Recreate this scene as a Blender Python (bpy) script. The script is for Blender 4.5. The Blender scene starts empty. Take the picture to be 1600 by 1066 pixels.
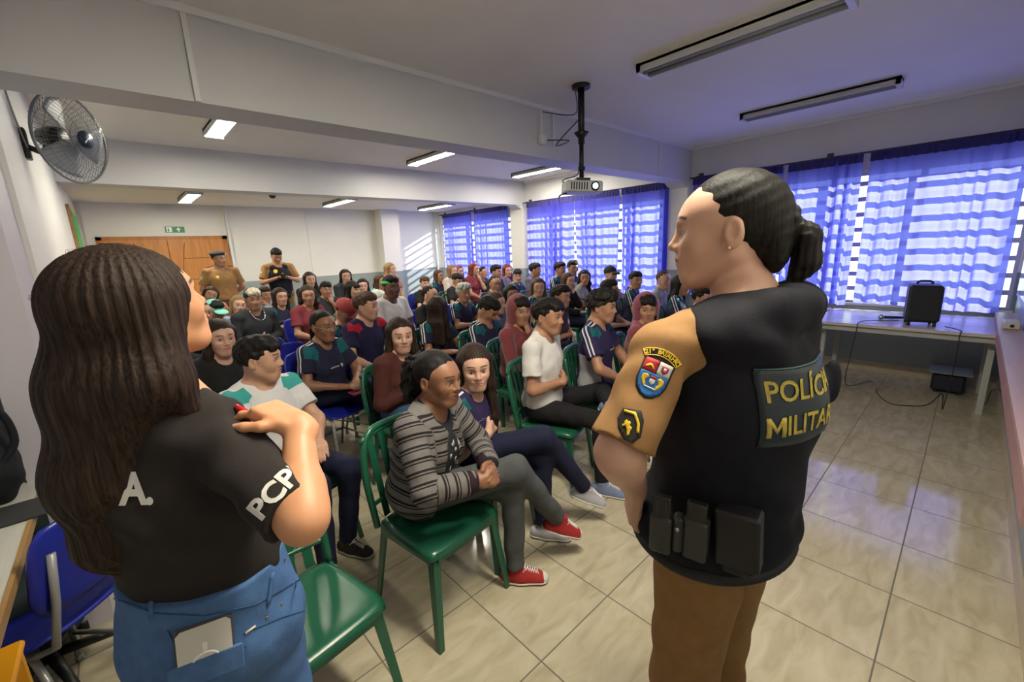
import bpy, math, random
import numpy as np
from math import radians, sin, cos, pi
from mathutils import Vector, Matrix
from mathutils.bvhtree import BVHTree

random.seed(5)
scene = bpy.context.scene
COL = scene.collection

# ------------------------------------------------------------------ camera
F_PX = 662.25
CAM_R = Matrix(((0.72981863, 0.17597635, -0.66060358),
                (-0.6824308, 0.13006362, -0.71928552),
                (-0.04065675, 0.9757642, 0.21501453)))
CAM_P = Vector((0, 0, 1.6))
cam_data = bpy.data.cameras.new('camera')
cam_data.sensor_fit = 'HORIZONTAL'
cam_data.sensor_width = 36.0
cam_data.lens = F_PX / 1600 * 36.0
cam_data.clip_start = 0.02
cam = bpy.data.objects.new('camera', cam_data)
COL.objects.link(cam)
cam.matrix_world = Matrix.Translation(CAM_P) @ CAM_R.to_4x4()
scene.camera = cam

# ------------------------------------------------------------------ daylight, exposure
scene.view_settings.view_transform = 'Standard'
scene.view_settings.look = 'None'
scene.view_settings.gamma = 1.0
scene.view_settings.exposure = 1.05
scene.cycles.use_denoising = True
scene.cycles.max_bounces = 8
scene.cycles.diffuse_bounces = 4
scene.cycles.glossy_bounces = 3
scene.cycles.transmission_bounces = 6
scene.cycles.transparent_max_bounces = 10
scene.cycles.caustics_reflective = False
scene.cycles.caustics_refractive = False
scene.cycles.sample_clamp_indirect = 6.0
world = bpy.data.worlds.new('world')
scene.world = world
world.use_nodes = True
wn = world.node_tree
wn.nodes['Background'].inputs['Color'].default_value = (0.80, 0.90, 1.0, 1)
wn.nodes['Background'].inputs['Strength'].default_value = 1.3
SUN_DIR = Vector((-1.0, 0.42, -0.47)).normalized()
sd = bpy.data.lights.new('sun', 'SUN')
sd.energy = 8.0
sd.angle = radians(0.6)
sd.color = (1.0, 0.95, 0.84)
sun = bpy.data.objects.new('sun', sd)
COL.objects.link(sun)
sun.rotation_euler = SUN_DIR.to_track_quat('-Z', 'Y').to_euler()
sun.location = (12, 2, 6)


def px_ray(px, py):
    return CAM_R @ Vector(((px - 800) / F_PX, -(py - 533) / F_PX, -1.0))


def at_z(px, py, z):
    r = px_ray(px, py)
    return CAM_P + r * ((z - 1.6) / r.z)


def at_d(px, py, d):
    return CAM_P + px_ray(px, py) * d


# ------------------------------------------------------------------ materials
MATS = {}


def new_mat(name):
    m = bpy.data.materials.new(name)
    m.use_nodes = True
    nt = m.node_tree
    return m, nt, nt.nodes['Principled BSDF']


def mat(name, rgb, rough=0.6, metal=0.0, spec=0.5, bump=0.0, bscale=200.0, var=0.0, vscale=8.0, emit=None, estr=0.0, coat=0.0, sheen=0.0, alpha=1.0):
    if name in MATS:
        return MATS[name]
    m, nt, p = new_mat(name)
    p.inputs['Base Color'].default_value = (*rgb, 1)
    p.inputs['Roughness'].default_value = rough
    p.inputs['Metallic'].default_value = metal
    p.inputs['Specular IOR Level'].default_value = spec
    p.inputs['Coat Weight'].default_value = coat
    p.inputs['Sheen Weight'].default_value = sheen
    p.inputs['Alpha'].default_value = alpha
    if emit:
        p.inputs['Emission Color'].default_value = (*emit, 1)
        p.inputs['Emission Strength'].default_value = estr
    if bump or var:
        tc = nt.nodes.new('ShaderNodeTexCoord')
    if bump:
        n = nt.nodes.new('ShaderNodeTexNoise')
        n.inputs['Scale'].default_value = bscale
        n.inputs['Detail'].default_value = 4
        nt.links.new(tc.outputs['Object'], n.inputs['Vector'])
        b = nt.nodes.new('ShaderNodeBump')
        b.inputs['Strength'].default_value = bump
        b.inputs['Distance'].default_value = 0.01
        nt.links.new(n.outputs['Fac'], b.inputs['Height'])
        nt.links.new(b.outputs['Normal'], p.inputs['Normal'])
    if var:
        n2 = nt.nodes.new('ShaderNodeTexNoise')
        n2.inputs['Scale'].default_value = vscale
        n2.inputs['Detail'].default_value = 5
        nt.links.new(tc.outputs['Object'], n2.inputs['Vector'])
        r = nt.nodes.new('ShaderNodeMapRange')
        r.inputs[1].default_value = 0.3
        r.inputs[2].default_value = 0.7
        r.inputs[3].default_value = 1 - var
        r.inputs[4].default_value = 1 + var
        nt.links.new(n2.outputs['Fac'], r.inputs[0])
        mx = nt.nodes.new('ShaderNodeVectorMath')
        mx.operation = 'SCALE'
        mx.inputs[0].default_value = rgb
        nt.links.new(r.outputs[0], mx.inputs['Scale'])
        nt.links.new(mx.outputs[0], p.inputs['Base Color'])
    MATS[name] = m
    return m


# ------------------------------------------------------------------ plain mesh building
class MB:
    def __init__(s):
        s.v = []
        s.f = []
        s.mi = []
        s.smooth = []

    def add(s, verts, faces, mi=0, smooth=False):
        o = len(s.v)
        s.v += [tuple(v) for v in verts]
        s.f += [tuple(i + o for i in f) for f in faces]
        s.mi += [mi] * len(faces)
        s.smooth += [smooth] * len(faces)

    def box(s, lo, hi, mi=0, M=None, bev=0.0):
        x0, y0, z0 = lo
        x1, y1, z1 = hi
        if bev > 0:
            b = min(bev, (x1 - x0) / 2.01, (y1 - y0) / 2.01, (z1 - z0) / 2.01)
            vs = []
            idx = {}
            for ix, sx in enumerate((0, 1)):
                for iy, sy in enumerate((0, 1)):
                    for iz, sz in enumerate((0, 1)):
                        X = (x0, x1)[sx]; Y = (y0, y1)[sy]; Z = (z0, z1)[sz]
                        dx = b if sx == 0 else -b
                        dy = b if sy == 0 else -b
                        dz = b if sz == 0 else -b
                        idx[(sx, sy, sz, 0)] = len(vs); vs.append((X, Y + dy, Z + dz))
                        idx[(sx, sy, sz, 1)] = len(vs); vs.append((X + dx, Y, Z + dz))
                        idx[(sx, sy, sz, 2)] = len(vs); vs.append((X + dx, Y + dy, Z))
            fs = []
            g = lambda a, b_, c, k: idx[(a, b_, c, k)]
            for a in (0, 1):
                q = [g(a, 0, 0, 0), g(a, 1, 0, 0), g(a, 1, 1, 0), g(a, 0, 1, 0)]
                fs.append(q if a else q[::-1])
                q = [g(0, a, 0, 1), g(0, a, 1, 1), g(1, a, 1, 1), g(1, a, 0, 1)]
                fs.append(q if a else q[::-1])
                q = [g(0, 0, a, 2), g(1, 0, a, 2), g(1, 1, a, 2), g(0, 1, a, 2)]
                fs.append(q if a else q[::-1])
            for a in (0, 1):
                for c in (0, 1):
                    q = [g(a, c, 0, 0), g(a, c, 1, 0), g(a, c, 1, 1), g(a, c, 0, 1)]
                    fs.append(q if (a == c) else q[::-1])
                    q = [g(a, 0, c, 0), g(a, 0, c, 2), g(a, 1, c, 2), g(a, 1, c, 0)]
                    fs.append(q if (a == c) else q[::-1])
                    q = [g(0, a, c, 1), g(1, a, c, 1), g(1, a, c, 2), g(0, a, c, 2)]
                    fs.append(q if (a == c) else q[::-1])
            for a in (0, 1):
                for c in (0, 1):
                    for d in (0, 1):
                        q = [g(a, c, d, 0), g(a, c, d, 1), g(a, c, d, 2)]
                        fs.append(q if (a + c + d) % 2 else q[::-1])
        else:
            vs = [(x, y, z) for x in (x0, x1) for y in (y0, y1) for z in (z0, z1)]
            fs = [(0, 1, 3, 2), (4, 6, 7, 5), (0, 4, 5, 1), (2, 3, 7, 6), (0, 2, 6, 4), (1, 5, 7, 3)]
        if M is not None:
            vs = [tuple(M @ Vector(v)) for v in vs]
        s.add(vs, fs, mi)

    def tube(s, pts, r, n=8, mi=0, cap=True, closed=False):
        pts = [Vector(p) for p in pts]
        rs = r if isinstance(r, (list, tuple)) else [r] * len(pts)
        vs = []
        fs = []
        N = len(pts)
        t0 = (pts[1] - pts[0]).normalized()
        up = Vector((0, 0, 1)) if abs(t0.z) < 0.9 else Vector((1, 0, 0))
        u = t0.cross(up).normalized()
        for i, p in enumerate(pts):
            if closed:
                t = (pts[(i + 1) % N] - pts[i - 1]).normalized()
            else:
                t = (pts[min(i + 1, N - 1)] - pts[max(i - 1, 0)]).normalized()
            u = (u - t * u.dot(t)).normalized()
            w = t.cross(u)
            for k in range(n):
                a = 2 * pi * k / n
                vs.append(p + (u * cos(a) + w * sin(a)) * rs[i])
        for i in range(N if closed else N - 1):
            j = (i + 1) % N
            for k in range(n):
                k2 = (k + 1) % n
                fs.append((i * n + k, i * n + k2, j * n + k2, j * n + k))
        if cap and not closed:
            fs.append(tuple(range(n))[::-1])
            fs.append(tuple((N - 1) * n + k for k in range(n)))
        s.add(vs, fs, mi, True)

    def disc(s, c, axis, r, h, n=24, mi=0):
        c = Vector(c)
        a = Vector(axis).normalized()
        s.tube([c, c + a * h], r, n, mi)

    def sphere(s, c, r, n=12, mi=0, sc=(1, 1, 1)):
        vs = []
        fs = []
        c = Vector(c)
        for i in range(n + 1):
            th = pi * i / n
            for k in range(2 * n):
                ph = pi * k / n
                vs.append(c + Vector((sin(th) * cos(ph) * r * sc[0], sin(th) * sin(ph) * r * sc[1], cos(th) * r * sc[2])))
        for i in range(n):
            for k in range(2 * n):
                k2 = (k + 1) % (2 * n)
                fs.append((i * 2 * n + k, (i + 1) * 2 * n + k, (i + 1) * 2 * n + k2, i * 2 * n + k2))
        s.add(vs, fs, mi, True)

    def poly(s, pts, mi=0):
        s.add(pts, [tuple(range(len(pts)))], mi)

    def extr(s, pts2, M, h, mi=0):
        """prism: 2-D outline in the XY plane of M, height h along its Z"""
        n = len(pts2)
        vs = [M @ Vector((p[0], p[1], 0)) for p in pts2] + [M @ Vector((p[0], p[1], h)) for p in pts2]
        fs = [tuple(range(n))[::-1], tuple(range(n, 2 * n))]
        fs += [(i, (i + 1) % n, n + (i + 1) % n, n + i) for i in range(n)]
        s.add(vs, fs, mi)

    def build(s, name, mats, parent=None, loc=None, bevel=0.0):
        me = bpy.data.meshes.new(name)
        me.from_pydata(s.v, [], s.f)
        if not isinstance(mats, (list, tuple)):
            mats = [mats]
        for m in mats:
            me.materials.append(m)
        me.polygons.foreach_set('material_index', s.mi)
        me.polygons.foreach_set('use_smooth', s.smooth)
        me.update()
        o = bpy.data.objects.new(name, me)
        COL.objects.link(o)
        if loc is not None:
            loc = Vector(loc)
            me.transform(Matrix.Translation(-loc))
            o.location = loc
        if parent is not None:
            o.parent = parent
            if loc is not None:
                o.location = loc - parent.location
        if bevel:
            b = o.modifiers.new('bevel', 'BEVEL')
            b.width = bevel
            b.segments = 2
            b.limit_method = 'ANGLE'
        return o


def tag(o, label=None, cat=None, group=None, kind=None):
    if label: o['label'] = label
    if cat: o['category'] = cat
    if group: o['group'] = group
    if kind: o['kind'] = kind
    return o


def empty(name, loc, rz=0.0, label=None, cat=None, group=None):
    o = bpy.data.objects.new(name, None)
    COL.objects.link(o)
    o.location = loc
    o.rotation_euler = (0, 0, rz)
    o.empty_display_size = 0.1
    return tag(o, label, cat, group)


def struct(name, mb, m):
    return tag(mb.build(name, m), kind='structure')


def copy_tree(o, parent=None):
    c = o.copy()
    COL.objects.link(c)
    if parent is not None:
        c.parent = parent
    for ch in [k for k in o.children]:
        copy_tree(ch, c)
    return c
# ------------------------------------------------------------------ the room
XL, XW, YF, YB = -0.25, 6.36, -0.33, 9.5
H1, HB, H3 = 2.88, 2.43, 2.56           # ceiling, underside of beams, ceiling of the last bay
B1, B2, BT = 2.95, 6.35, 0.30
XREC = -0.95                             # recess beside the desk
DADO = 1.17

M_white = mat('wall_paint', (0.72, 0.71, 0.68), 0.55, bump=0.04, bscale=60, var=0.03, vscale=1.5)
M_ceil = mat('ceiling_paint', (0.76, 0.73, 0.70), 0.6, var=0.03, vscale=1.2)
M_beam = mat('beam_paint', (0.57, 0.565, 0.57), 0.5, var=0.03, vscale=1.2)
M_dado = mat('dado_gloss_paint', (0.30, 0.335, 0.335), 0.35, var=0.05, vscale=1.0)
M_trim = mat('trim_plastic', (0.68, 0.68, 0.68), 0.5)
M_tile_trim = mat('skirting_tile', (0.50, 0.42, 0.30), 0.3, var=0.1, vscale=3)


def wall_mat():
    """white paint above, grey gloss dado below"""
    m, nt, p = new_mat('wall_two_tone')
    geo = nt.nodes.new('ShaderNodeNewGeometry')
    sep = nt.nodes.new('ShaderNodeSeparateXYZ')
    nt.links.new(geo.outputs['Position'], sep.inputs[0])
    lt = nt.nodes.new('ShaderNodeMath'); lt.operation = 'LESS_THAN'
    lt.inputs[1].default_value = DADO
    nt.links.new(sep.outputs['Z'], lt.inputs[0])
    mx = nt.nodes.new('ShaderNodeMix'); mx.data_type = 'RGBA'
    mx.inputs[6].default_value = (0.70, 0.69, 0.65, 1)
    mx.inputs[7].default_value = (0.27, 0.31, 0.31, 1)
    nt.links.new(lt.outputs[0], mx.inputs[0])
    nz = nt.nodes.new('ShaderNodeTexNoise')
    nz.inputs['Scale'].default_value = 2.0
    nz.inputs['Detail'].default_value = 4
    nt.links.new(geo.outputs['Position'], nz.inputs['Vector'])
    mr = nt.nodes.new('ShaderNodeMapRange')
    mr.inputs[3].default_value = 0.92; mr.inputs[4].default_value = 1.06
    nt.links.new(nz.outputs['Fac'], mr.inputs[0])
    sc = nt.nodes.new('ShaderNodeVectorMath'); sc.operation = 'SCALE'
    nt.links.new(mx.outputs[2], sc.inputs[0]); nt.links.new(mr.outputs[0], sc.inputs['Scale'])
    nt.links.new(sc.outputs[0], p.inputs['Base Color'])
    rr = nt.nodes.new('ShaderNodeMapRange')
    rr.inputs[3].default_value = 0.55; rr.inputs[4].default_value = 0.35
    nt.links.new(lt.outputs[0], rr.inputs[0])
    nt.links.new(rr.outputs[0], p.inputs['Roughness'])
    return m


M_wall = wall_mat()


def floor_mat():
    m, nt, p = new_mat('polished_floor_tile')
    N = nt.nodes.new
    L = nt.links.new
    geo = N('ShaderNodeNewGeometry')
    mp = N('ShaderNodeMapping')
    T = 0.45
    mp.inputs['Location'].default_value = (-0.968 / T, -0.0607 / T, 0)
    mp.inputs['Scale'].default_value = (1 / T, 1 / T, 1)
    L(geo.outputs['Position'], mp.inputs['Vector'])
    sep = N('ShaderNodeSeparateXYZ')
    L(mp.outputs[0], sep.inputs[0])
    edges = []
    for ax in ('X', 'Y'):
        fr = N('ShaderNodeMath'); fr.operation = 'FRACT'
        L(sep.outputs[ax], fr.inputs[0])
        sb = N('ShaderNodeMath'); sb.operation = 'SUBTRACT'; sb.inputs[1].default_value = 0.5
        L(fr.outputs[0], sb.inputs[0])
        ab = N('ShaderNodeMath'); ab.operation = 'ABSOLUTE'
        L(sb.outputs[0], ab.inputs[0])
        edges.append(ab)
    mxe = N('ShaderNodeMath'); mxe.operation = 'MAXIMUM'
    L(edges[0].outputs[0], mxe.inputs[0]); L(edges[1].outputs[0], mxe.inputs[1])
    gr = N('ShaderNodeMath'); gr.operation = 'GREATER_THAN'; gr.inputs[1].default_value = 0.4935
    L(mxe.outputs[0], gr.inputs[0])
    # stone veining, shifted per tile
    fl = N('ShaderNodeVectorMath'); fl.operation = 'FLOOR'
    L(mp.outputs[0], fl.inputs[0])
    wn_ = N('ShaderNodeTexWhiteNoise'); wn_.noise_dimensions = '3D'
    L(fl.outputs[0], wn_.inputs['Vector'])
    sc = N('ShaderNodeVectorMath'); sc.operation = 'SCALE'; sc.inputs['Scale'].default_value = 9.0
    L(wn_.outputs['Color'], sc.inputs[0])
    ad = N('ShaderNodeVectorMath'); ad.operation = 'ADD'
    L(mp.outputs[0], ad.inputs[0]); L(sc.outputs[0], ad.inputs[1])
    mp2 = N('ShaderNodeMapping'); mp2.inputs['Scale'].default_value = (1.0, 3.2, 1)
    mp2.inputs['Rotation'].default_value = (0, 0, 0.5)
    L(ad.outputs[0], mp2.inputs['Vector'])
    nz = N('ShaderNodeTexNoise'); nz.inputs['Scale'].default_value = 2.2; nz.inputs['Detail'].default_value = 6
    nz.inputs['Distortion'].default_value = 0.8
    L(mp2.outputs[0], nz.inputs['Vector'])
    cr = N('ShaderNodeValToRGB')
    cr.color_ramp.elements[0].position = 0.3; cr.color_ramp.elements[0].color = (0.42, 0.36, 0.24, 1)
    cr.color_ramp.elements[1].position = 0.72; cr.color_ramp.elements[1].color = (0.56, 0.50, 0.37, 1)
    L(nz.outputs['Fac'], cr.inputs[0])
    mx = N('ShaderNodeMix'); mx.data_type = 'RGBA'
    mx.inputs[7].default_value = (0.13, 0.115, 0.09, 1)
    L(gr.outputs[0], mx.inputs[0]); L(cr.outputs[0], mx.inputs[6])
    L(mx.outputs[2], p.inputs['Base Color'])
    rr = N('ShaderNodeMapRange'); rr.inputs[3].default_value = 0.10; rr.inputs[4].default_value = 0.6
    L(gr.outputs[0], rr.inputs[0]); L(rr.outputs[0], p.inputs['Roughness'])
    bp = N('ShaderNodeBump'); bp.inputs['Strength'].default_value = 0.05; bp.inputs['Distance'].default_value = 0.002
    n3 = N('ShaderNodeTexNoise'); n3.inputs['Scale'].default_value = 5
    L(geo.outputs['Position'], n3.inputs['Vector'])
    L(n3.outputs['Fac'], bp.inputs['Height']); L(bp.outputs[0], p.inputs['Normal'])
    p.inputs['Specular IOR Level'].default_value = 0.6
    return m


b = MB(); b.box((XREC - .15, YF - .15, -.1), (XW + .2, YB + .15, 0)); struct('floor', b, floor_mat())
b = MB()
b.box((XREC - .15, YF - .15, H1), (XW + .2, B2 + BT, H1 + .12))
b.box((XREC - .15, B2 + BT, H3), (XW + .2, YB + .15, H1 + .12))
struct('ceiling', b, M_ceil)
# walls
b = MB()
b.box((XL - .15, B1 + .0, 0), (XL, YB + .15, H1))
struct('wall_left', b, M_wall)
b = MB()
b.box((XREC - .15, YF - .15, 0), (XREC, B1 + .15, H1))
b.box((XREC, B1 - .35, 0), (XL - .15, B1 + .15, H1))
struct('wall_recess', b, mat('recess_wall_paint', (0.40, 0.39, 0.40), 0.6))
b = MB(); b.box((XL - .15, B1 - .45, 0), (XL - .02, B1, HB)); struct('trim_1', b, mat('lilac_pillar_paint', (0.50, 0.47, 0.52), 0.5))
b = MB(); b.box((XREC - .15, YF - .15, 0), (XW + .2, YF, H1)); struct('wall_front', b, M_wall)
b = MB(); b.box((XREC - .15, YB, 0), (XW + .2, YB + .15, H1)); struct('wall_back', b, M_wall)
# piers on the back wall
b = MB(); b.box((4.62, YB - .30, 0), (5.05, YB, H3)); struct('trim_2', b, M_wall)
b = MB(); b.box((-.2, YB - .02, 0), (-.1, YB, H3)); b.box((1.68, YB - .07, 0), (1.72, YB, H3)); struct('trim_3', b, M_wall)
# window wall: solid below the sill and above the heads, piers at the beams
SILL, HEAD = 0.80, 2.27
bays = [(-0.30, 2.78), (3.12, 6.22), (6.75, 9.42)]
b = MB()
b.box((XW, YF - .15, 0), (XW + .15, YB + .15, SILL))
b.box((XW, YF - .15, HEAD), (XW + .15, YB + .15, H1))
prev = YF - .15
for y0, y1 in bays:
    b.box((XW, prev, SILL), (XW + .15, y0, HEAD))
    prev = y1
b.box((XW, prev, SILL), (XW + .15, YB + .15, HEAD))
struct('wall_right', b, M_wall)
# beams with haunches, columns
for i, y in enumerate((B1, B2)):
    b = MB()
    b.box((XREC - .1 if i == 0 else XL, y, HB), (XW, y + BT, H1))
    # haunch at the window end
    b.extr([(0, 0), (0.25, 0), (0.25, -.1), (0.18, -.1)], Matrix(((1, 0, 0, XW - .25), (0, 0, 1, y + .02), (0, 1, 0, HB), (0, 0, 0, 1))), BT - .04)
    struct('trim_%d' % (9 + i), b, M_beam)
    b = MB(); b.box((XW - .10, y + .0, 0), (XW, y + BT + .06, HB)); struct('trim_%d' % (11 + i), b, M_wall)
# small cove along the top of beam 1 and conduits
b = MB(); b.box((XL, B1 - .03, H1 - .035), (XW, B1, H1)); struct('trim_4', b, M_trim)
b = MB()
for px in (292, ):
    p = at_d(px, 60, 1); k = (B1 - .01) / p.y; x = p.x * k
    b.box((x - .012, B1 - .02, HB), (x + .012, B1, H1))
b.box((XW - .95, B1 - .012, HB + .0), (XW - .935, B1, H1))
b.box((4.95 - 1.6, B1 - .015, HB + .12), (4.97 - 1.6, B1, H1))
struct('trim_5', b, M_trim)
b = MB(); b.box((3.10, YB - .015, .0), (3.13, YB, H3)); struct('trim_6', b, M_trim)
b = MB(); b.box((5.95, YB - .05, 1.2), (6.25, YB - .005, 1.203)); b.tube([(6.2, YB - .03, 0), (6.2, YB - .03, H3)], .022); struct('trim_7', b, M_trim)
b = MB(); b.box((XW - .035, YF, H1 - .03), (XW, B1 - .03, H1)); b.box((XW - .035, B1 + BT, H1 - .03), (XW, B2, H1)); struct('trim_8', b, mat('white_strip', (.85, .84, .80), .5))  # narrow white strips where the ceiling meets the window wall
# skirting
b = MB(); b.box((XW - .015, YF, 0), (XW, YB, .11)); struct('baseboard_right', b, M_tile_trim)
b = MB(); b.box((XREC, YF, 0), (XW, YF + .012, .09)); struct('baseboard_front', b, M_tile_trim)
b = MB(); b.box((XL, YB - .012, 0), (XW, YB, .09)); struct('baseboard_back', b, M_tile_trim)
b = MB(); b.box((XL, B1, 0), (XL + .012, YB, .09)); struct('baseboard_left', b, M_tile_trim)

# ------------------------------------------------------------------ windows
M_frame = mat('painted_window_steel', (0.55, 0.56, 0.58), 0.45)


def glass_mat():
    m = bpy.data.materials.new('window_glass')
    m.use_nodes = True
    nt = m.node_tree
    nt.nodes.clear()
    o = nt.nodes.new('ShaderNodeOutputMaterial')
    t = nt.nodes.new('ShaderNodeBsdfTransparent'); t.inputs[0].default_value = (.93, .96, .96, 1)
    g = nt.nodes.new('ShaderNodeBsdfGlossy'); g.inputs['Roughness'].default_value = .05
    mx = nt.nodes.new('ShaderNodeMixShader'); mx.inputs[0].default_value = .06
    nt.links.new(t.outputs[0], mx.inputs[1]); nt.links.new(g.outputs[0], mx.inputs[2]); nt.links.new(mx.outputs[0], o.inputs[0])
    return m


M_glass = glass_mat()
for wi, (y0, y1) in enumerate(bays):
    b = MB()
    xx = XW + .05
    n = 4
    for k in range(n + 1):
        y = y0 + (y1 - y0) * k / n
        b.box((xx - .02, y - .028, SILL), (xx + .02, y + .028, HEAD))
    z = SILL
    k = 0
    while z < HEAD - .02:
        b.box((xx - .015, y0, z - .024), (xx + .015, y1, z + .024))
        z += .168
    b.box((xx - .02, y0, HEAD - .04), (xx + .02, y1, HEAD))
    w = struct('window_%d' % (wi + 1), b, M_frame)
    g = MB(); g.box((xx + .017, y0, SILL), (xx + .021, y1, HEAD)); g.build('pane', M_glass, w)
    s = MB(); s.box((XW - .03, y0 - .02, SILL - .025), (XW + .15, y1 + .02, SILL)); s.build('window_sill', M_trim, w)
# neighbouring building outside, seen through the bare glass at the right end
b = MB(); b.box((9.2, -6.0, 0), (9.6, -1.6, 3.3))
for k in range(9): b.box((9.15, -6.0, .3 + k * .33), (9.2, -1.6, .36 + k * .33))
tag(b.build('house_wall', mat('brick_facade', (0.55, 0.33, 0.22), .8, var=.15, vscale=5)), 'orange brick house wall with ledges outside the window', 'building')

# ------------------------------------------------------------------ curtains


def curtain_mat(name, col, trans):
    m = bpy.data.materials.new(name)
    m.use_nodes = True
    nt = m.node_tree
    nt.nodes.clear()
    o = nt.nodes.new('ShaderNodeOutputMaterial')
    tr = nt.nodes.new('ShaderNodeBsdfTranslucent'); tr.inputs[0].default_value = (*trans, 1)
    df = nt.nodes.new('ShaderNodeBsdfDiffuse'); df.inputs[0].default_value = (*col, 1)
    tp = nt.nodes.new('ShaderNodeBsdfTransparent'); tp.inputs[0].default_value = (0.33, 0.40, 0.98, 1)
    m1 = nt.nodes.new('ShaderNodeMixShader'); m1.inputs[0].default_value = .68
    m2 = nt.nodes.new('ShaderNodeMixShader'); m2.inputs[0].default_value = .11
    nt.links.new(df.outputs[0], m1.inputs[1]); nt.links.new(tr.outputs[0], m1.inputs[2])
    nt.links.new(m1.outputs[0], m2.inputs[1]); nt.links.new(tp.outputs[0], m2.inputs[2])
    nt.links.new(m2.outputs[0], o.inputs[0])
    return m


M_curt = curtain_mat('sheer_violet_blue_fabric', (0.09, 0.06, 0.45), (0.26, 0.27, 0.92))
M_curt_h = mat('curtain_heading_cloth', (0.035, 0.03, 0.16), 0.9)


def curtain(y0, y1, z0, z1, label, seed, amp=.028, skew=0.0, x=XW - .13, hem=True):
    rnd = random.Random(seed)
    n = int((y1 - y0) / .0125)
    nz = 26
    ph = [rnd.uniform(0, 6.28) for _ in range(6)]
    fr = [rnd.uniform(.8, 1.2) for _ in range(6)]
    # bunching: monotone warp gives tight and loose regions
    vs = []
    for i in range(n + 1):
        u = i / n
        yb = y0 + (y1 - y0) * u
        for j in range(nz + 1):
            v = j / nz              # 0 top .. 1 bottom
            a = 1.25 * amp * (0.6 + 0.4 * sin(u * 7 * fr[0] + ph[0])) * (0.65 + .5 * v)
            w = yb * 46 + 2.2 * sin(yb * 5.1 * fr[1] + ph[1]) + 1.6 * sin(yb * 11 + ph[2]) + v * 1.3 * sin(yb * 3 + ph[3])
            xx = x + a * sin(w) + .35 * a * sin(w * 2.3 + ph[4])
            yy = yb + .25 * a * sin(w * .5 + ph[5]) + skew * v * (u - .5)
            zz = z1 - (z1 - z0) * v + (.018 * sin(yb * 4 + ph[2]) * v)
            vs.append((xx, yy, zz))
    fs = [(i * (nz + 1) + j, (i + 1) * (nz + 1) + j, (i + 1) * (nz + 1) + j + 1, i * (nz + 1) + j + 1) for i in range(n) for j in range(nz)]
    b = MB(); b.add(vs, fs, 0, True)
    root = b.build('curtain', M_curt, loc=(x, (y0 + y1) / 2, z0))
    tag(root, label, 'curtain', 'violet blue curtains on the window wall')
    # gathered heading
    vs = []
    for i in range(n + 1):
        yb = y0 + (y1 - y0) * i / n
        for zz, k in ((z1 + .015, .35), (z1 - .015, .9), (z1 - .075, .8)):
            vs.append((x - .018 + .011 * k * sin(yb * 130 + sin(yb * 23)), yb, zz + .003 * sin(yb * 90)))
    fs = [(i * 3 + j, (i + 1) * 3 + j, (i + 1) * 3 + j + 1, i * 3 + j + 1) for i in range(n) for j in range(2)]
    b = MB(); b.add(vs, fs, 0, True); b.build('heading', M_curt_h, root, loc=(x, (y0 + y1) / 2, z1))
    return root


curtain(-.22, .91, .80, 2.43, 'sheer violet curtain at the front wall end, beside the black speaker', 1, amp=.022)
curtain(.97, 1.68, .80, 2.43, 'bunched violet curtain behind the police officer with ponytail', 2, amp=.04)
curtain(1.74, 2.86, .80, 2.43, 'violet curtain panel just right of the first column by the officer', 3, amp=.036)
curtain(3.21, 4.02, .78, 2.43, 'violet curtain panel just behind the officer\'s face, left of the bare glass', 4, amp=.036)
curtain(4.05, 5.0, .78, 2.43, 'loosely hung violet curtain panel below the projector', 5, amp=.026, skew=-.12)
curtain(5.0, 6.18, .78, 2.43, 'violet curtain panel left of the projector, beside the middle column', 6, amp=.036)
curtain(6.76, 7.86, .78, 2.45, 'right hand curtain of the farthest window pair', 7, amp=.026)
curtain(8.0, 9.12, .78, 2.45, 'left hand curtain of the farthest window pair, nearest the back wall', 8, amp=.026)
for y0, y1, lb in ((-.3, 2.9, 'dark curtain rod along the window nearest the front'), (3.15, 6.3, 'dark curtain rod on the middle window'), (6.7, 9.3, 'dark curtain rod on the farthest window')):
    b = MB(); b.tube([(XW - .13, y0, 2.455), (XW - .13, y1, 2.455)], .011)
    for y in (y0 + .1, (y0 + y1) / 2, y1 - .1):
        b.box((XW - .14, y - .01, 2.44), (XW + .0, y + .01, 2.475)); b.box((XW - .02, y - .03, 2.42), (XW, y + .03, 2.52))
    tag(b.build('curtain_rod', mat('dark_rod', (.05, .045, .08), .5), loc=(XW - .13, y0, 2.455)), lb, 'curtain rod')

# ------------------------------------------------------------------ door, sign, board on the back and left walls


def wood_mat(name, c1, c2, rough=.4, axis=2):
    m, nt, p = new_mat(name)
    tc = nt.nodes.new('ShaderNodeTexCoord')
    mp = nt.nodes.new('ShaderNodeMapping')
    s = [14, 14, 14]; s[axis] = 1.2
    mp.inputs['Scale'].default_value = s
    nt.links.new(tc.outputs['Object'], mp.inputs[0])
    nz = nt.nodes.new('ShaderNodeTexNoise'); nz.inputs['Scale'].default_value = 1.5; nz.inputs['Detail'].default_value = 6; nz.inputs['Distortion'].default_value = .6
    nt.links.new(mp.outputs[0], nz.inputs[0])
    cr = nt.nodes.new('ShaderNodeValToRGB')
    cr.color_ramp.elements[0].position = .3; cr.color_ramp.elements[0].color = (*c1, 1)
    cr.color_ramp.elements[1].position = .7; cr.color_ramp.elements[1].color = (*c2, 1)
    nt.links.new(nz.outputs['Fac'], cr.inputs[0]); nt.links.new(cr.outputs[0], p.inputs['Base Color'])
    p.inputs['Roughness'].default_value = rough
    return m


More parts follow.
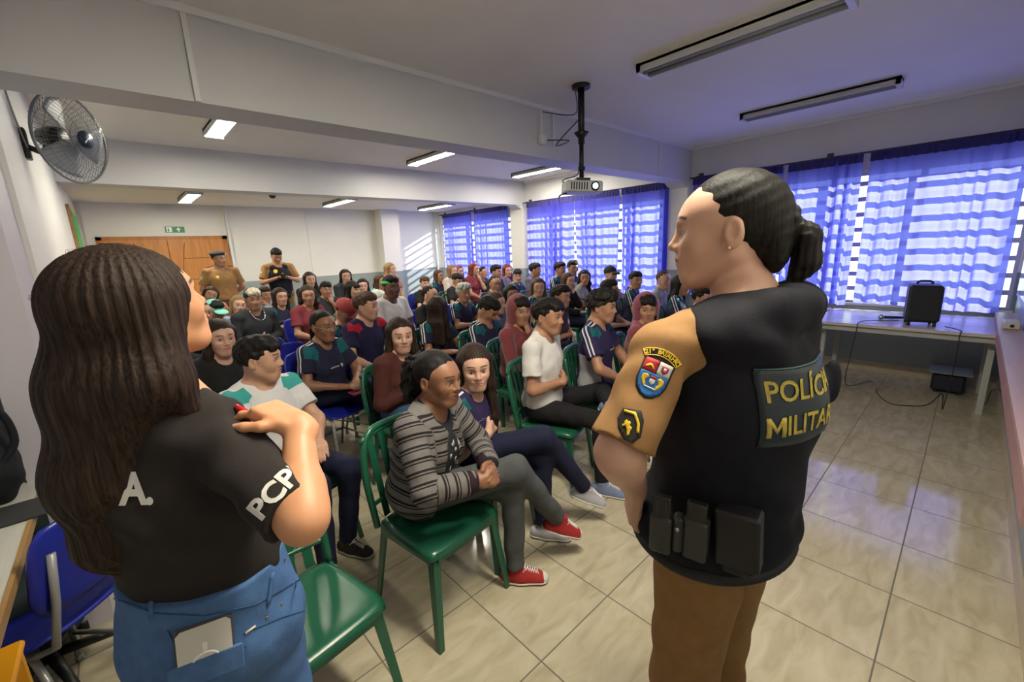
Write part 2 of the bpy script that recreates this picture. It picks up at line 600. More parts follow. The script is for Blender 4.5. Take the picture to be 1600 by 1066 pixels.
M_door = wood_mat('varnished_door_wood', (0.40, 0.155, 0.04), (0.55, 0.235, 0.07))
M_doorj = wood_mat('door_jamb_wood', (0.30, 0.12, 0.03), (0.44, 0.18, 0.05))
M_groove = mat('door_groove', (0.14, 0.055, 0.02), .6)
DX0, DX1, DZ = -.10, 1.66, 2.03
root = MB()
root.box((DX0, YB - .04, 0), (DX0 + .07, YB - .001, DZ)); root.box((DX1 - .07, YB - .04, 0), (DX1, YB - .001, DZ)); root.box((DX0, YB - .04, DZ - .06), (DX1, YB - .001, DZ))
dr = struct('door_1', root, M_doorj)
mid = (DX0 + DX1) / 2
for k, (a, c) in enumerate(((DX0 + .07, mid - .004), (mid + .004, DX1 - .07))):
    b = MB(); b.box((a, YB - .035, .005), (c, YB - .012, DZ - .06)); leaf = b.build('door_leaf', M_door, dr)
    g = MB()
    s = 1 if k else -1
    inner = mid
    def curve(t):            # the decorative arc
        return inner + s * (.10 + .42 * (1 - t) ** 1.7 + .0 * t) if k else inner - (.10 + .42 * (t) ** 1.7)
    pts = []
    for i in range(19):
        t = i / 18
        z = .05 + (DZ - .16) * t
        off = .33 - .20 * sin(pi * (t * .75 + .10)) if k else .15 + .42 * max(0, t - .25) ** 1.3
        pts.append((inner + s * off, YB - .036, z))
    g.tube(pts, .006, 6)
    for zz in (.35, .82, 1.28, 1.65):
        e = min(pts, key=lambda p: abs(p[2] - zz))[0]
        g.tube([(e, YB - .036, zz), (DX1 - .09 if k else DX0 + .09, YB - .036, zz)], .005, 6)
    g.build('groove', M_groove, leaf)
    hnd = MB(); hnd.tube([(mid + s * .06, YB - .05, .95), (mid + s * .06, YB - .05, 1.15)], .012); hnd.build('door_handle', mat('steel', (.6, .6, .6), .25, 1), leaf)

M_sign_g = mat('exit_sign_green', (0.03, 0.20, 0.09), .4)
M_sign_w = mat('exit_sign_white', (0.75, 0.85, 0.75), .4)
b = MB(); b.box((.79, YB - .012, 2.09), (1.06, YB, 2.19))
sg = tag(b.build('exit_sign', M_sign_g, loc=(.92, YB, 2.09)), 'small green exit sign with white arrow above the wooden doors', 'sign')
b = MB()
yy = YB - .014
b.box((.865 - .055, yy, 2.10), (.865 + .02, yy + .002, 2.18))                  # doorway pictogram
b.build('pictogram', M_sign_w, sg, loc=(.92, YB, 2.1))
b = MB()
b.box((.825, yy - .002, 2.11), (.845, yy, 2.15)); b.box((.832, yy - .002, 2.152), (.842, yy, 2.163))
b.build('figure', M_sign_g, sg, loc=(.92, YB, 2.1))
b = MB()
for pts in ([(.965, 2.105), (.985, 2.105), (.985, 2.145), (.965, 2.145)], [(.94, 2.14), (1.01, 2.14), (.975, 2.18)]):
    b.extr(pts, Matrix(((1, 0, 0, 0), (0, 0, -1, YB - .012), (0, 1, 0, 0), (0, 0, 0, 1))), .002)
b.build('arrow', M_sign_w, sg, loc=(.92, YB, 2.1))
b = MB(); b.box((.66, YB - .05, 2.44), (.96, YB, 2.49))
tag(b.build('emergency_light', M_trim, loc=(.8, YB, 2.44)), 'small white light unit high above the exit sign', 'lamp')

b = MB(); b.box((XL + .001, 7.0, 1.35), (XL + .03, 8.3, 2.28)); bd = b.build('notice_board', wood_mat('board_frame_wood', (.35, .2, .08), (.5, .3, .12)), loc=(XL, 7.6, 1.35))
tag(bd, 'green framed notice board on the left wall', 'notice board')
b = MB(); b.box((XL + .028, 7.05, 1.40), (XL + .034, 8.25, 2.23)); b.build('board_surface', mat('green_baize', (0.03, .26, .05), .8), bd, loc=(XL, 7.6, 1.35))

# ------------------------------------------------------------------ ceiling lights
M_lampbody = mat('lamp_sheet_steel', (0.55, 0.55, 0.55), .4)
M_tube_on = mat('lit_tube', (1, 1, 1), .5, emit=(1.0, .95, .80), estr=26.0)
M_tube_off = mat('dark_tube', (0.25, 0.25, 0.25), .15, 0)
M_reflector = mat('mirror_reflector', (.8, .8, .8), .12, 1)


def ceiling_light(c, L, W, on, label, h, en=14):
    root = empty('ceiling_light', (c[0], c[1], h), 0, label, 'ceiling light', 'lit ceiling lights' if on else 'unlit ceiling lights in the front bay')
    x, y = c
    b = MB()
    b.box((x - W / 2, y - L / 2, h - .06), (x - W / 2 + .012, y + L / 2, h)); b.box((x + W / 2 - .012, y - L / 2, h - .06), (x + W / 2, y + L / 2, h))
    b.box((x - W / 2, y - L / 2, h - .02), (x + W / 2, y + L / 2, h - .002))
    b.build('housing', M_lampbody, root, loc=(x, y, h))
    for s in (-1, 1):
        b = MB(); yy0 = y + s * L / 2; b.box((x - W / 2, min(yy0, yy0 - s * .035), h - .07), (x + W / 2, max(yy0, yy0 - s * .035), h)); b.build('end_cap', mat('end_cap_plastic', (.6, .6, .65), .3), root, loc=(x, y, h))
        b = MB(); b.tube([(x + s * W * .22, y - L / 2 + .03, h - .05), (x + s * W * .22, y + L / 2 - .03, h - .05)], .016, 10)
        b.build('tube', M_tube_on if on else M_tube_off, root, loc=(x, y, h))
    b = MB(); b.extr([(-W / 2 + .012, -.018), (0, -.045), (W / 2 - .012, -.018)], Matrix(((1, 0, 0, x), (0, 0, 1, y - L / 2 + .03), (0, 1, 0, h), (0, 0, 0, 1))), L - .06)
    b.build('reflector', M_reflector if not on else M_lampbody, root, loc=(x, y, h))
    if on:
        ld = bpy.data.lights.new('tube_light', 'AREA'); ld.shape = 'RECTANGLE'; ld.size = W * .8; ld.size_y = L * .95
        ld.energy = en; ld.color = (1.0, .93, .74)
        lo = bpy.data.objects.new('tube_glow', ld); COL.objects.link(lo); lo.parent = root; lo.location = (0, 0, -.075)


ceiling_light((1.05, 0.55), 1.2, .17, True, 'added ceiling light above the camera, out of view, brightening the front bay', H1, 26)  # invented fixture out of view, put in to brighten the front bay
ceiling_light((3.17, 1.25), 1.27, .17, False, 'large unlit ceiling light nearest the camera', H1)
ceiling_light((5.21, 1.25), 1.27, .17, False, 'unlit ceiling light nearer the window, second from the front', H1)
ceiling_light((1.0, 4.86), 1.2, .17, True, 'lit ceiling light at the left, partly behind the first beam', H1)
ceiling_light((3.45, 5.15), 1.2, .17, True, 'lit ceiling light in the middle of the middle bay', H1)
ceiling_light((5.55, 5.2), 1.2, .17, True, 'lit ceiling light near the window in the middle bay', H1)
ceiling_light((1.03, 8.0), 1.2, .17, True, 'lit ceiling light in the last bay by the wooden doors', H3, 9)
ceiling_light((3.2, 7.9), 1.2, .17, True, 'lit ceiling light in the middle of the last bay', H3, 9)
ceiling_light((5.3, 8.0), 1.2, .17, True, 'lit ceiling light in the last bay near the far window', H3, 9)
p = at_z(425, 302, H3)
b = MB(); b.sphere((p.x, p.y, H3 - .03), .05, 8); b.box((p.x - .05, p.y - .05, H3 - .02), (p.x + .05, p.y + .05, H3))
tag(b.build('ceiling_sensor', mat('black_plastic', (.02, .02, .02), .4), loc=(p.x, p.y, H3)), 'small black dome sensor on the last bay ceiling', 'sensor')
# ------------------------------------------------------------------ smooth solid modelling on a grid


def _v(p):
    return np.array([p[0], p[1], p[2]], dtype=np.float64)


def cap(a, b, ra, rb=None, k=.02, cut=None, sub=False, flat=None):
    """tapered capsule; cut=1 ends it flat at b; flat=(axis, factor) squashes it across axis"""
    return dict(t='c', a=_v(a), b=_v(b), ra=ra, rb=ra if rb is None else rb, k=k, cut=cut, sub=sub, flat=flat)


def ell(c, r, M=None, k=.02, sub=False):
    return dict(t='e', c=_v(c), r=_v(r), M=None if M is None else np.array(M)[:3, :3], k=k, sub=sub)


def rbox(c, h, rad, M=None, k=.01, sub=False):
    return dict(t='b', c=_v(c), h=_v(h), rad=rad, M=None if M is None else np.array(M)[:3, :3], k=k, sub=sub)


def _bounds(p):
    if p['t'] == 'c':
        m = max(p['ra'], p['rb'])
        return np.minimum(p['a'], p['b']) - m, np.maximum(p['a'], p['b']) + m
    if p['t'] == 'e':
        m = p['r'] if p['M'] is None else np.full(3, p['r'].max())
    else:
        m = (p['h'] + p['rad']) if p['M'] is None else np.full(3, np.linalg.norm(p['h']) + p['rad'])
    return p['c'] - m, p['c'] + m


def _dist(p, X, Y, Z):
    if p['t'] == 'c':
        a, b = p['a'], p['b']
        ab = b - a
        L2 = max(ab @ ab, 1e-9)
        px, py, pz = X - a[0], Y - a[1], Z - a[2]
        tr = (px * ab[0] + py * ab[1] + pz * ab[2]) / L2
        t = np.clip(tr, 0, 1)
        dx, dy, dz = px - t * ab[0], py - t * ab[1], pz - t * ab[2]
        if p['flat'] is not None:
            n, fct = p['flat']
            q = dx * n[0] + dy * n[1] + dz * n[2]
            d2 = dx * dx + dy * dy + dz * dz - q * q + (q * fct) ** 2
        else:
            d2 = dx * dx + dy * dy + dz * dz
        d = np.sqrt(d2) - (p['ra'] + (p['rb'] - p['ra']) * t)
        if p['cut'] is not None:
            d = np.maximum(d, (tr - p['cut']) * math.sqrt(L2))
        return d
    c = p['c']
    qx, qy, qz = X - c[0], Y - c[1], Z - c[2]
    M = p['M']
    if M is not None:
        qx, qy, qz = (M[0, 0] * qx + M[1, 0] * qy + M[2, 0] * qz, M[0, 1] * qx + M[1, 1] * qy + M[2, 1] * qz, M[0, 2] * qx + M[1, 2] * qy + M[2, 2] * qz)
    if p['t'] == 'e':
        r = p['r']
        k0 = np.sqrt((qx / r[0]) ** 2 + (qy / r[1]) ** 2 + (qz / r[2]) ** 2)
        k1 = np.sqrt((qx / r[0] ** 2) ** 2 + (qy / r[1] ** 2) ** 2 + (qz / r[2] ** 2) ** 2) + 1e-9
        return k0 * (k0 - 1) / k1
    h = p['h']
    ax, ay, az = np.abs(qx) - h[0], np.abs(qy) - h[1], np.abs(qz) - h[2]
    return np.sqrt(np.maximum(ax, 0) ** 2 + np.maximum(ay, 0) ** 2 + np.maximum(az, 0) ** 2) + np.minimum(np.maximum(ax, np.maximum(ay, az)), 0) - p['rad']


def sdf_mesh(prims, vox, lo=None, hi=None, fold=0.0, fscale=1.0, disp=None, planes=()):
    """-> verts (n,3), quads (m,4)"""
    bs = [_bounds(p) for p in prims if not p['sub']]
    L = np.min([b_[0] for b_ in bs], axis=0) - 2.5 * vox
    H = np.max([b_[1] for b_ in bs], axis=0) + 2.5 * vox
    if lo is not None: L = np.maximum(L, lo)
    if hi is not None: H = np.minimum(H, hi)
    L = np.floor(L / vox) * vox
    n = np.maximum(np.ceil((H - L) / vox).astype(int) + 1, 3)
    D = np.full(n, .2, dtype=np.float32)
    ax = [(L[i] + vox * np.arange(n[i])).astype(np.float32) for i in range(3)]
    for p in prims:
        bl, bh = _bounds(p)
        m = p['k'] + 2.5 * vox + (0.02 if fold or disp else 0)
        i0 = np.clip(np.floor((bl - m - L) / vox).astype(int), 0, n - 1)
        i1 = np.clip(np.ceil((bh + m - L) / vox).astype(int) + 1, 1, n)
        if np.any(i1 <= i0): continue
        sl = tuple(slice(i0[i], i1[i]) for i in range(3))
        X = ax[0][sl[0]][:, None, None]; Y = ax[1][sl[1]][None, :, None]; Z = ax[2][sl[2]][None, None, :]
        d = _dist(p, X, Y, Z).astype(np.float32)
        S = D[sl]
        k = max(p['k'], 1e-5)
        if p['sub']:
            hh = np.maximum(k - np.abs(-d - S), 0) / k
            D[sl] = np.maximum(S, -d) + hh * hh * k * .25
        else:
            hh = np.maximum(k - np.abs(d - S), 0) / k
            D[sl] = np.minimum(S, d) - hh * hh * k * .25
    X = ax[0][:, None, None]; Y = ax[1][None, :, None]; Z = ax[2][None, None, :]
    if fold:
        s = fscale
        D += fold * (np.sin(41 * s * X + 2.3 * np.sin(17 * s * Z + 1.0) + 9 * s * Y) * np.sin(33 * s * Z + 2 * np.sin(19 * s * X + 13 * s * Y)) + .6 * np.sin(60 * s * Y + 2.2 * np.sin(26 * s * Z + 11 * s * X)))
    if disp is not None:
        D += disp(X, Y, Z).astype(np.float32)
    for (pn, pd) in planes:      # keep pn.p < pd
        D = np.maximum(D, (pn[0] * X + pn[1] * Y + pn[2] * Z - pd).astype(np.float32))
    ins = D < 0
    # one vertex per mixed cell
    c = ins[:-1, :-1, :-1].astype(np.int8)
    cnt = np.zeros_like(c)
    for dx in (0, 1):
        for dy in (0, 1):
            for dz in (0, 1):
                cnt += ins[dx:n[0] - 1 + dx, dy:n[1] - 1 + dy, dz:n[2] - 1 + dz]
    cell = (cnt > 0) & (cnt < 8)
    ci = np.argwhere(cell)
    if len(ci) == 0:
        return np.zeros((0, 3)), np.zeros((0, 4), int)
    acc = np.zeros((len(ci), 3), np.float64)
    num = np.zeros(len(ci), np.float64)
    for axis in range(3):
        o1, o2 = [a for a in range(3) if a != axis]
        for u in (0, 1):
            for w in (0, 1):
                a0 = ci.copy(); a0[:, o1] += u; a0[:, o2] += w
                a1 = a0.copy(); a1[:, axis] += 1
                d0 = D[a0[:, 0], a0[:, 1], a0[:, 2]]; d1 = D[a1[:, 0], a1[:, 1], a1[:, 2]]
                msk = (d0 < 0) != (d1 < 0)
                t = np.where(msk, d0 / np.where(d0 == d1, 1, d0 - d1), 0)
                pos = a0.astype(np.float64); pos[:, axis] += t
                acc[msk] += pos[msk]
                num[msk] += 1
    V = L + vox * acc / num[:, None]
    ids = -np.ones(cell.shape, np.int64)
    ids[cell] = np.arange(len(ci))
    F = []
    for axis in range(3):
        o1, o2 = (axis + 1) % 3, (axis + 2) % 3
        s0 = [slice(None)] * 3; s1 = [slice(None)] * 3
        s0[axis] = slice(0, -1); s1[axis] = slice(1, None)
        ch = ins[tuple(s0)] != ins[tuple(s1)]
        e = np.argwhere(ch)
        ok = (e[:, o1] > 0) & (e[:, o2] > 0) & (e[:, o1] < n[o1] - 1) & (e[:, o2] < n[o2] - 1)
        e = e[ok]
        inside0 = ins[e[:, 0], e[:, 1], e[:, 2]]
        q = []
        for u, w in ((1, 1), (0, 1), (0, 0), (1, 0)):
            a = e.copy(); a[:, o1] -= u; a[:, o2] -= w
            q.append(ids[a[:, 0], a[:, 1], a[:, 2]])
        q = np.stack(q, 1)
        q[~inside0] = q[~inside0][:, ::-1]
        F.append(q)
    F = np.concatenate(F)
    F = F[(F >= 0).all(1)]
    return V, F


def np_mesh(name, V, F, mats, attrs=None, fmat=None):
    me = bpy.data.meshes.new(name)
    nv, nf = len(V), len(F)
    me.vertices.add(nv)
    me.vertices.foreach_set('co', np.ascontiguousarray(V, dtype=np.float32).ravel())
    me.loops.add(nf * 4)
    me.loops.foreach_set('vertex_index', F.astype(np.int32).ravel())
    me.polygons.add(nf)
    me.polygons.foreach_set('loop_start', np.arange(0, nf * 4, 4, dtype=np.int32))
    me.polygons.foreach_set('use_smooth', np.ones(nf, bool))
    for m in (mats if isinstance(mats, (list, tuple)) else [mats]):
        me.materials.append(m)
    if fmat is not None:
        me.polygons.foreach_set('material_index', fmat.astype(np.int32))
    me.update(calc_edges=True)
    if attrs:
        for an, arr in attrs.items():
            if arr.ndim == 2:
                at = me.attributes.new(an, 'FLOAT_VECTOR', 'POINT')
                at.data.foreach_set('vector', arr.astype(np.float32).ravel())
            else:
                at = me.attributes.new(an, 'FLOAT', 'POINT')
                at.data.foreach_set('value', arr.astype(np.float32).ravel())
    return me


def link_mesh(me, name, parent=None, loc=None):
    o = bpy.data.objects.new(name, me)
    COL.objects.link(o)
    if loc is not None:
        loc = Vector(loc)
        me.transform(Matrix.Translation(-loc))
        o.location = loc if parent is None else (0, 0, 0)
    if parent is not None:
        o.parent = parent
    return o


def catmesh(parts):
    Vs, Fs, o = [], [], 0
    for V, F in parts:
        Vs.append(V); Fs.append(F + o); o += len(V)
    return np.concatenate(Vs), np.concatenate(Fs)


def yawM(deg):
    return Matrix.Rotation(radians(deg - 90), 3, 'Z')      # local +Y -> heading deg


def head_matrix(pos, yaw, pitch=0, roll=0, s=1.0):
    """local: x right, y forward (face), z up"""
    Rm = Matrix.Rotation(radians(yaw - 90), 3, 'Z') @ Matrix.Rotation(radians(pitch), 3, 'X') @ Matrix.Rotation(radians(roll), 3, 'Y')
    M = (Rm * s).to_4x4()
    M.translation = Vector(pos)
    return M


def head_prims(M, fem=True, s=1.0):
    Rm = np.array(M.to_3x3().normalized())
    P = lambda x, y, z: np.array(M @ Vector((x, y, z)))
    j = .93 if fem else 1.03
    E = lambda c, r, k=.02, sub=False: ell(P(*c), np.array(r) * s, Rm, k * s, sub)
    Cp = lambda a, b, ra, rb=None, k=.02, sub=False: cap(P(*a), P(*b), ra * s, None if rb is None else rb * s, k * s, None, sub)
    L = [E((0, -.014, .033), (.075, .094, .084), .01),
         E((0, .026, -.022), (.061 * j, .066, .082), .03),
         E((0, .030, .030), (.064, .062, .055), .03),
         E((0, .060, -.088), (.028 * j, .030, .024), .035),
         Cp((.048 * j, -.005, -.045), (.022 * j, .062, -.090), .020, .018, .03),
         Cp((-.048 * j, -.005, -.045), (-.022 * j, .062, -.090), .020, .018, .03),
         E((.036, .060, -.022), (.024, .024, .026), .03),
         E((-.036, .060, -.022), (.024, .024, .026), .03),
         Cp((-.028, .078, .026), (.028, .078, .026), .011, None, .02),
         E((.031, .098, .004), (.019, .017, .013), .016, True),
         E((-.031, .098, .004), (.019, .017, .013), .016, True),
         E((.031, .075, .003), (.0150, .0130, .0105), .004),
         E((-.031, .075, .003), (.0150, .0130, .0105), .004),
         Cp((.016, .084, .011), (.045, .077, .010), .0042, .0035, .006),
         Cp((-.016, .084, .011), (-.045, .077, .010), .0042, .0035, .006),
         Cp((0, .086, .014), (0, .106, -.022), .0070, .0105, .014),
         E((.0115, .095, -.027), (.008, .010, .007), .008),
         E((-.0115, .095, -.027), (.008, .010, .007), .008),
         E((0, .078, -.054), (.027, .019, .024), .02),
         Cp((-.017, .0915, -.0500), (.017, .0915, -.0500), .0048, None, .007),
         Cp((-.004, .0965, -.0497), (.004, .0965, -.0497), .0046, None, .007),
         Cp((-.013, .0925, -.0600), (.013, .0925, -.0600), .0056, None, .007),
         Cp((-.022, .0965, -.0550), (.022, .0965, -.0550), .0016, None, .004, True)]
    for q in (-1, 1):
        L += [E((q * .077, -.010, -.004), (.008, .018, .030), .006),
              E((q * .084, -.006, .000), (.006, .010, .017), .006, True),
              E((q * .074, -.004, -.026), (.007, .008, .009), .006)]
    return L


def face_attr(V, M, s=1.0):
    """lip, brow, eye-white, iris weights per vertex"""
    Mi = np.array(M.inverted())
    q = V @ Mi[:3, :3].T + Mi[:3, 3]
    x, y, z = q[:, 0], q[:, 1], q[:, 2]
    ax = np.abs(x)
    sm = lambda d, w=.0014: np.clip(.5 - d / w, 0, 1)
    front = (y > .055)
    lip = sm(np.sqrt((x / 2.6) ** 2 + ((z + .0545) * 1.0) ** 2) - .0095) * (y > .074)
    bz = .0315 + .004 * (1 - ((ax - .032) / .02) ** 2)
    brow = sm(np.maximum(np.abs(z - bz) - .0030, np.abs(ax - .032) - .019), .002) * front
    lid = sm(np.abs(np.sqrt(((ax - .031) / 1.45) ** 2 + ((z - .003) * 1.15) ** 2) - .0100) - .0010, .0015) * front * (z > .001)
    white = sm(np.sqrt(((ax - .031) / 1.45) ** 2 + ((z - .003) * 1.25) ** 2) - .0090) * front
    iris = sm(np.sqrt((ax - .031) ** 2 + (z - .004) ** 2) - .0060) * front * white
    return dict(lip=lip, brow=np.maximum(brow, lid), white=white, iris=iris)


def skin_mat(name, rgb, lip, brow=(0.02, 0.013, 0.01)):
    if name in MATS: return MATS[name]
    m, nt, p = new_mat(name)
    N = nt.nodes.new
    cur = None
    tc = N('ShaderNodeTexCoord')
    nz = N('ShaderNodeTexNoise'); nz.inputs['Scale'].default_value = 18; nz.inputs['Detail'].default_value = 4
    nt.links.new(tc.outputs['Object'], nz.inputs[0])
    mr = N('ShaderNodeMapRange'); mr.inputs[3].default_value = .9; mr.inputs[4].default_value = 1.08
    nt.links.new(nz.outputs['Fac'], mr.inputs[0])
    sc = N('ShaderNodeVectorMath'); sc.operation = 'SCALE'; sc.inputs[0].default_value = rgb
    nt.links.new(mr.outputs[0], sc.inputs['Scale'])
    cur = sc.outputs[0]
    for an, col in (('lip', lip), ('brow', brow), ('white', (.40, .38, .36)), ('iris', (.018, .010, .006))):
        at = N('ShaderNodeAttribute'); at.attribute_name = an
        mx = N('ShaderNodeMix'); mx.data_type = 'RGBA'
        mx.inputs[7].default_value = (*col, 1)
        nt.links.new(at.outputs['Fac'], mx.inputs[0]); nt.links.new(cur, mx.inputs[6])
        cur = mx.outputs[2]
    nt.links.new(cur, p.inputs['Base Color'])
    p.inputs['Roughness'].default_value = .48
    p.inputs['Subsurface Weight'].default_value = .12
    p.inputs['Subsurface Radius'].default_value = (.012, .005, .003)
    p.inputs['Subsurface Scale'].default_value = .6
    MATS[name] = m
    return m


SKIN = dict(
    warm=skin_mat('warm_light_skin', (0.60, 0.29, 0.15), (0.42, 0.14, 0.10)),
    fair=skin_mat('fair_skin', (0.62, 0.36, 0.26), (0.48, 0.17, 0.15)),
    light=skin_mat('light_skin', (0.54, 0.30, 0.20), (0.42, 0.15, 0.12)),
    tan=skin_mat('tan_skin', (0.40, 0.20, 0.12), (0.32, 0.11, 0.085)),
    brown=skin_mat('brown_skin', (0.29, 0.135, 0.075), (0.20, 0.07, 0.055)),
    dark=skin_mat('dark_skin', (0.13, 0.058, 0.035), (0.14, 0.05, 0.045)))


def hair_mat(name, rgb, tip=None, rough=.58, scale=90.0, bump=.4):
    if name in MATS: return MATS[name]
    m, nt, p = new_mat(name)
    N = nt.nodes.new
    tc = N('ShaderNodeTexCoord')
    mp = N('ShaderNodeMapping'); mp.inputs['Scale'].default_value = (scale, scale, 4)
    nt.links.new(tc.outputs['Object'], mp.inputs[0])
    nz = N('ShaderNodeTexNoise'); nz.inputs['Scale'].default_value = 1.6; nz.inputs['Detail'].default_value = 3
    nt.links.new(mp.outputs[0], nz.inputs[0])
    cr = N('ShaderNodeValToRGB')
    t = tip or tuple(c * 2.0 + .003 for c in rgb)
    cr.color_ramp.elements[0].position = .35; cr.color_ramp.elements[0].color = (*[c * .6 for c in rgb], 1)
    cr.color_ramp.elements[1].position = .72; cr.color_ramp.elements[1].color = (*t, 1)
    nt.links.new(nz.outputs['Fac'], cr.inputs[0]); nt.links.new(cr.outputs[0], p.inputs['Base Color'])
    bp = N('ShaderNodeBump'); bp.inputs['Strength'].default_value = bump; bp.inputs['Distance'].default_value = .004
    nt.links.new(nz.outputs['Fac'], bp.inputs['Height']); nt.links.new(bp.outputs[0], p.inputs['Normal'])
    p.inputs['Roughness'].default_value = rough
    p.inputs['Specular IOR Level'].default_value = .2
    MATS[name] = m
    return m


HAIR = dict(
    black=hair_mat('black_hair', (0.008, 0.0065, 0.006)),
    brown=hair_mat('dark_brown_hair', (0.022, 0.012, 0.008)),
    mid=hair_mat('brown_hair', (0.06, 0.032, 0.018)),
    blond=hair_mat('light_brown_hair', (0.20, 0.12, 0.055)),
    bleached=hair_mat('bleached_hair', (0.36, 0.31, 0.22), tip=(.7, .65, .52)),
    red=hair_mat('red_hair', (0.13, 0.02, 0.015)),
    frosted=hair_mat('frosted_grey_hair', (0.10, 0.10, 0.09), tip=(.75, .75, .68)))
HAIR_CACHE = {}


def hair_mesh(style, vox):
    key = (style, vox)
    if key in HAIR_CACHE: return HAIR_CACHE[key]
    grooves = lambda X, Y, Z: .0009 * np.sin(46 * np.arctan2(X, Y + .02) + 3 * np.sin(26 * Z + 1)) + .0007 * np.sin(95 * np.arctan2(X, Y + .02) + 5 * np.sin(11 * Z))
    messy = lambda X, Y, Z: .0022 * np.sin(170 * X + 60 * Y + 3 * np.sin(50 * Z)) + .0014 * np.sin(120 * Y - 60 * X + 90 * Z)
    curls = lambda X, Y, Z: .006 * np.sin(120 * X + 40 * Z) * np.sin(120 * Y + 30 * X) + .006 * np.sin(110 * Z + 3 * np.sin(90 * X))
    P = []
    disp = grooves
    face = ell((0, .118, -.028), (.074, .070, .106), None, .012, True)
    if style in ('short', 'short_curly', 'fade', 'fringe_short'):
        P = [ell((0, -.018, .040), (.083, .101, .088), None, .01),
             ell((0, .035, .088), (.066, .060, .040), None, .03)]
        if style == 'short_curly':
            P += [ell((0, .02, .095), (.080, .085, .045), None, .03), ell((0, .065, .085), (.06, .035, .035), None, .02)]
        if style == 'fade':
            P = [ell((0, -.018, .038), (.078, .097, .087), None, .01)]
        P += [ell((0, .125, -.03), (.084, .077, .098), None, .008, True),
              rbox((0, .00, -.118), (.14, .16, .045), .02, Matrix.Rotation(radians(24), 3, 'X'), .012, True),
              ell((.086, .005, -.015), (.03, .025, .034), None, .006, True), ell((-.086, .005, -.015), (.03, .025, .034), None, .006, True)]
        if style == 'fringe_short':
            P += [ell((-.028, .078, .068), (.036, .022, .030), None, .012), ell((.030, .076, .072), (.036, .022, .026), None, .012)]
        disp = messy if style != 'short_curly' else curls
    elif style in ('long', 'long_fringe', 'bob', 'wavy', 'long_side'):
        zb = -.33 if style != 'bob' else -.15
        P = [ell((0, -.016, .037), (.085, .103, .090), None, .01), face]
        for q in (-1, 1):
            P += [cap((q * .070, .010, .045), (q * .080, -.005, -.10), .024, .028, .03),
                  cap((q * .080, -.005, -.10), (q * .092, .020 if style != 'bob' else .0, zb * .86), .028, .024 if style != 'bob' else .034, .03)]
            if style in ('long', 'wavy', 'long_side'):
                P += [cap((q * .092, .02, zb * .86), (q * .085, .045, zb - .07), .026, .010, .02)]
        P += [rbox((0, -.060, -.06), (.055, .012, .09), .028, None, .04),
              rbox((0, -.080, zb * .72), (.068, .008, abs(zb) * .30), .024, None, .04)]
        if style == 'long_fringe':
            P += [ell((0, .080, .052), (.058, .022, .034), None, .012)]
        if style == 'wavy':
            disp = lambda X, Y, Z: grooves(X, Y, Z) + .007 * np.sin(60 * Z + 20 * X) * (Z < 0)
        if style == 'long_side':
            P += [ell((-.035, .070, .066), (.045, .026, .030), None, .012)]
    elif style in ('pony', 'bun', 'tight', 'low_pony', 'afro_pony'):
        P = [ell((0, -.016, .036), (.080, .099, .088), None, .01), face,
             rbox((0, .00, -.125), (.14, .16, .045), .02, Matrix.Rotation(radians(22), 3, 'X'), .012, True),
             ell((.086, .005, -.015), (.03, .022, .034), None, .006, True), ell((-.086, .005, -.015), (.03, .022, .034), None, .006, True)]
        if style == 'pony':
            P += [cap((0, -.105, .05), (0, -.135, .04), .02, .03, .02), cap((0, -.135, .04), (0, -.145, -.12), .034, .022, .02), cap((0, -.145, -.12), (0, -.12, -.20), .022, .008, .02)]
        if style == 'low_pony':
            P += [cap((0, -.095, -.03), (0, -.115, -.05), .024, .03, .02), cap((0, -.115, -.05), (.03, -.10, -.26), .034, .014, .02)]
        if style == 'bun':
            P += [ell((0, -.10, .06), (.042, .036, .042), None, .01)]
        if style == 'afro_pony':
            P += [ell((0, -.115, .01), (.065, .055, .075), None, .03), ell((0, -.12, -.07), (.062, .05, .07), None, .03)]
            disp = lambda X, Y, Z: np.where(Y < -.085, curls(X, Y, Z), .3 * messy(X, Y, Z))
    V, F = sdf_mesh(P, vox, disp=disp)
    me = np_mesh('hair', V, F, HAIR['black'])
    HAIR_CACHE[key] = me
    return me


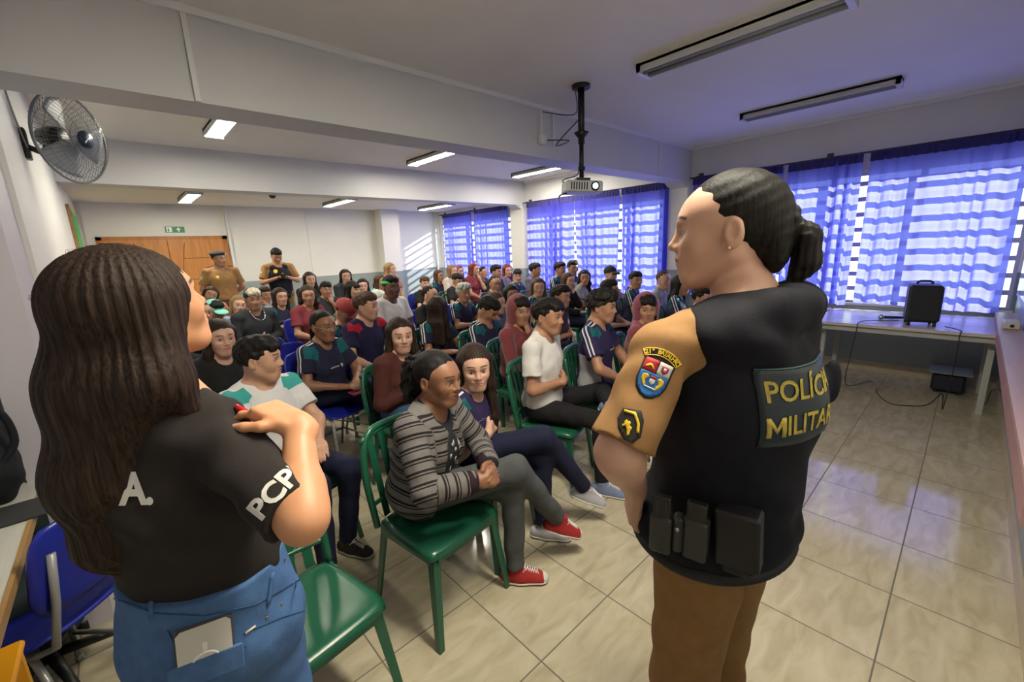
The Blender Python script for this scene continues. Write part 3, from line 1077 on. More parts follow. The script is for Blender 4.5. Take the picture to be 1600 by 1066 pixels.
def hand_prims(w, d, n, side, curl=.5, s=1.0, spread=.1, curls=None, thumb=.6):
    """w wrist, d direction of the hand, n palm normal (the way the palm looks), side +1 right / -1 left: thumb side"""
    w = Vector(w); d = Vector(d).normalized(); n = Vector(n); n = (n - d * n.dot(d)).normalized()
    t = d.cross(n) * side                    # thumb side direction
    Rm = np.array(Matrix((t, d, n)).transposed())
    P = [rbox(w + d * .047 * s, (.030 * s, .036 * s, .006 * s), .009 * s, Rm, .012), cap(w - d * .02, w + d * .02 * s, .024 * s, .022 * s, .02, flat=(np.array(n), 1.25))]
    Ls = (.070, .078, .072, .056)
    for i in range(4):
        off = (.027 - .018 * i) * s
        base = w + d * (.084 - (.004 if i in (0, 3) else 0)) * s + t * off
        fd = (d + t * spread * (1.5 - i) * .5).normalized()
        c = curl if curls is None else curls[i]
        p0 = base
        ang = 0
        for j_, fr in enumerate((.45, .31, .24)):
            ang += c * (1.0, 1.25, .8)[j_]
            dd = fd * cos(ang) + n * sin(ang)
            p1 = p0 + dd * Ls[i] * fr * s
            P.append(cap(p0, p1, (.0088 - .0008 * j_) * s, (.0082 - .0009 * j_) * s, .005))
            p0 = p1
    tb = w + d * .022 * s + t * .024 * s
    t1 = tb + (d * .55 + t * .75 + n * .25 * thumb).normalized() * .036 * s
    t2 = t1 + (d * .85 + t * .30 + n * .5 * thumb).normalized() * .030 * s
    t3 = t2 + (d * .95 - t * .05 + n * .7 * thumb).normalized() * .024 * s
    P += [cap(tb, t1, .0135 * s, .0115 * s, .010), cap(t1, t2, .0105 * s, .0095 * s, .006), cap(t2, t3, .0095 * s, .0080 * s, .006)]
    return P


def ik(S, T, L1, L2, pole):
    S = Vector(S); T = Vector(T)
    d = T - S
    dist = min(d.length, (L1 + L2) * .999)
    d.normalize()
    a = (L1 * L1 - L2 * L2 + dist * dist) / (2 * dist)
    h = math.sqrt(max(L1 * L1 - a * a, 0))
    pl = Vector(pole); pl = (pl - d * pl.dot(d)).normalized()
    return S + d * a + pl * h, S + d * dist
PEOPLE = []
# ------------------------------------------------------------------ cloth


def cloth_mat(name, rgb, rough=.85, stripe=None, yoke=None, side=None, bands=None, var=.10, sheen=.0, print_=None, lower=None, knit=False):
    if name in MATS: return MATS[name]
    m, nt, p = new_mat(name)
    N = nt.nodes.new
    L = nt.links.new

    def math_(op, a, b=None):
        n = N('ShaderNodeMath'); n.operation = op
        for i, v in enumerate((a, b)):
            if v is None: continue
            if isinstance(v, (int, float)): n.inputs[i].default_value = v
            else: L(v, n.inputs[i])
        return n.outputs[0]

    def mixc(fac, a, rgbb):
        mx = N('ShaderNodeMix'); mx.data_type = 'RGBA'
        L(fac, mx.inputs[0]); L(a, mx.inputs[6]); mx.inputs[7].default_value = (*rgbb, 1)
        return mx.outputs[2]

    tc = N('ShaderNodeTexCoord')
    nz = N('ShaderNodeTexNoise'); nz.inputs['Scale'].default_value = 30; nz.inputs['Detail'].default_value = 4
    L(tc.outputs['Object'], nz.inputs[0])
    mr = N('ShaderNodeMapRange'); mr.inputs[1].default_value = .3; mr.inputs[2].default_value = .7; mr.inputs[3].default_value = 1 - var; mr.inputs[4].default_value = 1 + var
    L(nz.outputs['Fac'], mr.inputs[0])
    base = N('ShaderNodeRGB'); base.outputs[0].default_value = (*rgb, 1)
    cur = base.outputs[0]
    at = N('ShaderNodeAttribute'); at.attribute_name = 'arm'
    s = N('ShaderNodeSeparateXYZ'); L(at.outputs['Vector'], s.inputs[0])
    q, o, l = s.outputs
    aq = math_('ABSOLUTE', q)
    at2 = N('ShaderNodeAttribute'); at2.attribute_name = 'body'
    s2 = N('ShaderNodeSeparateXYZ'); L(at2.outputs['Vector'], s2.inputs[0])
    bx, by, bz = s2.outputs
    if side:
        f = math_('MULTIPLY', math_('GREATER_THAN', math_('ABSOLUTE', bx), .118), math_('LESS_THAN', bz, .27))
        f = math_('MULTIPLY', f, math_('LESS_THAN', l, 0.001))
        cur = mixc(f, cur, side)
    if yoke:
        f = math_('MULTIPLY', math_('GREATER_THAN', aq, .036), math_('LESS_THAN', aq, .074))
        f = math_('MULTIPLY', f, math_('LESS_THAN', l, .175))
        f = math_('MULTIPLY', f, math_('GREATER_THAN', l, .05))
        cur = mixc(f, cur, yoke)
    if stripe:
        f1 = math_('LESS_THAN', math_('ABSOLUTE', math_('SUBTRACT', aq, .0135)), .0055)
        f = math_('MULTIPLY', f1, math_('GREATER_THAN', o, 0.0))
        f = math_('MULTIPLY', f, math_('GREATER_THAN', l, .03))
        cur = mixc(f, cur, stripe)
    if bands:
        at3 = N('ShaderNodeAttribute'); at3.attribute_name = 'band'
        fr = math_('FRACT', math_('MULTIPLY', at3.outputs['Fac'], bands[0]))
        f = math_('LESS_THAN', fr, bands[1])
        cur = mixc(f, cur, bands[2])
        if len(bands) > 3:
            f = math_('MULTIPLY', math_('GREATER_THAN', fr, bands[3]), math_('LESS_THAN', fr, bands[4]))
            cur = mixc(f, cur, bands[2])
    sc = N('ShaderNodeVectorMath'); sc.operation = 'SCALE'
    L(cur, sc.inputs[0]); L(mr.outputs[0], sc.inputs['Scale']); L(sc.outputs[0], p.inputs['Base Color'])
    n2 = N('ShaderNodeTexNoise'); n2.inputs['Scale'].default_value = 400 if not knit else 160; n2.inputs['Detail'].default_value = 2
    L(tc.outputs['Object'], n2.inputs[0])
    bp = N('ShaderNodeBump'); bp.inputs['Strength'].default_value = .25; bp.inputs['Distance'].default_value = .002
    L(n2.outputs['Fac'], bp.inputs['Height']); L(bp.outputs[0], p.inputs['Normal'])
    p.inputs['Roughness'].default_value = rough
    p.inputs['Specular IOR Level'].default_value = .25
    p.inputs['Sheen Weight'].default_value = sheen
    MATS[name] = m
    return m


WHT = (.62, .62, .64)
TEAL = (.012, .11, .13)
TOPS = dict(
    uniform=cloth_mat('navy_uniform_jersey', (0.018, 0.018, 0.045), stripe=WHT, yoke=TEAL),
    uniform_side=cloth_mat('navy_uniform_jersey_pale_sides', (0.026, 0.018, 0.065), stripe=WHT, yoke=TEAL, side=(.42, .42, .44)),
    uniform_red=cloth_mat('navy_jersey_red_yoke', (0.016, 0.014, 0.05), yoke=(.38, .012, .03)),
    uniform_white=cloth_mat('white_uniform_jersey', (0.62, 0.61, 0.62), yoke=(.05, .33, .31), var=.04),
    white=cloth_mat('white_cotton', (0.66, 0.63, 0.62), var=.04),
    black=cloth_mat('black_cotton', (0.017, 0.016, 0.017)),
    charcoal=cloth_mat('charcoal_cotton', (0.030, 0.034, 0.040)),
    maroon=cloth_mat('maroon_cotton', (0.20, 0.035, 0.045)),
    hood=cloth_mat('rust_maroon_fleece', (0.19, 0.040, 0.045), sheen=.3),
    hood2=cloth_mat('rose_maroon_fleece', (0.24, 0.045, 0.075), sheen=.3),
    brown=cloth_mat('brown_knit', (0.075, 0.022, 0.018), knit=True),
    darkbrown=cloth_mat('dark_brown_cotton', (0.045, 0.030, 0.030)),
    grey=cloth_mat('grey_fleece', (0.26, 0.25, 0.26)),
    teal=cloth_mat('pale_teal_cotton', (0.16, 0.42, 0.45)),
    denim=cloth_mat('pale_denim', (0.28, 0.40, 0.52)),
    lilac=cloth_mat('grey_lilac_cotton', (0.12, 0.10, 0.16)),
    cream=cloth_mat('cream_cotton', (0.55, 0.48, 0.40)),
    polo=cloth_mat('dark_plum_polo', (0.05, 0.025, 0.035), bands=None),
    green=cloth_mat('dark_green_cotton', (0.02, 0.045, 0.03)),
    pink=cloth_mat('salmon_cotton', (0.42, 0.16, 0.12)))
BOTS = dict(
    navy=cloth_mat('navy_track_trousers', (0.012, 0.014, 0.040)),
    black=cloth_mat('black_trousers', (0.013, 0.012, 0.015)),
    grey=cloth_mat('charcoal_grey_trousers', (0.075, 0.080, 0.085)),
    denim=cloth_mat('blue_denim', (0.05, 0.10, 0.22), knit=True),
    olive=cloth_mat('dark_olive_trousers', (0.04, 0.042, 0.03)))
M_sole = mat('pale_rubber_sole', (0.62, 0.60, 0.55), .6)
M_lace = mat('white_lace', (0.75, 0.72, 0.68), .8)
SHOES = dict(
    white=mat('white_shoe_leather', (0.60, 0.58, 0.52), .5, bump=.1, bscale=80),
    black=mat('black_shoe_suede', (0.018, 0.015, 0.012), .8, bump=.2, bscale=120),
    red=mat('red_canvas', (0.36, 0.018, 0.02), .8, bump=.2, bscale=400),
    grey=mat('grey_shoe_mesh', (0.42, 0.42, 0.47), .7, bump=.2, bscale=300),
    blue=mat('blue_grey_shoe_mesh', (0.16, 0.20, 0.33), .7, bump=.2, bscale=300))


def seg_param(V, a, b):
    a = np.array(a); b = np.array(b)
    ab = b - a
    t = np.clip(((V - a) @ ab) / (ab @ ab), 0, 1)
    c = a + t[:, None] * ab
    return t, c, np.linalg.norm(V - c, axis=1)


def top_attrs(V, J):
    """arm stripe coordinates, body coordinates and band coordinate for the garment vertices"""
    n = len(V)
    best = np.full(n, 9.0)
    arm = np.zeros((n, 3))
    bandv = np.zeros(n)
    M = np.array(J['TM'].inverted())
    loc = V @ M[:3, :3].T + M[:3, 3]
    Fw = np.array(J['TM'].to_3x3() @ Vector((0, 1, 0)))
    Up = np.array(J['TM'].to_3x3() @ Vector((0, 0, 1)))
    for sd in ('L', 'R'):
        lat = np.array(J['TM'].to_3x3() @ Vector((1 if sd == 'R' else -1, 0, 0)))
        nk = np.array(J['neck']) + lat * .04
        S = np.array(J['sh' + sd]); E = np.array(J['el' + sd]); W = np.array(J['wr' + sd])
        l0 = 0
        for (a, b, rr) in ((nk, S, .075), (S, E, .085), (E, W, .075)):
            t, c, d = seg_param(V, a, b)
            dr = (b - a) / np.linalg.norm(b - a)
            if a is nk:
                oh = Up
            else:
                oh = lat + .6 * Up * abs(dr @ lat) + Up * .15
            oh = oh - dr * (oh @ dr); oh = oh / np.linalg.norm(oh)
            qh = Fw - dr * (Fw @ dr) - oh * (Fw @ oh)
            nq = np.linalg.norm(qh)
            qh = qh / nq if nq > .15 else np.cross(dr, oh)
            dd = d / rr
            msk = (dd < best) & (d < rr)
            best[msk] = dd[msk]
            r_ = V - c
            arm[msk, 0] = (r_ @ qh)[msk]
            arm[msk, 1] = (r_ @ oh)[msk]
            Ls = np.linalg.norm(b - a)
            arm[msk, 2] = (l0 + t * Ls)[msk]
            if a is not nk:
                bandv[msk] = (l0 + ((V - a) @ dr))[msk]
            else:
                bandv[msk] = -loc[msk, 2]
            l0 += Ls
    non = best > 8
    bandv[non] = -loc[non, 2]
    return dict(arm=arm, body=loc, band=bandv)


def limb_prims(J, infl=0.0, which='skin'):
    pass


def make_shoe(ank, toe_dir, style, parent, base, s=1.0, pitch=0.0, vox=.005, detail=False, high=False, lace=True):
    """ank: ankle joint; toe_dir horizontal unit; pitch>0 toes down"""
    d = Vector((toe_dir[0], toe_dir[1], 0)).normalized()
    side = Vector((0, 0, 1)).cross(d)
    Rm = Matrix((side * -1, d, Vector((0, 0, 1)))).transposed() @ Matrix.Rotation(radians(-pitch), 3, 'X')
    M = Rm.to_4x4(); M.translation = Vector(ank)
    P = lambda x, y, z: M @ Vector((x * s, y * s, z * s))
    zb = -.075
    pr = [cap(P(0, -.045, zb + .028), P(0, .03, zb + .028), .036 * s, .040 * s, .02),
          cap(P(0, .03, zb + .024), P(.004, .130, zb + .016), .042 * s, .036 * s, .02),
          cap(P(0, .0, zb + .05), P(0, .0, .012 + (.02 if high else 0)), .040 * s, .040 * s, .02, cut=1),
          cap(P(0, .01, zb + .065), P(0, .10, zb + .034), .032 * s, .026 * s, .02),
          rbox(P(0, 0, -.12 + .0), (.2, .3, .035), .004, Rm, .004, True)]
    V, F = sdf_mesh(pr, vox)
    UV_, UF_ = V.copy(), F
    up = link_mesh(np_mesh('shoe', V, F, SHOES[style]), 'shoe', parent, base)
    so = [cap(P(0, -.045, zb + .008), P(0, .03, zb + .008), .038 * s, .043 * s, .02, flat=(np.array(Rm @ Vector((0, 0, 1))), 3.2)),
          cap(P(0, .03, zb + .008), P(.004, .132, zb + .010), .043 * s, .039 * s, .02, flat=(np.array(Rm @ Vector((0, 0, 1))), 3.0))]
    V, F = sdf_mesh(so, vox)
    sole = link_mesh(np_mesh('sole', V, F, M_sole), 'sole', up, base)
    if detail:
        mb = MB()
        bv = BVHTree.FromPolygons(UV_.tolist(), UF_.tolist())

        def surf(x, y, off=.0015):
            o_ = P(x, y, .16); dn = (P(x, y, 0) - o_).normalized()
            h = bv.ray_cast(o_, dn)
            return (h[0] - dn * off) if h[0] is not None else P(x, y, 0)
        n = 6
        for i in range(n):
            y = .045 + .062 * i / (n - 1)
            y2 = y + .012
            for a, b_ in ((-1, 1), (1, -1)):
                mb.tube([surf(a * .020, y), surf(a * .007, y + .004, .004), surf(b_ * .007, y2 - .004, .004), surf(b_ * .020, y2)], .0022, 6)
        for a in (-1, 1):
            mb.tube([surf(0, .045, .004), surf(a * .02, .055, .008), surf(a * .034, .04, .006)], .002, 6)
        mb.build('laces', M_lace, up, loc=base).location = (0, 0, 0)
        if style == 'red':
            tc = [cap(P(0, .118, zb + .018), P(.003, .136, zb + .016), .0370 * s, .0345 * s, .01), rbox(P(0, .05, -.02), (.2, .062, .2), .002, Rm, .002, True), rbox(P(0, 0, -.12), (.2, .3, .035), .004, Rm, .004, True)]
            V, F = sdf_mesh(tc, vox)
            link_mesh(np_mesh('toe_cap', V, F, M_sole), 'toe_cap', up, base)
    return up


def figure(J, o):
    """J joints, o options -> top-level 'person' body mesh with hair and clothing as children"""
    vox = o.get('vox', .009); hv = o.get('hvox', vox)
    fem = o.get('fem', True)
    base = Vector(o['base'])
    sk = SKIN[o['skin']]
    w = J['w']; hs = J['hs']
    TM = J['TM']; TR = np.array(TM.to_3x3())
    T = lambda x, y, z: TM @ Vector((x, y, z))
    neck = J['neck']; tl = J['tl']       # torso length hip -> neck base
    HM = J['HM']
    fat = o.get('fat', 1.0)
    sl = o.get('sleeve', 'short')
    # ---- skin
    P = head_prims(HM, fem, hs)
    jaw = HM @ Vector((0, -.018, -.055)); nb = T(0, -.012, tl + .0)
    P.append(cap(jaw, nb, o.get('neckr', .048) * hs * (1 if fem else 1.12), .054 * hs * (1 if fem else 1.12), .025))
    P.append(cap(T(0, -.012, tl - .005), T(0, 0, tl - .10), .058, .075, .04))
    nm = jaw.lerp(nb, .62)
    for sd, q in (('L', -1), ('R', 1)):
        P.append(cap(nb, J['sh' + sd], .045, .042, .035))
        P.append(cap(nm, T(q * w * .62, -.018, tl - .012), .034, .030, .035))
    P.append(ell(T(0, .0, tl - .14), (w * .80, .082, .15), TR, .03))
    P.append(cap(T(0, 0, tl - .2), T(0, 0, .02), .085, .10, .03))
    for sd, q in (('L', 1), ('R', 1)):
        S, E, W = J['sh' + sd], J['el' + sd], J['wr' + sd]
        am = o.get('armr', 1.0)
        P += [cap(S, E, .042 * am, .035 * am, .02), cap(E, W, .036 * am, .0235 * am, .02)]
        mid = Vector(E).lerp(Vector(W), .28)
        P.append(cap(Vector(E).lerp(mid, .5), mid, .036 * am, .036 * am, .02))
        hd = J['hand' + sd]
        P += hand_prims(W, hd[0], hd[1], 1 if sd == 'R' else -1, hd[2], J['ls'] * .98, spread=o.get('spread', .1), curls=hd[3] if len(hd) > 3 else None)
        P += [cap(J['hip' + sd], J['kn' + sd], .06, .045, .02), cap(J['kn' + sd], J['an' + sd], .045, .032, .02)]
    if hv < vox:
        zs = float(min(jaw.z, HM.translation.z) - .04)
        zs = math.floor(zs / (hv)) * hv
        Pa = P
        V1, F1 = sdf_mesh(Pa, hv, lo=[-99, -99, zs])
        V2, F2 = sdf_mesh(Pa, vox, hi=[99, 99, zs + vox])
        V, F = catmesh([(V1, F1), (V2, F2)])
    else:
        V, F = sdf_mesh(P, vox)
    near = np.linalg.norm(V - np.array(HM.translation), axis=1) < .16
    fa = {k: np.where(near, v, 0) for k, v in face_attr(V, HM).items()}
    if o.get('nails'):
        pass
    me = np_mesh('person', V, F, sk, fa)
    body = link_mesh(me, 'person', None, base)
    tag(body, o['label'], 'person', o.get('group'))
    # ---- top
    top = o.get('top', 'black'); tm = TOPS[top] if isinstance(top, str) else top
    inf = o.get('infl', .012)
    fat_t = fat; fat = o.get('fat_top', fat)
    ch = .105 * fat + inf
    G = []
    G += [ell(T(0, .000, tl - .155), (w + inf - .012, ch, .165), TR, .05),
          cap(T(0, .0, tl - .20), T(0, .005, .06), .108 * fat + inf, .118 * fat + inf, .05, flat=(TR[:, 0], .80)),
          ell(T(0, .0, .03), ((.150 if fem else .145) * fat + inf, .118 * fat + inf, .085), TR, .04)]
    if fem:
        G += [ell(T(.065, .075, tl - .185), (.055, .052, .055), TR, .035), ell(T(-.065, .075, tl - .185), (.055, .052, .055), TR, .035)]
    nbk = T(0, -.018, tl - .012)
    for sd in ('L', 'R'):
        S, E, W = (Vector(J[k + sd]) for k in ('sh', 'el', 'wr'))
        G.append(cap(T(0, -.012, tl - .025), S, .056 + inf * .5, .050 + inf * .6, .035))
        if not o.get('notrap'): G.append(cap(T(0, -.020, tl + .018), T((1 if sd == 'R' else -1) * w * .62, -.018, tl - .010), .040 + inf * .5, .034 + inf * .5, .03))
        if sl == 'short':
            t = o.get('slen', .66)
            G.append(cap(S, S.lerp(E, t), .050 + inf * .7, o.get('sler', .053 + inf * .9), .02, cut=1))
        elif sl == 'long':
            G += [cap(S, E, .050 + inf * .7, .045 + inf * .6, .025), cap(E, E.lerp(W, .96), .045 + inf * .6, .034 + inf * .4, .02, cut=1)]
        elif sl == 'tank':
            pass
    if o.get('hoodup') or o.get('hooddown'):
        pass
    # neck opening
    G.append(cap(T(0, .012, tl + .085), T(0, .040, tl + .0), .062, .050, .010, None, True))
    pl = []
    if o.get('hem') is not None:
        un = -TR[:, 2]; pl = [(un, float(un @ np.array(T(0, 0, o['hem']))))]
    V, F = sdf_mesh(G, o.get('cvox', vox), fold=o.get('fold', .0022), planes=pl)
    attrs = top_attrs(V, J)
    sh = link_mesh(np_mesh('shirt', V, F, tm, attrs), o.get('topname', 'shirt'), body, base)
    J['shirt'] = sh
    # ---- trousers
    fat = fat_t
    bm = BOTS[o.get('bottom', 'navy')]
    G = [ell(T(0, -.01, .0), (.150 * fat + .006, .118 * fat, .10), TR, .04)]
    if o.get('waist'):
        G.append(cap(T(0, -.005, 0), T(0, 0, o['waist']), .140 * fat, .122 * fat, .03, cut=1, flat=(TR[:, 0], .86)))
    for sd in ('L', 'R'):
        Hh, K, A = (Vector(J[k + sd]) for k in ('hip', 'kn', 'an'))
        tr = o.get('thigh', 1.0)
        G += [cap(Hh, K, .082 * tr, .060 * tr, .03), cap(K, A.lerp(K, .04), .060 * tr, .045, .03, cut=1)]
    V, F = sdf_mesh(G, o.get('cvox', vox), fold=.003, fscale=.8)
    link_mesh(np_mesh('trousers', V, F, bm), 'trousers', body, base)
    # ---- shoes
    for sd in ('L', 'R'):
        A = J['an' + sd]
        make_shoe(A, J['toe' + sd], o.get('shoe', 'white'), body, base, J['ls'], J.get('pitch' + sd, 0), vox=.009 if vox > .006 else .004, detail=o.get('shoedetail', False), high=o.get('shoehigh', False))
    # ---- hair
    st = o.get('hair', 'short')
    if st:
        hm = hair_mesh(st, .008 if hv > .006 else (.0055 if hv > .0035 else .0035)).copy()
        hm.materials.clear(); hm.materials.append(HAIR[o.get('hc', 'black')])
        h = bpy.data.objects.new('hair', hm); COL.objects.link(h); h.parent = body
        Mx = HM.copy(); Mx.translation = HM.translation - base
        h.matrix_local = Mx @ Matrix.Scale(hs, 4) if False else Mx
    hw = o.get('headwear')
    if hw: headwear(hw, o, HM, body, base, hv)
    for ex in o.get('extras', ()): EXTRAS[ex](J, o, body, base)
    return body


def local_obj(me, name, HM, body, base):
    h = bpy.data.objects.new(name, me); COL.objects.link(h); h.parent = body
    Mx = HM.copy(); Mx.translation = HM.translation - base
    h.matrix_local = Mx
    return h


def headwear(kind, o, HM, body, base, hv):
    v = .008 if hv > .006 else .005
    if kind in ('hood', 'hood2'):
        P = [ell((0, -.020, .030), (.104, .122, .112), None, .02), cap((0, -.02, -.03), (0, -.03, -.15), .098, .115, .05),
             ell((0, -.010, .020), (.090, .112, .098), None, .01, True), ell((0, .13, -.02), (.078, .10, .125), None, .01, True), cap((0, .0, -.05), (0, .0, -.22), .080, .085, .02, None, True)]
        V, F = sdf_mesh(P, v, disp=lambda X, Y, Z: .003 * np.sin(40 * Z + 20 * Y) * np.sin(30 * X + 12 * Z))
        local_obj(np_mesh('hood', V, F, TOPS[kind]), 'hood', HM, body, base)
        return
    if kind.startswith('cap'):
        # cap:colour:direction
        _, col, direc = kind.split(':')
        cols = dict(black=(.012, .012, .014), maroon=(.28, .035, .03), mint=(.20, .62, .52), white=(.62, .60, .55), beige=(.45, .36, .26))
        m_ = mat('cap_cloth_' + col, cols[col], .8, bump=.1, bscale=300)
        P = [ell((0, -.014, .044), (.088, .106, .088), None, .01), rbox((0, .0, -.045), (.2, .2, .06), .01, Matrix.Rotation(radians(6 if direc == 'f' else -12), 3, 'X'), .006, True)]
        V, F = sdf_mesh(P, v)
        c = local_obj(np_mesh('cap', V, F, m_), 'cap', HM, body, base)
        sgn = 1 if direc == 'f' else -1
        P = [ell((0, sgn * .105, .030 if sgn > 0 else .015), (.070, .072, .022), None, .01), rbox((0, sgn * .10, -.034 if sgn > 0 else -.05), (.2, .2, .05), .01, Matrix.Rotation(radians(-10 * sgn), 3, 'X'), .004, True), ell((0, -.012, .02), (.082, .100, .09), None, .005, True)]
        V, F = sdf_mesh(P, v * .8)
        mb_ = m_ if col != 'white' else mat('cap_visor_olive', (.22, .20, .12), .8)
        br = np_mesh('visor', V, F, mb_)
        hh = bpy.data.objects.new('visor', br); COL.objects.link(hh); hh.parent = c
        mb = MB(); mb.sphere((0, -.014, .133), .008, 6); bt = mb.build('button', mb_, c)
        return
    if kind == 'headband':
        P = [ell((0, -.014, .040), (.088, .106, .094), None, .01), rbox((0, 0, .150), (.2, .2, .065), .01, Matrix.Rotation(radians(10), 3, 'X'), .004, True), rbox((0, 0, -.035), (.2, .2, .065), .01, Matrix.Rotation(radians(10), 3, 'X'), .004, True)]
        V, F = sdf_mesh(P, v * .8)
        local_obj(np_mesh('headband', V, F, mat('bright_green_band', (.05, .50, .12), .7)), 'headband', HM, body, base)
    if kind == 'beret':
        P = [ell((.012, -.01, .088), (.098, .110, .038), Matrix.Rotation(radians(9), 3, 'Y'), .02), ell((0, -.012, .050), (.086, .104, .062), None, .02), rbox((0, 0, -.040), (.2, .2, .080), .01, Matrix.Rotation(radians(6), 3, 'X'), .004, True)]
        V, F = sdf_mesh(P, v * .8)
        c = local_obj(np_mesh('beret', V, F, mat('black_felt', (.012, .011, .016), .9)), 'beret', HM, body, base)
        mb = MB(); mb.sphere((-.055, .080, .078), .014, 6, sc=(1, .5, 1)); mb.build('badge', mat('silver_badge', (.6, .6, .6), .3, 1), c)


def seated_joints(Hc, hyaw, hpitch, hroll, by, pose, lean=.03, side=0.0, legs='flat', fem=True, hs=1.0, var=0, ly=0):
    rnd = random.Random(var)
    B = yawM(by)
    hipz = .535
    T_ = Hc.z - hipz
    ts = min(max(T_ / .62, .9), 1.18)
    ls = ts ** .6
    hip = Vector((Hc.x, Hc.y, 0)) - B @ Vector((side, lean + .03, 0)); hip.z = hipz
    nk_target = Vector(Hc) - Vector((0, 0, .138 * hs)) - B @ Vector((0, .035, 0))
    up = (nk_target - hip)
    tl = up.length
    up.normalize()
    x = B @ Vector((1, 0, 0)); x = (x - up * x.dot(up)).normalized(); y = up.cross(x)
    TM = Matrix((x, y, up)).transposed().to_4x4(); TM.translation = hip
    w = .152 if fem else .172
    w *= ls
    J = dict(TM=TM, tl=tl, neck=nk_target, w=w, ls=ls, hs=hs)
    T = lambda a, b, c: TM @ Vector((a, b, c))
    J['shR'] = T(w, -.01, tl - .045); J['shL'] = T(-w, -.01, tl - .045)
    U, Fo = .27 * ls, .24 * ls
    Lc = lambda a, b, c: hip + B @ Vector((a, b, c - hipz))       # body-yaw local, absolute height
    # legs
    B_ = B; Lc_ = Lc
    B = yawM(by + ly)
    Lc = lambda a, b, c: hip + B @ Vector((a, b, c - hipz))
    j = lambda a: rnd.uniform(-a, a)
    for sd, q in (('R', 1), ('L', -1)):
        J['hip' + sd] = Lc(q * .085, .02, .525)
        if legs == 'flat':
            J['kn' + sd] = Lc(q * (.10 + j(.03)), .43 * ls, .50 + j(.01))
            J['an' + sd] = Lc(q * (.09 + j(.03)), (.42 + j(.07)) * ls, .075)
            J['toe' + sd] = B @ Vector((q * .15, 1, 0))
    if legs in ('crossR', 'crossL'):
        a, b_ = ('R', 'L') if legs == 'crossR' else ('L', 'R')
        q = 1 if a == 'R' else -1
        J['kn' + b_] = Lc(-q * .05, .44 * ls, .49); J['an' + b_] = Lc(-q * .03, .44 * ls, .075); J['toe' + b_] = B @ Vector((0, 1, 0))
        J['kn' + a] = Lc(-q * .02, .46 * ls, .61); J['an' + a] = Lc(-q * .20, .68 * ls, .22); J['toe' + a] = B @ Vector((-q * .3, 1, 0)); J['pitch' + a] = 25
        J['hip' + a] = Lc(q * .085, .02, .54)
    if legs == 'fig4':      # left ankle laid on the right knee
        J['knR'] = Lc(.08, .44 * ls, .50); J['anR'] = Lc(.09, .46 * ls, .075); J['toeR'] = B @ Vector((0, 1, 0))
        J['knL'] = Lc(-.30, .34 * ls, .56); J['anL'] = Lc(.05, .50 * ls, .60); J['toeL'] = B @ Vector((.5, .85, 0)); J['pitchL'] = 20
    B = B_; Lc = Lc_
    # arms
    pole = {}
    hands = {}
    fwd = B @ Vector((0, 1, 0)); rt = B @ Vector((1, 0, 0)); dn = Vector((0, 0, -1)); upv = Vector((0, 0, 1))
    sc = tl / .47

    def arm(sd, tgt, pole, hd, pn, curl=.35, curls=None):
        q = 1 if sd == 'R' else -1
        E, W = ik(J['sh' + sd], tgt, U, Fo, pole)
        J['el' + sd] = E; J['wr' + sd] = W
        J['hand' + sd] = (hd, pn, curl) if curls is None else (hd, pn, curl, curls)

    for sd, q in (('R', 1), ('L', -1)):
        if pose == 'lap' or (pose == 'faceR' and sd == 'L') or (pose == 'faceL' and sd == 'R'):
            arm(sd, Lc(q * .07, .26, .64), rt * q * .9 - fwd * .5 + dn * .3, fwd * .8 - rt * q * .5, dn, .35)
        elif pose == 'thigh':
            arm(sd, Lc(q * .11, .27, .63), rt * q * 1.0 - fwd * .4, fwd * 1.0 - rt * q * .1 + dn * .2, dn, .3)
        elif pose == 'clasp':
            arm(sd, Lc(q * .055, .33, .66), rt * q * .9 - fwd * .4 + dn * .3, fwd * .55 - rt * q * .75, (dn * .3 - rt * q), .8)
        elif pose == 'cross':
            f = .180 if sd == 'R' else .150
            zz = .725 if sd == 'R' else .705
            zz = hipz + (zz - hipz) * sc
            arm(sd, Lc(q * .045, f, zz), rt * q * .8 + dn * 1.0 - fwd * .3, (-rt * q * 1.0 - fwd * (.35 if sd == 'R' else .05) + upv * (.05 if sd == 'R' else -.1)), -fwd, .22)
        elif pose in ('faceR', 'faceL', 'faceB'):
            ft = Hc + (Matrix.Rotation(radians(hyaw - 90), 3, 'Z') @ Vector((q * .03, .075, -.155)))
            arm(sd, ft, dn * 1.0 + rt * q * .35 + fwd * .3, (Hc + Vector((0, 0, .02)) - ft) + rt * q * .05, (Hc - ft) * .3 + fwd * -.6, .75)
    return J


SPECS = []


def person(px, py, hp, **o):
    SPECS.append((px, py, hp, o))


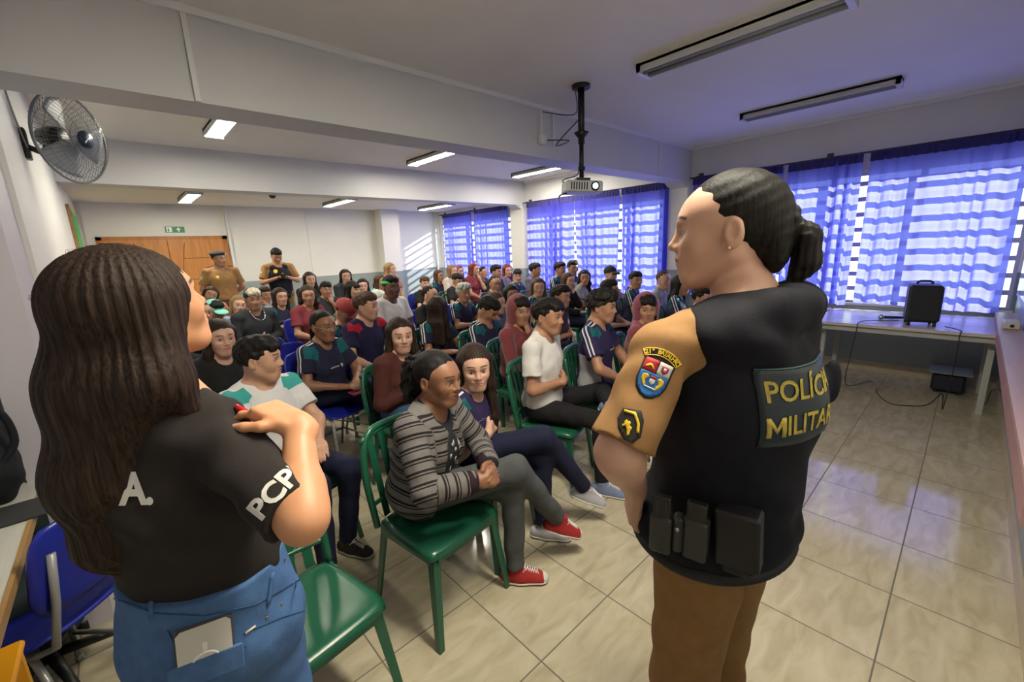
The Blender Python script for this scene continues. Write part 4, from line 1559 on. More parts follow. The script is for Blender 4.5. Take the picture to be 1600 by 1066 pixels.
def build_people():
    """settle the depth of each head along its line of sight so that neighbours keep their distance, then build"""
    n = len(SPECS)
    rays = [px_ray(s[0], s[1]) for s in SPECS]
    d0, fixed = [], []
    for (px, py, hp, o), r in zip(SPECS, rays):
        d = o.get('d') or .235 * F_PX / hp
        if not o.get('d'):
            lo, hi = (1.05 - 1.6) / r.z, (1.26 - 1.6) / r.z
            d = min(max(d, hi), lo)
            if r.x * d > 5.55: d = 5.55 / r.x
            if r.y * d > 8.9: d = 8.9 / r.y
        d0.append(d); fixed.append(bool(o.get('d')) and hp > 50)
    d = list(d0)
    for it in range(400):
        mv = [0.0] * n
        for i in range(n):
            for j in range(i):
                pi_ = rays[i] * d[i]; pj = rays[j] * d[j]
                dx, dy = pi_.x - pj.x, pi_.y - pj.y
                L_ = math.hypot(dx, dy)
                if L_ < .56:
                    s_ = 1 if d[i] > d[j] or (d[i] == d[j] and SPECS[i][1] < SPECS[j][1]) else -1
                    k = (.56 - L_) * .35
                    mv[i] += s_ * k; mv[j] -= s_ * k
        for i in range(n):
            if fixed[i]: continue
            d[i] += mv[i] + (d0[i] - d[i]) * .06
            r = rays[i]
            d[i] = max(min(d[i], (1.0 - 1.6) / r.z, 5.6 / r.x, 8.95 / r.y), (1.30 - 1.6) / r.z)
    for (px, py, hp, o), dd in zip(SPECS, d):
        o = dict(o); o['d'] = dd
        build_person(px, py, hp, **o)


def build_person(px, py, hp, hv=40, by=-72, pose='lap', d=None, z=None, lean=.03, side=0.0, pitch=-5, roll=0, legs='flat', cyaw=None, ly=0, **o):
    """px,py head centre in the photo; hp head height in px; hv 0 = looks at the camera, 90 = to image right"""
    Hc = CAM_P + px_ray(px, py) * d
    if z: Hc.z = z
    cy = math.degrees(math.atan2(-Hc.y, -Hc.x))
    hyaw = cy + hv
    o.setdefault('fem', True)
    v = .0095 if hp < 36 else (.0075 if hp < 52 else .0055)
    o.setdefault('vox', v)
    o.setdefault('hvox', .0075 if hp < 30 else (.005 if hp < 45 else (.0038 if hp < 60 else .003)))
    J = seated_joints(Hc, hyaw, pitch, roll, by, pose, lean, side, legs, o['fem'], var=int(px), ly=ly)
    J['HM'] = head_matrix(Hc, hyaw, pitch, roll)
    b0 = J['TM'].translation.copy(); b0.z = 0
    o['base'] = b0
    body = figure(J, o)
    PEOPLE.append((b0, by if cyaw is None else cyaw, o['label'], px, py, Hc, d, hp, body, o.get('chair', 'green')))
    return body



def ex_glasses(J, o, body, base):
    HM = J['HM']
    b = MB()
    for q in (-1, 1):
        b.tube([(q * .032 + .021 * cos(a), .100 - .12 * abs(q * .032 + .021 * cos(a)) * .3, .003 + .016 * sin(a)) for a in [2 * pi * i / 16 for i in range(16)]], .0016, 5, closed=True)
        b.tube([(q * .053, .094, .006), (q * .078, .06, .008), (q * .082, -.01, .006)], .0015, 5)
    b.tube([(-.012, .099, .006), (.012, .099, .006)], .0016, 5)
    g = b.build('glasses', mat('thin_glasses_metal', (.5, .45, .4), .3, .8), body)
    Mx = HM.copy(); Mx.translation = HM.translation - base; g.matrix_local = Mx


def ex_chain(J, o, body, base):
    T = lambda x, y, z: J['TM'] @ Vector((x, y, z)) - base
    tl = J['tl']
    b = MB()
    pts = []
    for i in range(21):
        a = pi * i / 20
        x = -.075 * cos(a); drop = .115 * sin(a) ** .8
        pts.append(T(x, .055 + .075 * sin(a), tl + .035 - drop))
    b.tube(pts, .0032, 6)
    b.build('neck_chain', mat('silver_chain', (.75, .75, .75), .25, 1), body)


EXTRAS = dict(glasses=ex_glasses, chain=ex_chain)


def ex_cardigan(J, o, body, base):
    """open striped cardigan over the dark T-shirt"""
    TM = J['TM']; TR = np.array(TM.to_3x3()); tl = J['tl']; w = J['w']
    T = lambda x, y, z: TM @ Vector((x, y, z))
    G = [ell(T(0, .0, tl - .155), (w + .018, .137, .180), TR, .05),
         cap(T(0, .0, tl - .20), T(0, .005, .02), .138, .150, .05, flat=(TR[:, 0], .84)), ell(T(0, .0, .02), (.180, .150, .07), TR, .04)]
    G += [ell(T(.065, .080, tl - .185), (.060, .055, .06), TR, .035), ell(T(-.065, .080, tl - .185), (.060, .055, .06), TR, .035)]
    for sd in ('L', 'R'):
        S, E, W = (Vector(J[k + sd]) for k in ('sh', 'el', 'wr'))
        q = 1 if sd == 'R' else -1
        G += [cap(T(0, -.012, tl - .020), S, .062, .060, .035), cap(T(0, -.022, tl + .020), T(q * w * .62, -.018, tl - .004), .044, .040, .03),
              cap(S, E, .062, .055, .025), cap(E, E.lerp(W, .90), .056, .048, .02, cut=1)]
    G += [cap(T(0, .02, tl + .085), T(0, .06, tl - .03), .066, .058, .010, None, True),
          cap(T(0, .17, tl - .04), T(0, .20, tl - .22), .070, .090, .008, None, True), cap(T(0, .20, tl - .20), T(-.0, .21, -.06), .092, .120, .008, None, True)]
    V, F = sdf_mesh(G, .0045, fold=.003)
    c = link_mesh(np_mesh('cardigan', V, F, cloth_mat('striped_knit', (.17, .155, .15), bands=(21.0, .20, (.016, .013, .014), .32, .44), knit=True), top_attrs(V, J)), 'cardigan', body, base)
    V2 = V
    bv = bvh_vf(V, F)
    # dark hem and cuffs
    G2 = [ell(T(0, .0, .005), (.186, .156, .035), TR, .02), cap(T(0, .21, .1), T(0, .21, -.1), .125, .125, .008, None, True)]
    for sd in ('L', 'R'):
        E, W = J['el' + sd], J['wr' + sd]
        G2.append(cap(E.lerp(W, .84), E.lerp(W, .95), .050, .040, .01, cut=1))
    V, F = sdf_mesh(G2, .005)
    link_mesh(np_mesh('ribbed_trim', V, F, cloth_mat('dark_brown_rib', (.028, .014, .018), knit=True)), 'ribbed_trim', c, base)


def chest_print(kind):
    def fn(J, o, body, base):
        TM = J['TM']; R3 = TM.to_3x3()
        sh = J['shirt']
        bs = bvh_of([sh])
        fw = R3 @ Vector((0, 1, 0)); up = R3 @ Vector((0, 0, 1))
        a = TM @ Vector((.0, .16, J['tl'] - .165))
        D = Decal(bs, a, fw, up)
        mb = MB()
        if kind == 'logo':
            # small pale word mark and shield
            for k in range(7):
                D.poly([(-.050 + .012 * k, -.004), (-.041 + .012 * k, -.004), (-.041 + .012 * k, .004 + .002 * (k % 2)), (-.050 + .012 * k, .004)], .003, mb, 0, .01)
            D.poly([(.045, .016), (.063, .016), (.063, -.002), (.054, -.014), (.045, -.002)], .003, mb, 0, .008)
            m_ = mat('pale_screen_print', (.5, .5, .55), .7)
        elif kind == 'teal':
            D.poly([(.045, .016), (.065, .016), (.065, -.004), (.055, -.016), (.045, -.004)], .003, mb, 0, .008); m_ = mat('teal_screen_print', (.08, .42, .40), .7)
        else:
            rn = random.Random(7)
            for (cx, cy, r) in ((-.062, .02, .022), (-.05, -.03, .018), (.0, .035, .016), (.02, .0, .012), (.05, .03, .02), (.055, -.02, .02), (-.02, -.01, .012), (.03, -.05, .014), (-.045, -.07, .014), (.0, -.085, .012)):
                pts = []
                for i in range(9):
                    aa = 2 * pi * i / 9; rr = r * rn.uniform(.55, 1.25)
                    pts.append((cx + rr * .8 * cos(aa), cy + rr * 1.2 * sin(aa)))
                D.poly(pts, .003, mb, 0, .012)
            m_ = mat('white_screen_print', (.55, .53, .52), .7)
        mb_child(mb, 'chest_print', m_, sh, .0006)
    return fn


EXTRAS['cardigan'] = ex_cardigan
EXTRAS['logo'] = chest_print('logo')
EXTRAS['teal_logo'] = chest_print('teal')
EXTRAS['blots'] = chest_print('blots')


def ex_lap_phone(J, o, body, base):
    c = (J['wrL'] + J['wrR']) / 2 + J['TM'].to_3x3() @ Vector((0, .11, .0)); c.z -= .035
    mb = MB(); mb.box((-.075, -.038, -.006), (.075, .038, .006), 0, Matrix.Translation(c) @ J['TM'].to_3x3().to_4x4() @ Matrix.Rotation(radians(-8), 4, 'X'), bev=.004)
    tag(mb.build('smartphone', mat('magenta_case', (.30, .01, .07), .4), loc=c), 'magenta cased phone on the lap of the girl with glasses', 'phone')


EXTRAS['lap_phone'] = ex_lap_phone
# ------------------------------------------------------------------ chairs
M_green = mat('green_moulded_plastic', (0.012, 0.10, 0.055), .28, spec=.5, var=.06, vscale=4)
M_blue = mat('blue_moulded_plastic', (0.012, 0.022, 0.30), .35, var=.05, vscale=4)
M_pipe = mat('grey_painted_pipe', (0.33, 0.33, 0.34), .35, .3)


def make_green_chair(label):
    """armless moulded chair, origin on the floor under the seat centre, front towards +y"""
    root = empty('plastic_chair', (0, 0, 0), 0, label, 'chair', 'green plastic chairs')
    # seat: rounded slab with a dished surface and a rolled rim
    n, m_ = 20, 20
    top, bot = [], []
    def outline(u, v):
        x = (u - .5) * 2; y = (v - .5) * 2
        k = 1 - .10 * (abs(y) ** 4)
        k2 = 1 - .08 * (abs(x) ** 4)
        wd = .205 + .012 * y
        return x * wd * k, y * .200 * k2
    vs = []
    for i in range(n + 1):
        for j in range(m_ + 1):
            x, y = outline(i / n, j / m_)
            e = max(abs(i / n - .5), abs(j / m_ - .5)) * 2
            z = .425 + .012 * (e ** 3) - (.020 if e > .999 else 0) - .012 * max(0, (j / m_ - .8) / .2) ** 2
            vs.append((x * (1.02 if e > .999 else 1), y * (1.02 if e > .999 else 1), z))
    fs = [(i * (m_ + 1) + j, (i + 1) * (m_ + 1) + j, (i + 1) * (m_ + 1) + j + 1, i * (m_ + 1) + j + 1) for i in range(n) for j in range(m_)]
    b = MB(); b.add(vs, fs, 0, True)
    s = b.build('seat', M_green, root)
    so = s.modifiers.new('thickness', 'SOLIDIFY'); so.thickness = .012; so.offset = -1
    # apron
    for sx in (-1, 1):
        for sy in (-1, 1):
            b = MB()
            tx, ty = sx * .185, sy * .175
            bx_, by_ = sx * .225, sy * (.215 if sy > 0 else .235)
            t = .030
            rings = []
            for k, (z, wd) in enumerate(((.418, .060), (.36, .036), (.0, .026))):
                f = (.418 - z) / .418
                cx, cy = tx + (bx_ - tx) * f, ty + (by_ - ty) * f
                pts = [(cx, cy), (cx - sx * wd, cy), (cx - sx * wd, cy - sy * .008), (cx - sx * .010, cy - sy * .010), (cx - sx * .008, cy - sy * wd), (cx, cy - sy * wd)]
                rings.append([(p[0], p[1], z) for p in pts])
            vs = [p for r_ in rings for p in r_]
            fs = []
            for k in range(2):
                for i in range(6):
                    i2 = (i + 1) % 6
                    q = (k * 6 + i, k * 6 + i2, (k + 1) * 6 + i2, (k + 1) * 6 + i)
                    fs.append(q if sx * sy > 0 else q[::-1])
            fs.append(tuple(12 + i for i in range(6)) if sx * sy < 0 else tuple(12 + i for i in range(6))[::-1])
            b.add(vs, fs)
            b.build('leg', M_green, root)
    b = MB()
    for sy in (-1, 1): b.box((-.17, sy * .185 - .004, .375), (.17, sy * .185 + .004, .42))
    for sx in (-1, 1): b.box((sx * .190 - .004, -.17, .375), (sx * .190 + .004, .17, .42))
    b.build('apron', M_green, root)
    # backrest: arched frame and vertical slats
    b = MB()
    def bp(u, z):        # u -1..1 , curved in plan, leaning back
        f = (z - .42) / .40
        return (u * (.195 + .012 * f), -.195 - .075 * f - .028 * (1 - u * u), z)
    arch = []
    for i in range(25):
        t = i / 24
        a = pi * t
        u = -cos(a)
        u = max(-1, min(1, u * 1.12))
        z = .44 + .38 * (1 - abs(cos(a)) ** 6)
        arch.append(bp(u, z))
    arch = [bp(-1, .40)] + arch + [bp(1, .40)]
    # flattened rail
    for p0, p1 in zip(arch[:-1], arch[1:]):
        pass
    b.tube(arch, .016, 8)
    rail = [bp(-1 + .1 * i, .775 + .03 * (1 - (-1 + .1 * i) ** 2)) for i in range(1, 20)]
    b.tube(rail, .012, 6)
    b.tube([bp(-1 + .1 * i, .50) for i in range(21)], .011, 6)
    b.build('backrest', M_green, root)
    for k in range(5):
        u = -.66 + .33 * k
        sb = MB()
        vs = []
        for zz in (.42, .50, .60, .70, .78, .80):
            for du in (-.085, .085):
                for dy in (0, .006):
                    p_ = bp(u + du, zz); vs.append((p_[0], p_[1] + dy, p_[2]))
        fs = []
        for r_ in range(5):
            a = r_ * 4; c = a + 4
            fs += [(a, a + 2, c + 2, c), (a + 3, a + 1, c + 1, c + 3), (a + 1, a, c, c + 1), (a + 2, a + 3, c + 3, c + 2)]
        sb.add(vs, fs)
        sb.build('slat', M_green, root)
    return root


def make_blue_chair(label):
    root = empty('school_chair', (0, 0, 0), 0, label, 'chair', 'blue school chairs')
    n = 16
    vs = []
    for i in range(n + 1):
        for j in range(n + 1):
            x = (i / n - .5) * 2; y = (j / n - .5) * 2
            vs.append((x * .205 * (1 - .06 * y ** 4), y * .20 * (1 - .06 * x ** 4), .44 + .018 * x * x - .020 * max(0, y - .6) / .4 + .03 * max(0, -y - .7) / .3))
    fs = [(i * (n + 1) + j, (i + 1) * (n + 1) + j, (i + 1) * (n + 1) + j + 1, i * (n + 1) + j + 1) for i in range(n) for j in range(n)]
    b = MB(); b.add(vs, fs, 0, True); s = b.build('seat', M_blue, root)
    so = s.modifiers.new('thickness', 'SOLIDIFY'); so.thickness = .01; so.offset = -1
    vs = []
    keep = []
    for i in range(n + 1):
        for j in range(n + 1):
            x = (i / n - .5) * 2; v = j / n
            ww = .215 * (1 - .18 * (2 * v - 1) ** 4)
            z = .57 + .29 * v + .02 * (1 - x * x) * (1 if v > .9 else 0)
            vs.append((x * ww, -.215 - .06 * v - .035 * (1 - x * x), z))
    fs = []
    for i in range(n):
        for j in range(n):
            if j in (5, 10) and i in (4, 5, 10, 11) and False: continue
            fs.append((i * (n + 1) + j, i * (n + 1) + j + 1, (i + 1) * (n + 1) + j + 1, (i + 1) * (n + 1) + j))
    b = MB(); b.add(vs, fs, 0, True); s = b.build('backrest', M_blue, root)
    so = s.modifiers.new('thickness', 'SOLIDIFY'); so.thickness = .01; so.offset = -1
    hb = MB()
    for k in range(2):
        for q in (-1, 1):
            hb.disc((q * .045, -.262 - .06 * .5, .66 + k * .05), (0, -1, 0), .011, .006, 10)
    hb.build('vent_plug', mat('dark_slot', (.004, .006, .06), .6), s)
    for q in (-1, 1):
        b = MB()
        b.tube([(q * .17, -.285, .78), (q * .175, -.262, .62), (q * .18, -.225, .46), (q * .18, -.15, .425), (q * .18, .12, .425), (q * .185, .17, .40), (q * .19, .19, .02)], .011, 8)
        b.tube([(q * .18, -.14, .42), (q * .19, -.20, .25), (q * .195, -.26, .02)], .011, 8)
        b.tube([(q * .188, .18, .14), (q * .192, -.225, .14)], .009, 8)
        for yy in (.19, -.26): b.tube([(q * .192, yy, 0), (q * .192, yy, .03)], .014, 8)
        b.build('side_frame', M_pipe, root)
    b = MB(); b.tube([(-.185, .10, .415), (.185, .10, .415)], .009); b.build('crossbar', M_pipe, root)
    b = MB(); b.tube([(-.19, -.225, .14), (.19, -.225, .14)], .009); b.build('crossbar', M_pipe, root)
    return root


GREEN0 = [None]; BLUE0 = [None]


def place_chair(kind, x, y, by, label, off=.10):
    store, mk = (GREEN0, make_green_chair) if kind == 'green' else (BLUE0, make_blue_chair)
    if store[0] is None:
        c = store[0] = mk(label)
    else:
        c = copy_tree(store[0])
    c['label'] = label
    B = yawM(by)
    p = Vector((x, y, 0)) + B @ Vector((0, off, 0))
    c.location = p
    c.rotation_euler = (0, 0, radians(by - 90))
    return c
# ------------------------------------------------------------------ seated students, front to back
P_ = person
G1 = dict(skin='light', hair='long', hc='brown')
# --- front rows
P_(683, 592, 97, hv=52, pose='clasp', d=1.80, by=-66, ly=20, cyaw=-82, lean=.10, legs='crossR', skin='brown', hair='afro_pony', hc='black', top='charcoal', extras=('blots', 'cardigan'), sleeve='long', bottom='grey', shoe='red', shoedetail=True, shoehigh=True, vox=.0045, hvox=.003, label='girl with a curly ponytail, striped cardigan and red canvas shoes, in the front row')
P_(742, 574, 64, hv=8, by=-72, ly=16, pose='cross', d=2.2, lean=.06, legs='crossR', **{**G1, 'skin': 'fair'}, top='uniform_side', extras=('logo',), bottom='navy', shoe='grey', shoedetail=True, vox=.005, label='girl looking round, arms crossed, right beside the girl in the striped cardigan')
P_(856, 495, 55, hv=62, fem=False, pose='cross', skin='tan', hair='fringe_short', top='white', bottom='black', shoe='blue', legs='fig4', by=-70, shoedetail=True, vox=.0055, label='boy in a plain white T-shirt with arms crossed')
P_(405, 562, 70, hv=72, fem=False, pose='lap', d=2.2, lean=-.06, skin='light', hair='fringe_short', top='uniform_white', extras=('teal_logo',), bottom='navy', shoe='black', vox=.005, shoedetail=True, label='boy in a white jersey with teal shoulders, behind the woman in jeans', chair='green')
P_(940, 480, 50, hv=75, fem=False, skin='tan', hair='short_curly', top='uniform_side', extras=('logo',), bottom='black', pose='thigh', label='boy with thick wavy hair and striped navy jersey, right of the white T-shirt')
P_(1010, 483, 44, hv=12, fem=False, skin='tan', hair='fringe_short', headwear='hood2', sleeve='long', top='hood2', label='boy in a rose maroon hood looking at the camera, nearest the officer')
P_(626, 524, 50, hv=12, pose='cross', skin='fair', hair='bob', hc='brown', top='brown', sleeve='long', bottom='denim', label='girl with shoulder length hair in a dark brown sweater', chair='green')
P_(505, 510, 42, hv=35, pose='lap', skin='brown', hair='low_pony', top='uniform', bottom='navy', legs='crossR', ly=15, shoe='white', vox=.0065, label='girl with glasses and pulled back hair in a navy jersey', chair='blue', extras=('glasses', 'logo', 'lap_phone'))
P_(572, 479, 44, hv=62, fem=False, skin='light', hair='short', hc='mid', top='uniform_red', bottom='denim', pose='thigh', label='boy in a navy jersey with red shoulders', chair='blue')
P_(344, 528, 56, hv=18, pose='cross', skin='fair', hair='long', hc='brown', top='black', sleeve='long', bottom='black', label='girl with long brown hair and black hoodie at the left', chair='blue')
P_(315, 489, 33, hv=25, **{**G1, 'skin': 'tan', 'hair': 'tight'}, top='black', sleeve='long', label='girl with tightly pulled back hair, half hidden by the woman in jeans')
P_(762, 484, 40, hv=60, fem=False, skin='tan', hair='short', top='uniform', pose='lap', pitch=-38, bottom='black', label='student with bowed head showing dark hair and a striped navy jersey')
P_(684, 482, 38, hv=160, pose='lap', skin='tan', hair='long', hc='brown', top='uniform', label='girl with long straight hair turned away from the camera')
P_(812, 486, 36, hv=25, fem=False, skin='tan', hair='fringe_short', headwear='hood', sleeve='long', top='hood', pose='faceL', label='boy in a rust maroon hood resting his chin on his hand')
P_(876, 464, 35, hv=60, fem=False, skin='tan', hair='short', top='polo', pose='cross', bottom='black', label='boy in a dark plum polo shirt behind the white T-shirt')
P_(539, 487, 33, hv=50, fem=False, skin='tan', hair='fade', headwear='cap:maroon:f', pitch=-40, top='uniform', label='boy with his head down under a maroon cap')
P_(592, 470, 31, hv=50, fem=False, skin='brown', hair='fade', headwear='cap:white:f', pitch=-15, top='uniform', label='boy in a white cap with an olive visor')
P_(396, 468, 34, hv=12, fem=False, skin='tan', hair='fringe_short', hc='bleached', headwear='cap:black:b', top='charcoal', sleeve='long', pose='cross', bottom='olive', label='boy with bleached fringe, backward black cap and silver chain', chair='blue', extras=('chain',))
P_(481, 462, 31, hv=8, skin='tan', hair='wavy', hc='brown', top='maroon', pose='lap', bottom='denim', label='girl in a maroon T-shirt with long wavy hair', chair='blue')
P_(438, 464, 28, hv=22, skin='light', hair='long', hc='brown', top='uniform', pose='cross', label='girl with long hair and folded arms between the capped boy and the maroon T-shirt')
P_(373, 477, 27, hv=10, roll=-12, skin='fair', hair='long', hc='blond', top='denim', label='girl with light brown hair and pale shirt left of the backward cap')
P_(336, 486, 25, hv=30, fem=False, skin='tan', hair='short', headwear='cap:mint:f', pitch=-20, top='lilac', label='student in a mint green cap')
P_(329, 461, 26, hv=5, roll=-25, skin='tan', hair='long', hc='brown', top='pink', sleeve='long', label='girl with tilted head below the officer in the beret')
P_(414, 461, 24, hv=30, skin='tan', hair='short', hc='brown', top='denim', pose='faceR', sleeve='long', label='student with hand on cheek just behind the backward cap')
P_(510, 453, 25, hv=10, fem=False, skin='tan', hair='fringe_short', top='charcoal', sleeve='short', pose='faceL', label='boy in a dark sleeveless top holding his hand to his mouth')
P_(551, 453, 27, hv=45, skin='light', hair='long_fringe', top='black', label='girl with a dark fringe seen from the side behind the maroon cap')
P_(567, 447, 22, hv=5, skin='fair', hair='bob', top='black', sleeve='long', label='girl with black chin length hair facing the camera')
P_(484, 437, 23, hv=15, skin='light', hair='long', hc='brown', top='black', sleeve='long', label='girl in black with long brown hair at the back, left of the middle')
P_(540, 432, 22, hv=12, skin='light', hair='long', hc='black', top='charcoal', sleeve='long', label='girl in charcoal with long black hair at the back of the left block')
P_(611, 449, 35, hv=28, fem=False, skin='dark', hair='short', headwear='headband', top='white', fat=1.0, label='boy with a bright green headband and white shirt')
P_(595, 440, 20, hv=40, fem=False, skin='light', hair='bob', hc='mid', top='teal', label='student in pale teal behind the green headband')
P_(610, 421, 19, hv=50, skin='light', hair='long', hc='blond', top='pink', pose='faceR', d=7.2, label='light haired student with raised arms by the pillar at the back')
P_(672, 462, 24, hv=55, fem=False, skin='light', hair='fade', top='black', label='boy with cropped hair in a black T-shirt behind the long haired girl', chair='blue')
P_(664, 443, 21, hv=20, fem=False, skin='fair', hair='fringe_short', hc='mid', top='black', pose='faceL', label='boy with brown hair leaning his face on his hand, by the empty chair', chair='blue')
P_(686, 431, 18, hv=40, skin='tan', hair='long', hc='mid', top='uniform', sleeve='long', pose='faceL', label='girl covering her mouth near the far curtain')
P_(724, 458, 26, hv=35, fem=False, skin='tan', hair='short_curly', hc='frosted', top='uniform', label='boy with frosted grey hair and striped jersey', chair='blue')
P_(714, 438, 18, hv=45, fem=False, skin='tan', hair='short', top='black', pitch=-25, label='boy in black with bowed dark head behind the frosted hair')
P_(718, 424, 16, hv=30, skin='light', hair='long', hc='red', top='uniform', label='girl with reddish brown hair in front of the far curtain')
P_(707, 424, 15, hv=40, d=7.9, skin='light', hair='long', hc='blond', top='cream', label='light haired student mostly hidden in front of the far curtain')
P_(741, 421, 18, hv=50, skin='light', hair='long', hc='red', top='maroon', pose='faceL', label='girl with long red hair and hand at her face')
P_(755, 426, 17, hv=45, skin='light', hair='low_pony', top='uniform', label='girl with tied hair and striped jersey beside the red hair')
P_(774, 444, 26, hv=25, fem=False, skin='tan', hair='fade', top='darkbrown', sleeve='long', label='boy with cropped hair in a dark brown shirt')
P_(775, 425, 15, hv=60, fem=False, d=7.6, skin='tan', hair='short', top='navy' if False else 'black', label='dark haired boy directly behind the dark brown shirt')
P_(793, 423, 17, hv=25, skin='light', hair='long', hc='red', top='lilac', label='girl with auburn hair against the bright gap of the far curtain')
P_(775, 474, 25, hv=60, skin='light', hair='long', hc='mid', top='lilac', sleeve='long', d=4.4, label='girl with light brown hair behind the bowed head')
P_(799, 461, 26, hv=20, skin='brown', hair='long', hc='black', top='uniform', label='girl with straight black hair just behind the rust hood')
P_(809, 431, 19, hv=5, fem=False, skin='light', hair='fringe_short', top='uniform', extras=('logo',), pitch=-12, label='boy in a jersey with white chest logo before the middle column')
P_(836, 422, 20, hv=80, fem=False, skin='tan', hair='short', top='lilac', label='boy with dark hair seen sideways right of the middle column')
P_(841, 449, 29, hv=12, skin='light', hair='bob', hc='mid', top='uniform', label='girl with brown shoulder length hair facing the camera, behind the rust hood')
P_(875, 421, 19, hv=60, fem=False, skin='tan', hair='short', top='uniform', label='boy in a teal trimmed jersey, left of two at the middle curtain')
P_(895, 419, 19, hv=30, fem=False, skin='tan', hair='short', top='black', label='boy in black, right of two at the middle curtain')
P_(888, 439, 24, hv=40, skin='light', hair='long', hc='mid', top='black', sleeve='long', pose='faceL', label='girl in black with her hand over her mouth')
P_(913, 434, 21, hv=8, skin='tan', hair='wavy', hc='black', top='grey', label='girl with black wavy hair and a pale grey top')
P_(952, 453, 28, hv=80, fem=False, skin='tan', hair='short', top='uniform', label='boy mostly hidden behind the thick wavy hair')
P_(954, 429, 23, hv=45, fem=False, skin='light', hair='fade', headwear='cap:black:f', top='cream', pose='faceL', label='boy in a cream shirt and dark cap drinking')
P_(993, 438, 26, hv=35, fem=False, skin='tan', hair='short', top='uniform', label='boy in a striped jersey between the drinking boy and the grey hoodie')
P_(1037, 438, 25, hv=45, fem=False, skin='light', hair='fade', hc='mid', top='grey', sleeve='long', pose='cross', label='boy in a pale grey hoodie with cropped hair')
P_(1064, 446, 28, hv=60, skin='tan', hair='long', hc='black', top='uniform', label='girl with long black hair and striped sleeve beside the officer\'s chin')
P_(1098, 466, 30, hv=60, d=4.3, fem=False, skin='tan', hair='short', top='uniform', label='student whose dark hair shows just under the officer\'s chin')

# ------------------------------------------------------------------ marks laid onto cloth
from mathutils import geometry as mgeo


def bvh_of(objs):
    vs, fs, o = [], [], 0
    bpy.context.view_layer.update()
    for ob in objs:
        mw = ob.matrix_world
        vs += [tuple(mw @ v.co) for v in ob.data.vertices]
        fs += [tuple(i + o for i in p.vertices) for p in ob.data.polygons]
        o += len(ob.data.vertices)
    return BVHTree.FromPolygons(vs, fs)


def bvh_vf(V, F):
    return BVHTree.FromPolygons(V.tolist(), F.tolist())


class Decal:
    def __init__(s, bvh, anchor, normal, up):
        s.b = bvh
        s.n = Vector(normal).normalized()
        s.u = Vector(up); s.u = (s.u - s.n * s.u.dot(s.n)).normalized()
        s.x = s.u.cross(s.n)
        s.a = Vector(anchor)
        s.miss = set()
        s.lim = .07

    def proj(s, x, y, off):
        o = s.a + s.x * x + s.u * y + s.n * .12
        h = s.b.ray_cast(o, -s.n, .3)
        if h[0] is None or abs((h[0] - s.a).dot(s.n)) > s.lim:
            s.miss.add(round(x * 7919 + y * 104729, 3)); return None
        return h[0] + s.n * off

    def poly(s, pts, off, mb, mi=0, step=.006):
        """2-D outline conformed to the cloth"""
        out = []
        n = len(pts)
        for i in range(n):
            a = Vector(pts[i]); b = Vector(pts[(i + 1) % n])
            k = max(1, int((b - a).length / step))
            for j in range(k): out.append(a.lerp(b, j / k))
        nb = len(out)
        xs = [p[0] for p in out]; ys = [p[1] for p in out]
        inner = []
        x = min(xs) + step
        def inside(px_, py_):
            c = False
            for i in range(n):
                x1, y1 = pts[i]; x2, y2 = pts[(i + 1) % n]
                if (y1 > py_) != (y2 > py_) and px_ < (x2 - x1) * (py_ - y1) / (y2 - y1) + x1: c = not c
            return c
        while x < max(xs):
            y = min(ys) + step
            while y < max(ys):
                if inside(x, y) and min((Vector((x, y)) - p).length for p in out) > step * .5: inner.append(Vector((x, y)))
                y += step
            x += step
        r = mgeo.delaunay_2d_cdt(out + inner, [(i, (i + 1) % nb) for i in range(nb)], [], 1, 1e-6)
        vs = [s.proj(v[0], v[1], off) for v in r[0]]
        bad = {i for i, v in enumerate(vs) if v is None}
        vs = [v if v is not None else s.a for v in vs]
        mb.add(vs, [tuple(f) for f in r[2] if not (set(f) & bad)], mi, True)

    def text(s, txt, size, x, y, off, mb, mi=0, rot=0, bold=.02, sx=1.0, align='CENTER'):
        cu = bpy.data.curves.new('t', 'FONT')
        cu.body = txt; cu.size = size; cu.align_x = align; cu.align_y = 'CENTER'; cu.offset = size * bold
        cu.resolution_u = 3
        ob = bpy.data.objects.new('t', cu); COL.objects.link(ob)
        bpy.context.view_layer.update()
        me = ob.to_mesh()
        me.calc_loop_triangles()
        tris = [tuple(t.vertices) for t in me.loop_triangles]
        c, sn = cos(rot), sin(rot)
        vs = []
        for v in me.vertices:
            px_, py_ = v.co.x * sx, v.co.y
            vs.append(s.proj(x + c * px_ - sn * py_, y + sn * px_ + c * py_, off))
        bad = {i for i, v in enumerate(vs) if v is None}
        vs = [v if v is not None else s.a for v in vs]
        mb.add(vs, [f_ for f_ in tris if not (set(f_) & bad)], mi)
        ob.to_mesh_clear()
        bpy.data.objects.remove(ob); bpy.data.curves.remove(cu)


def mb_child(mb, name, mats, parent, thick=.0012, off=-1):
    base = parent.matrix_world.translation
    bpy.context.view_layer.update()
    me_o = mb.build(name, mats)
    me_o.data.transform(parent.matrix_world.inverted())
    me_o.parent = parent
    if thick:
        so = me_o.modifiers.new('thickness', 'SOLIDIFY'); so.thickness = thick; so.offset = off
    return me_o


def torso_frame(hip, neck, yaw):
    up = Vector(neck) - Vector(hip); tl = up.length; up.normalize()
    x = yawM(yaw) @ Vector((1, 0, 0)); x = (x - up * x.dot(up)).normalized(); y = up.cross(x)
    TM = Matrix((x, y, up)).transposed().to_4x4(); TM.translation = hip
    return TM, tl


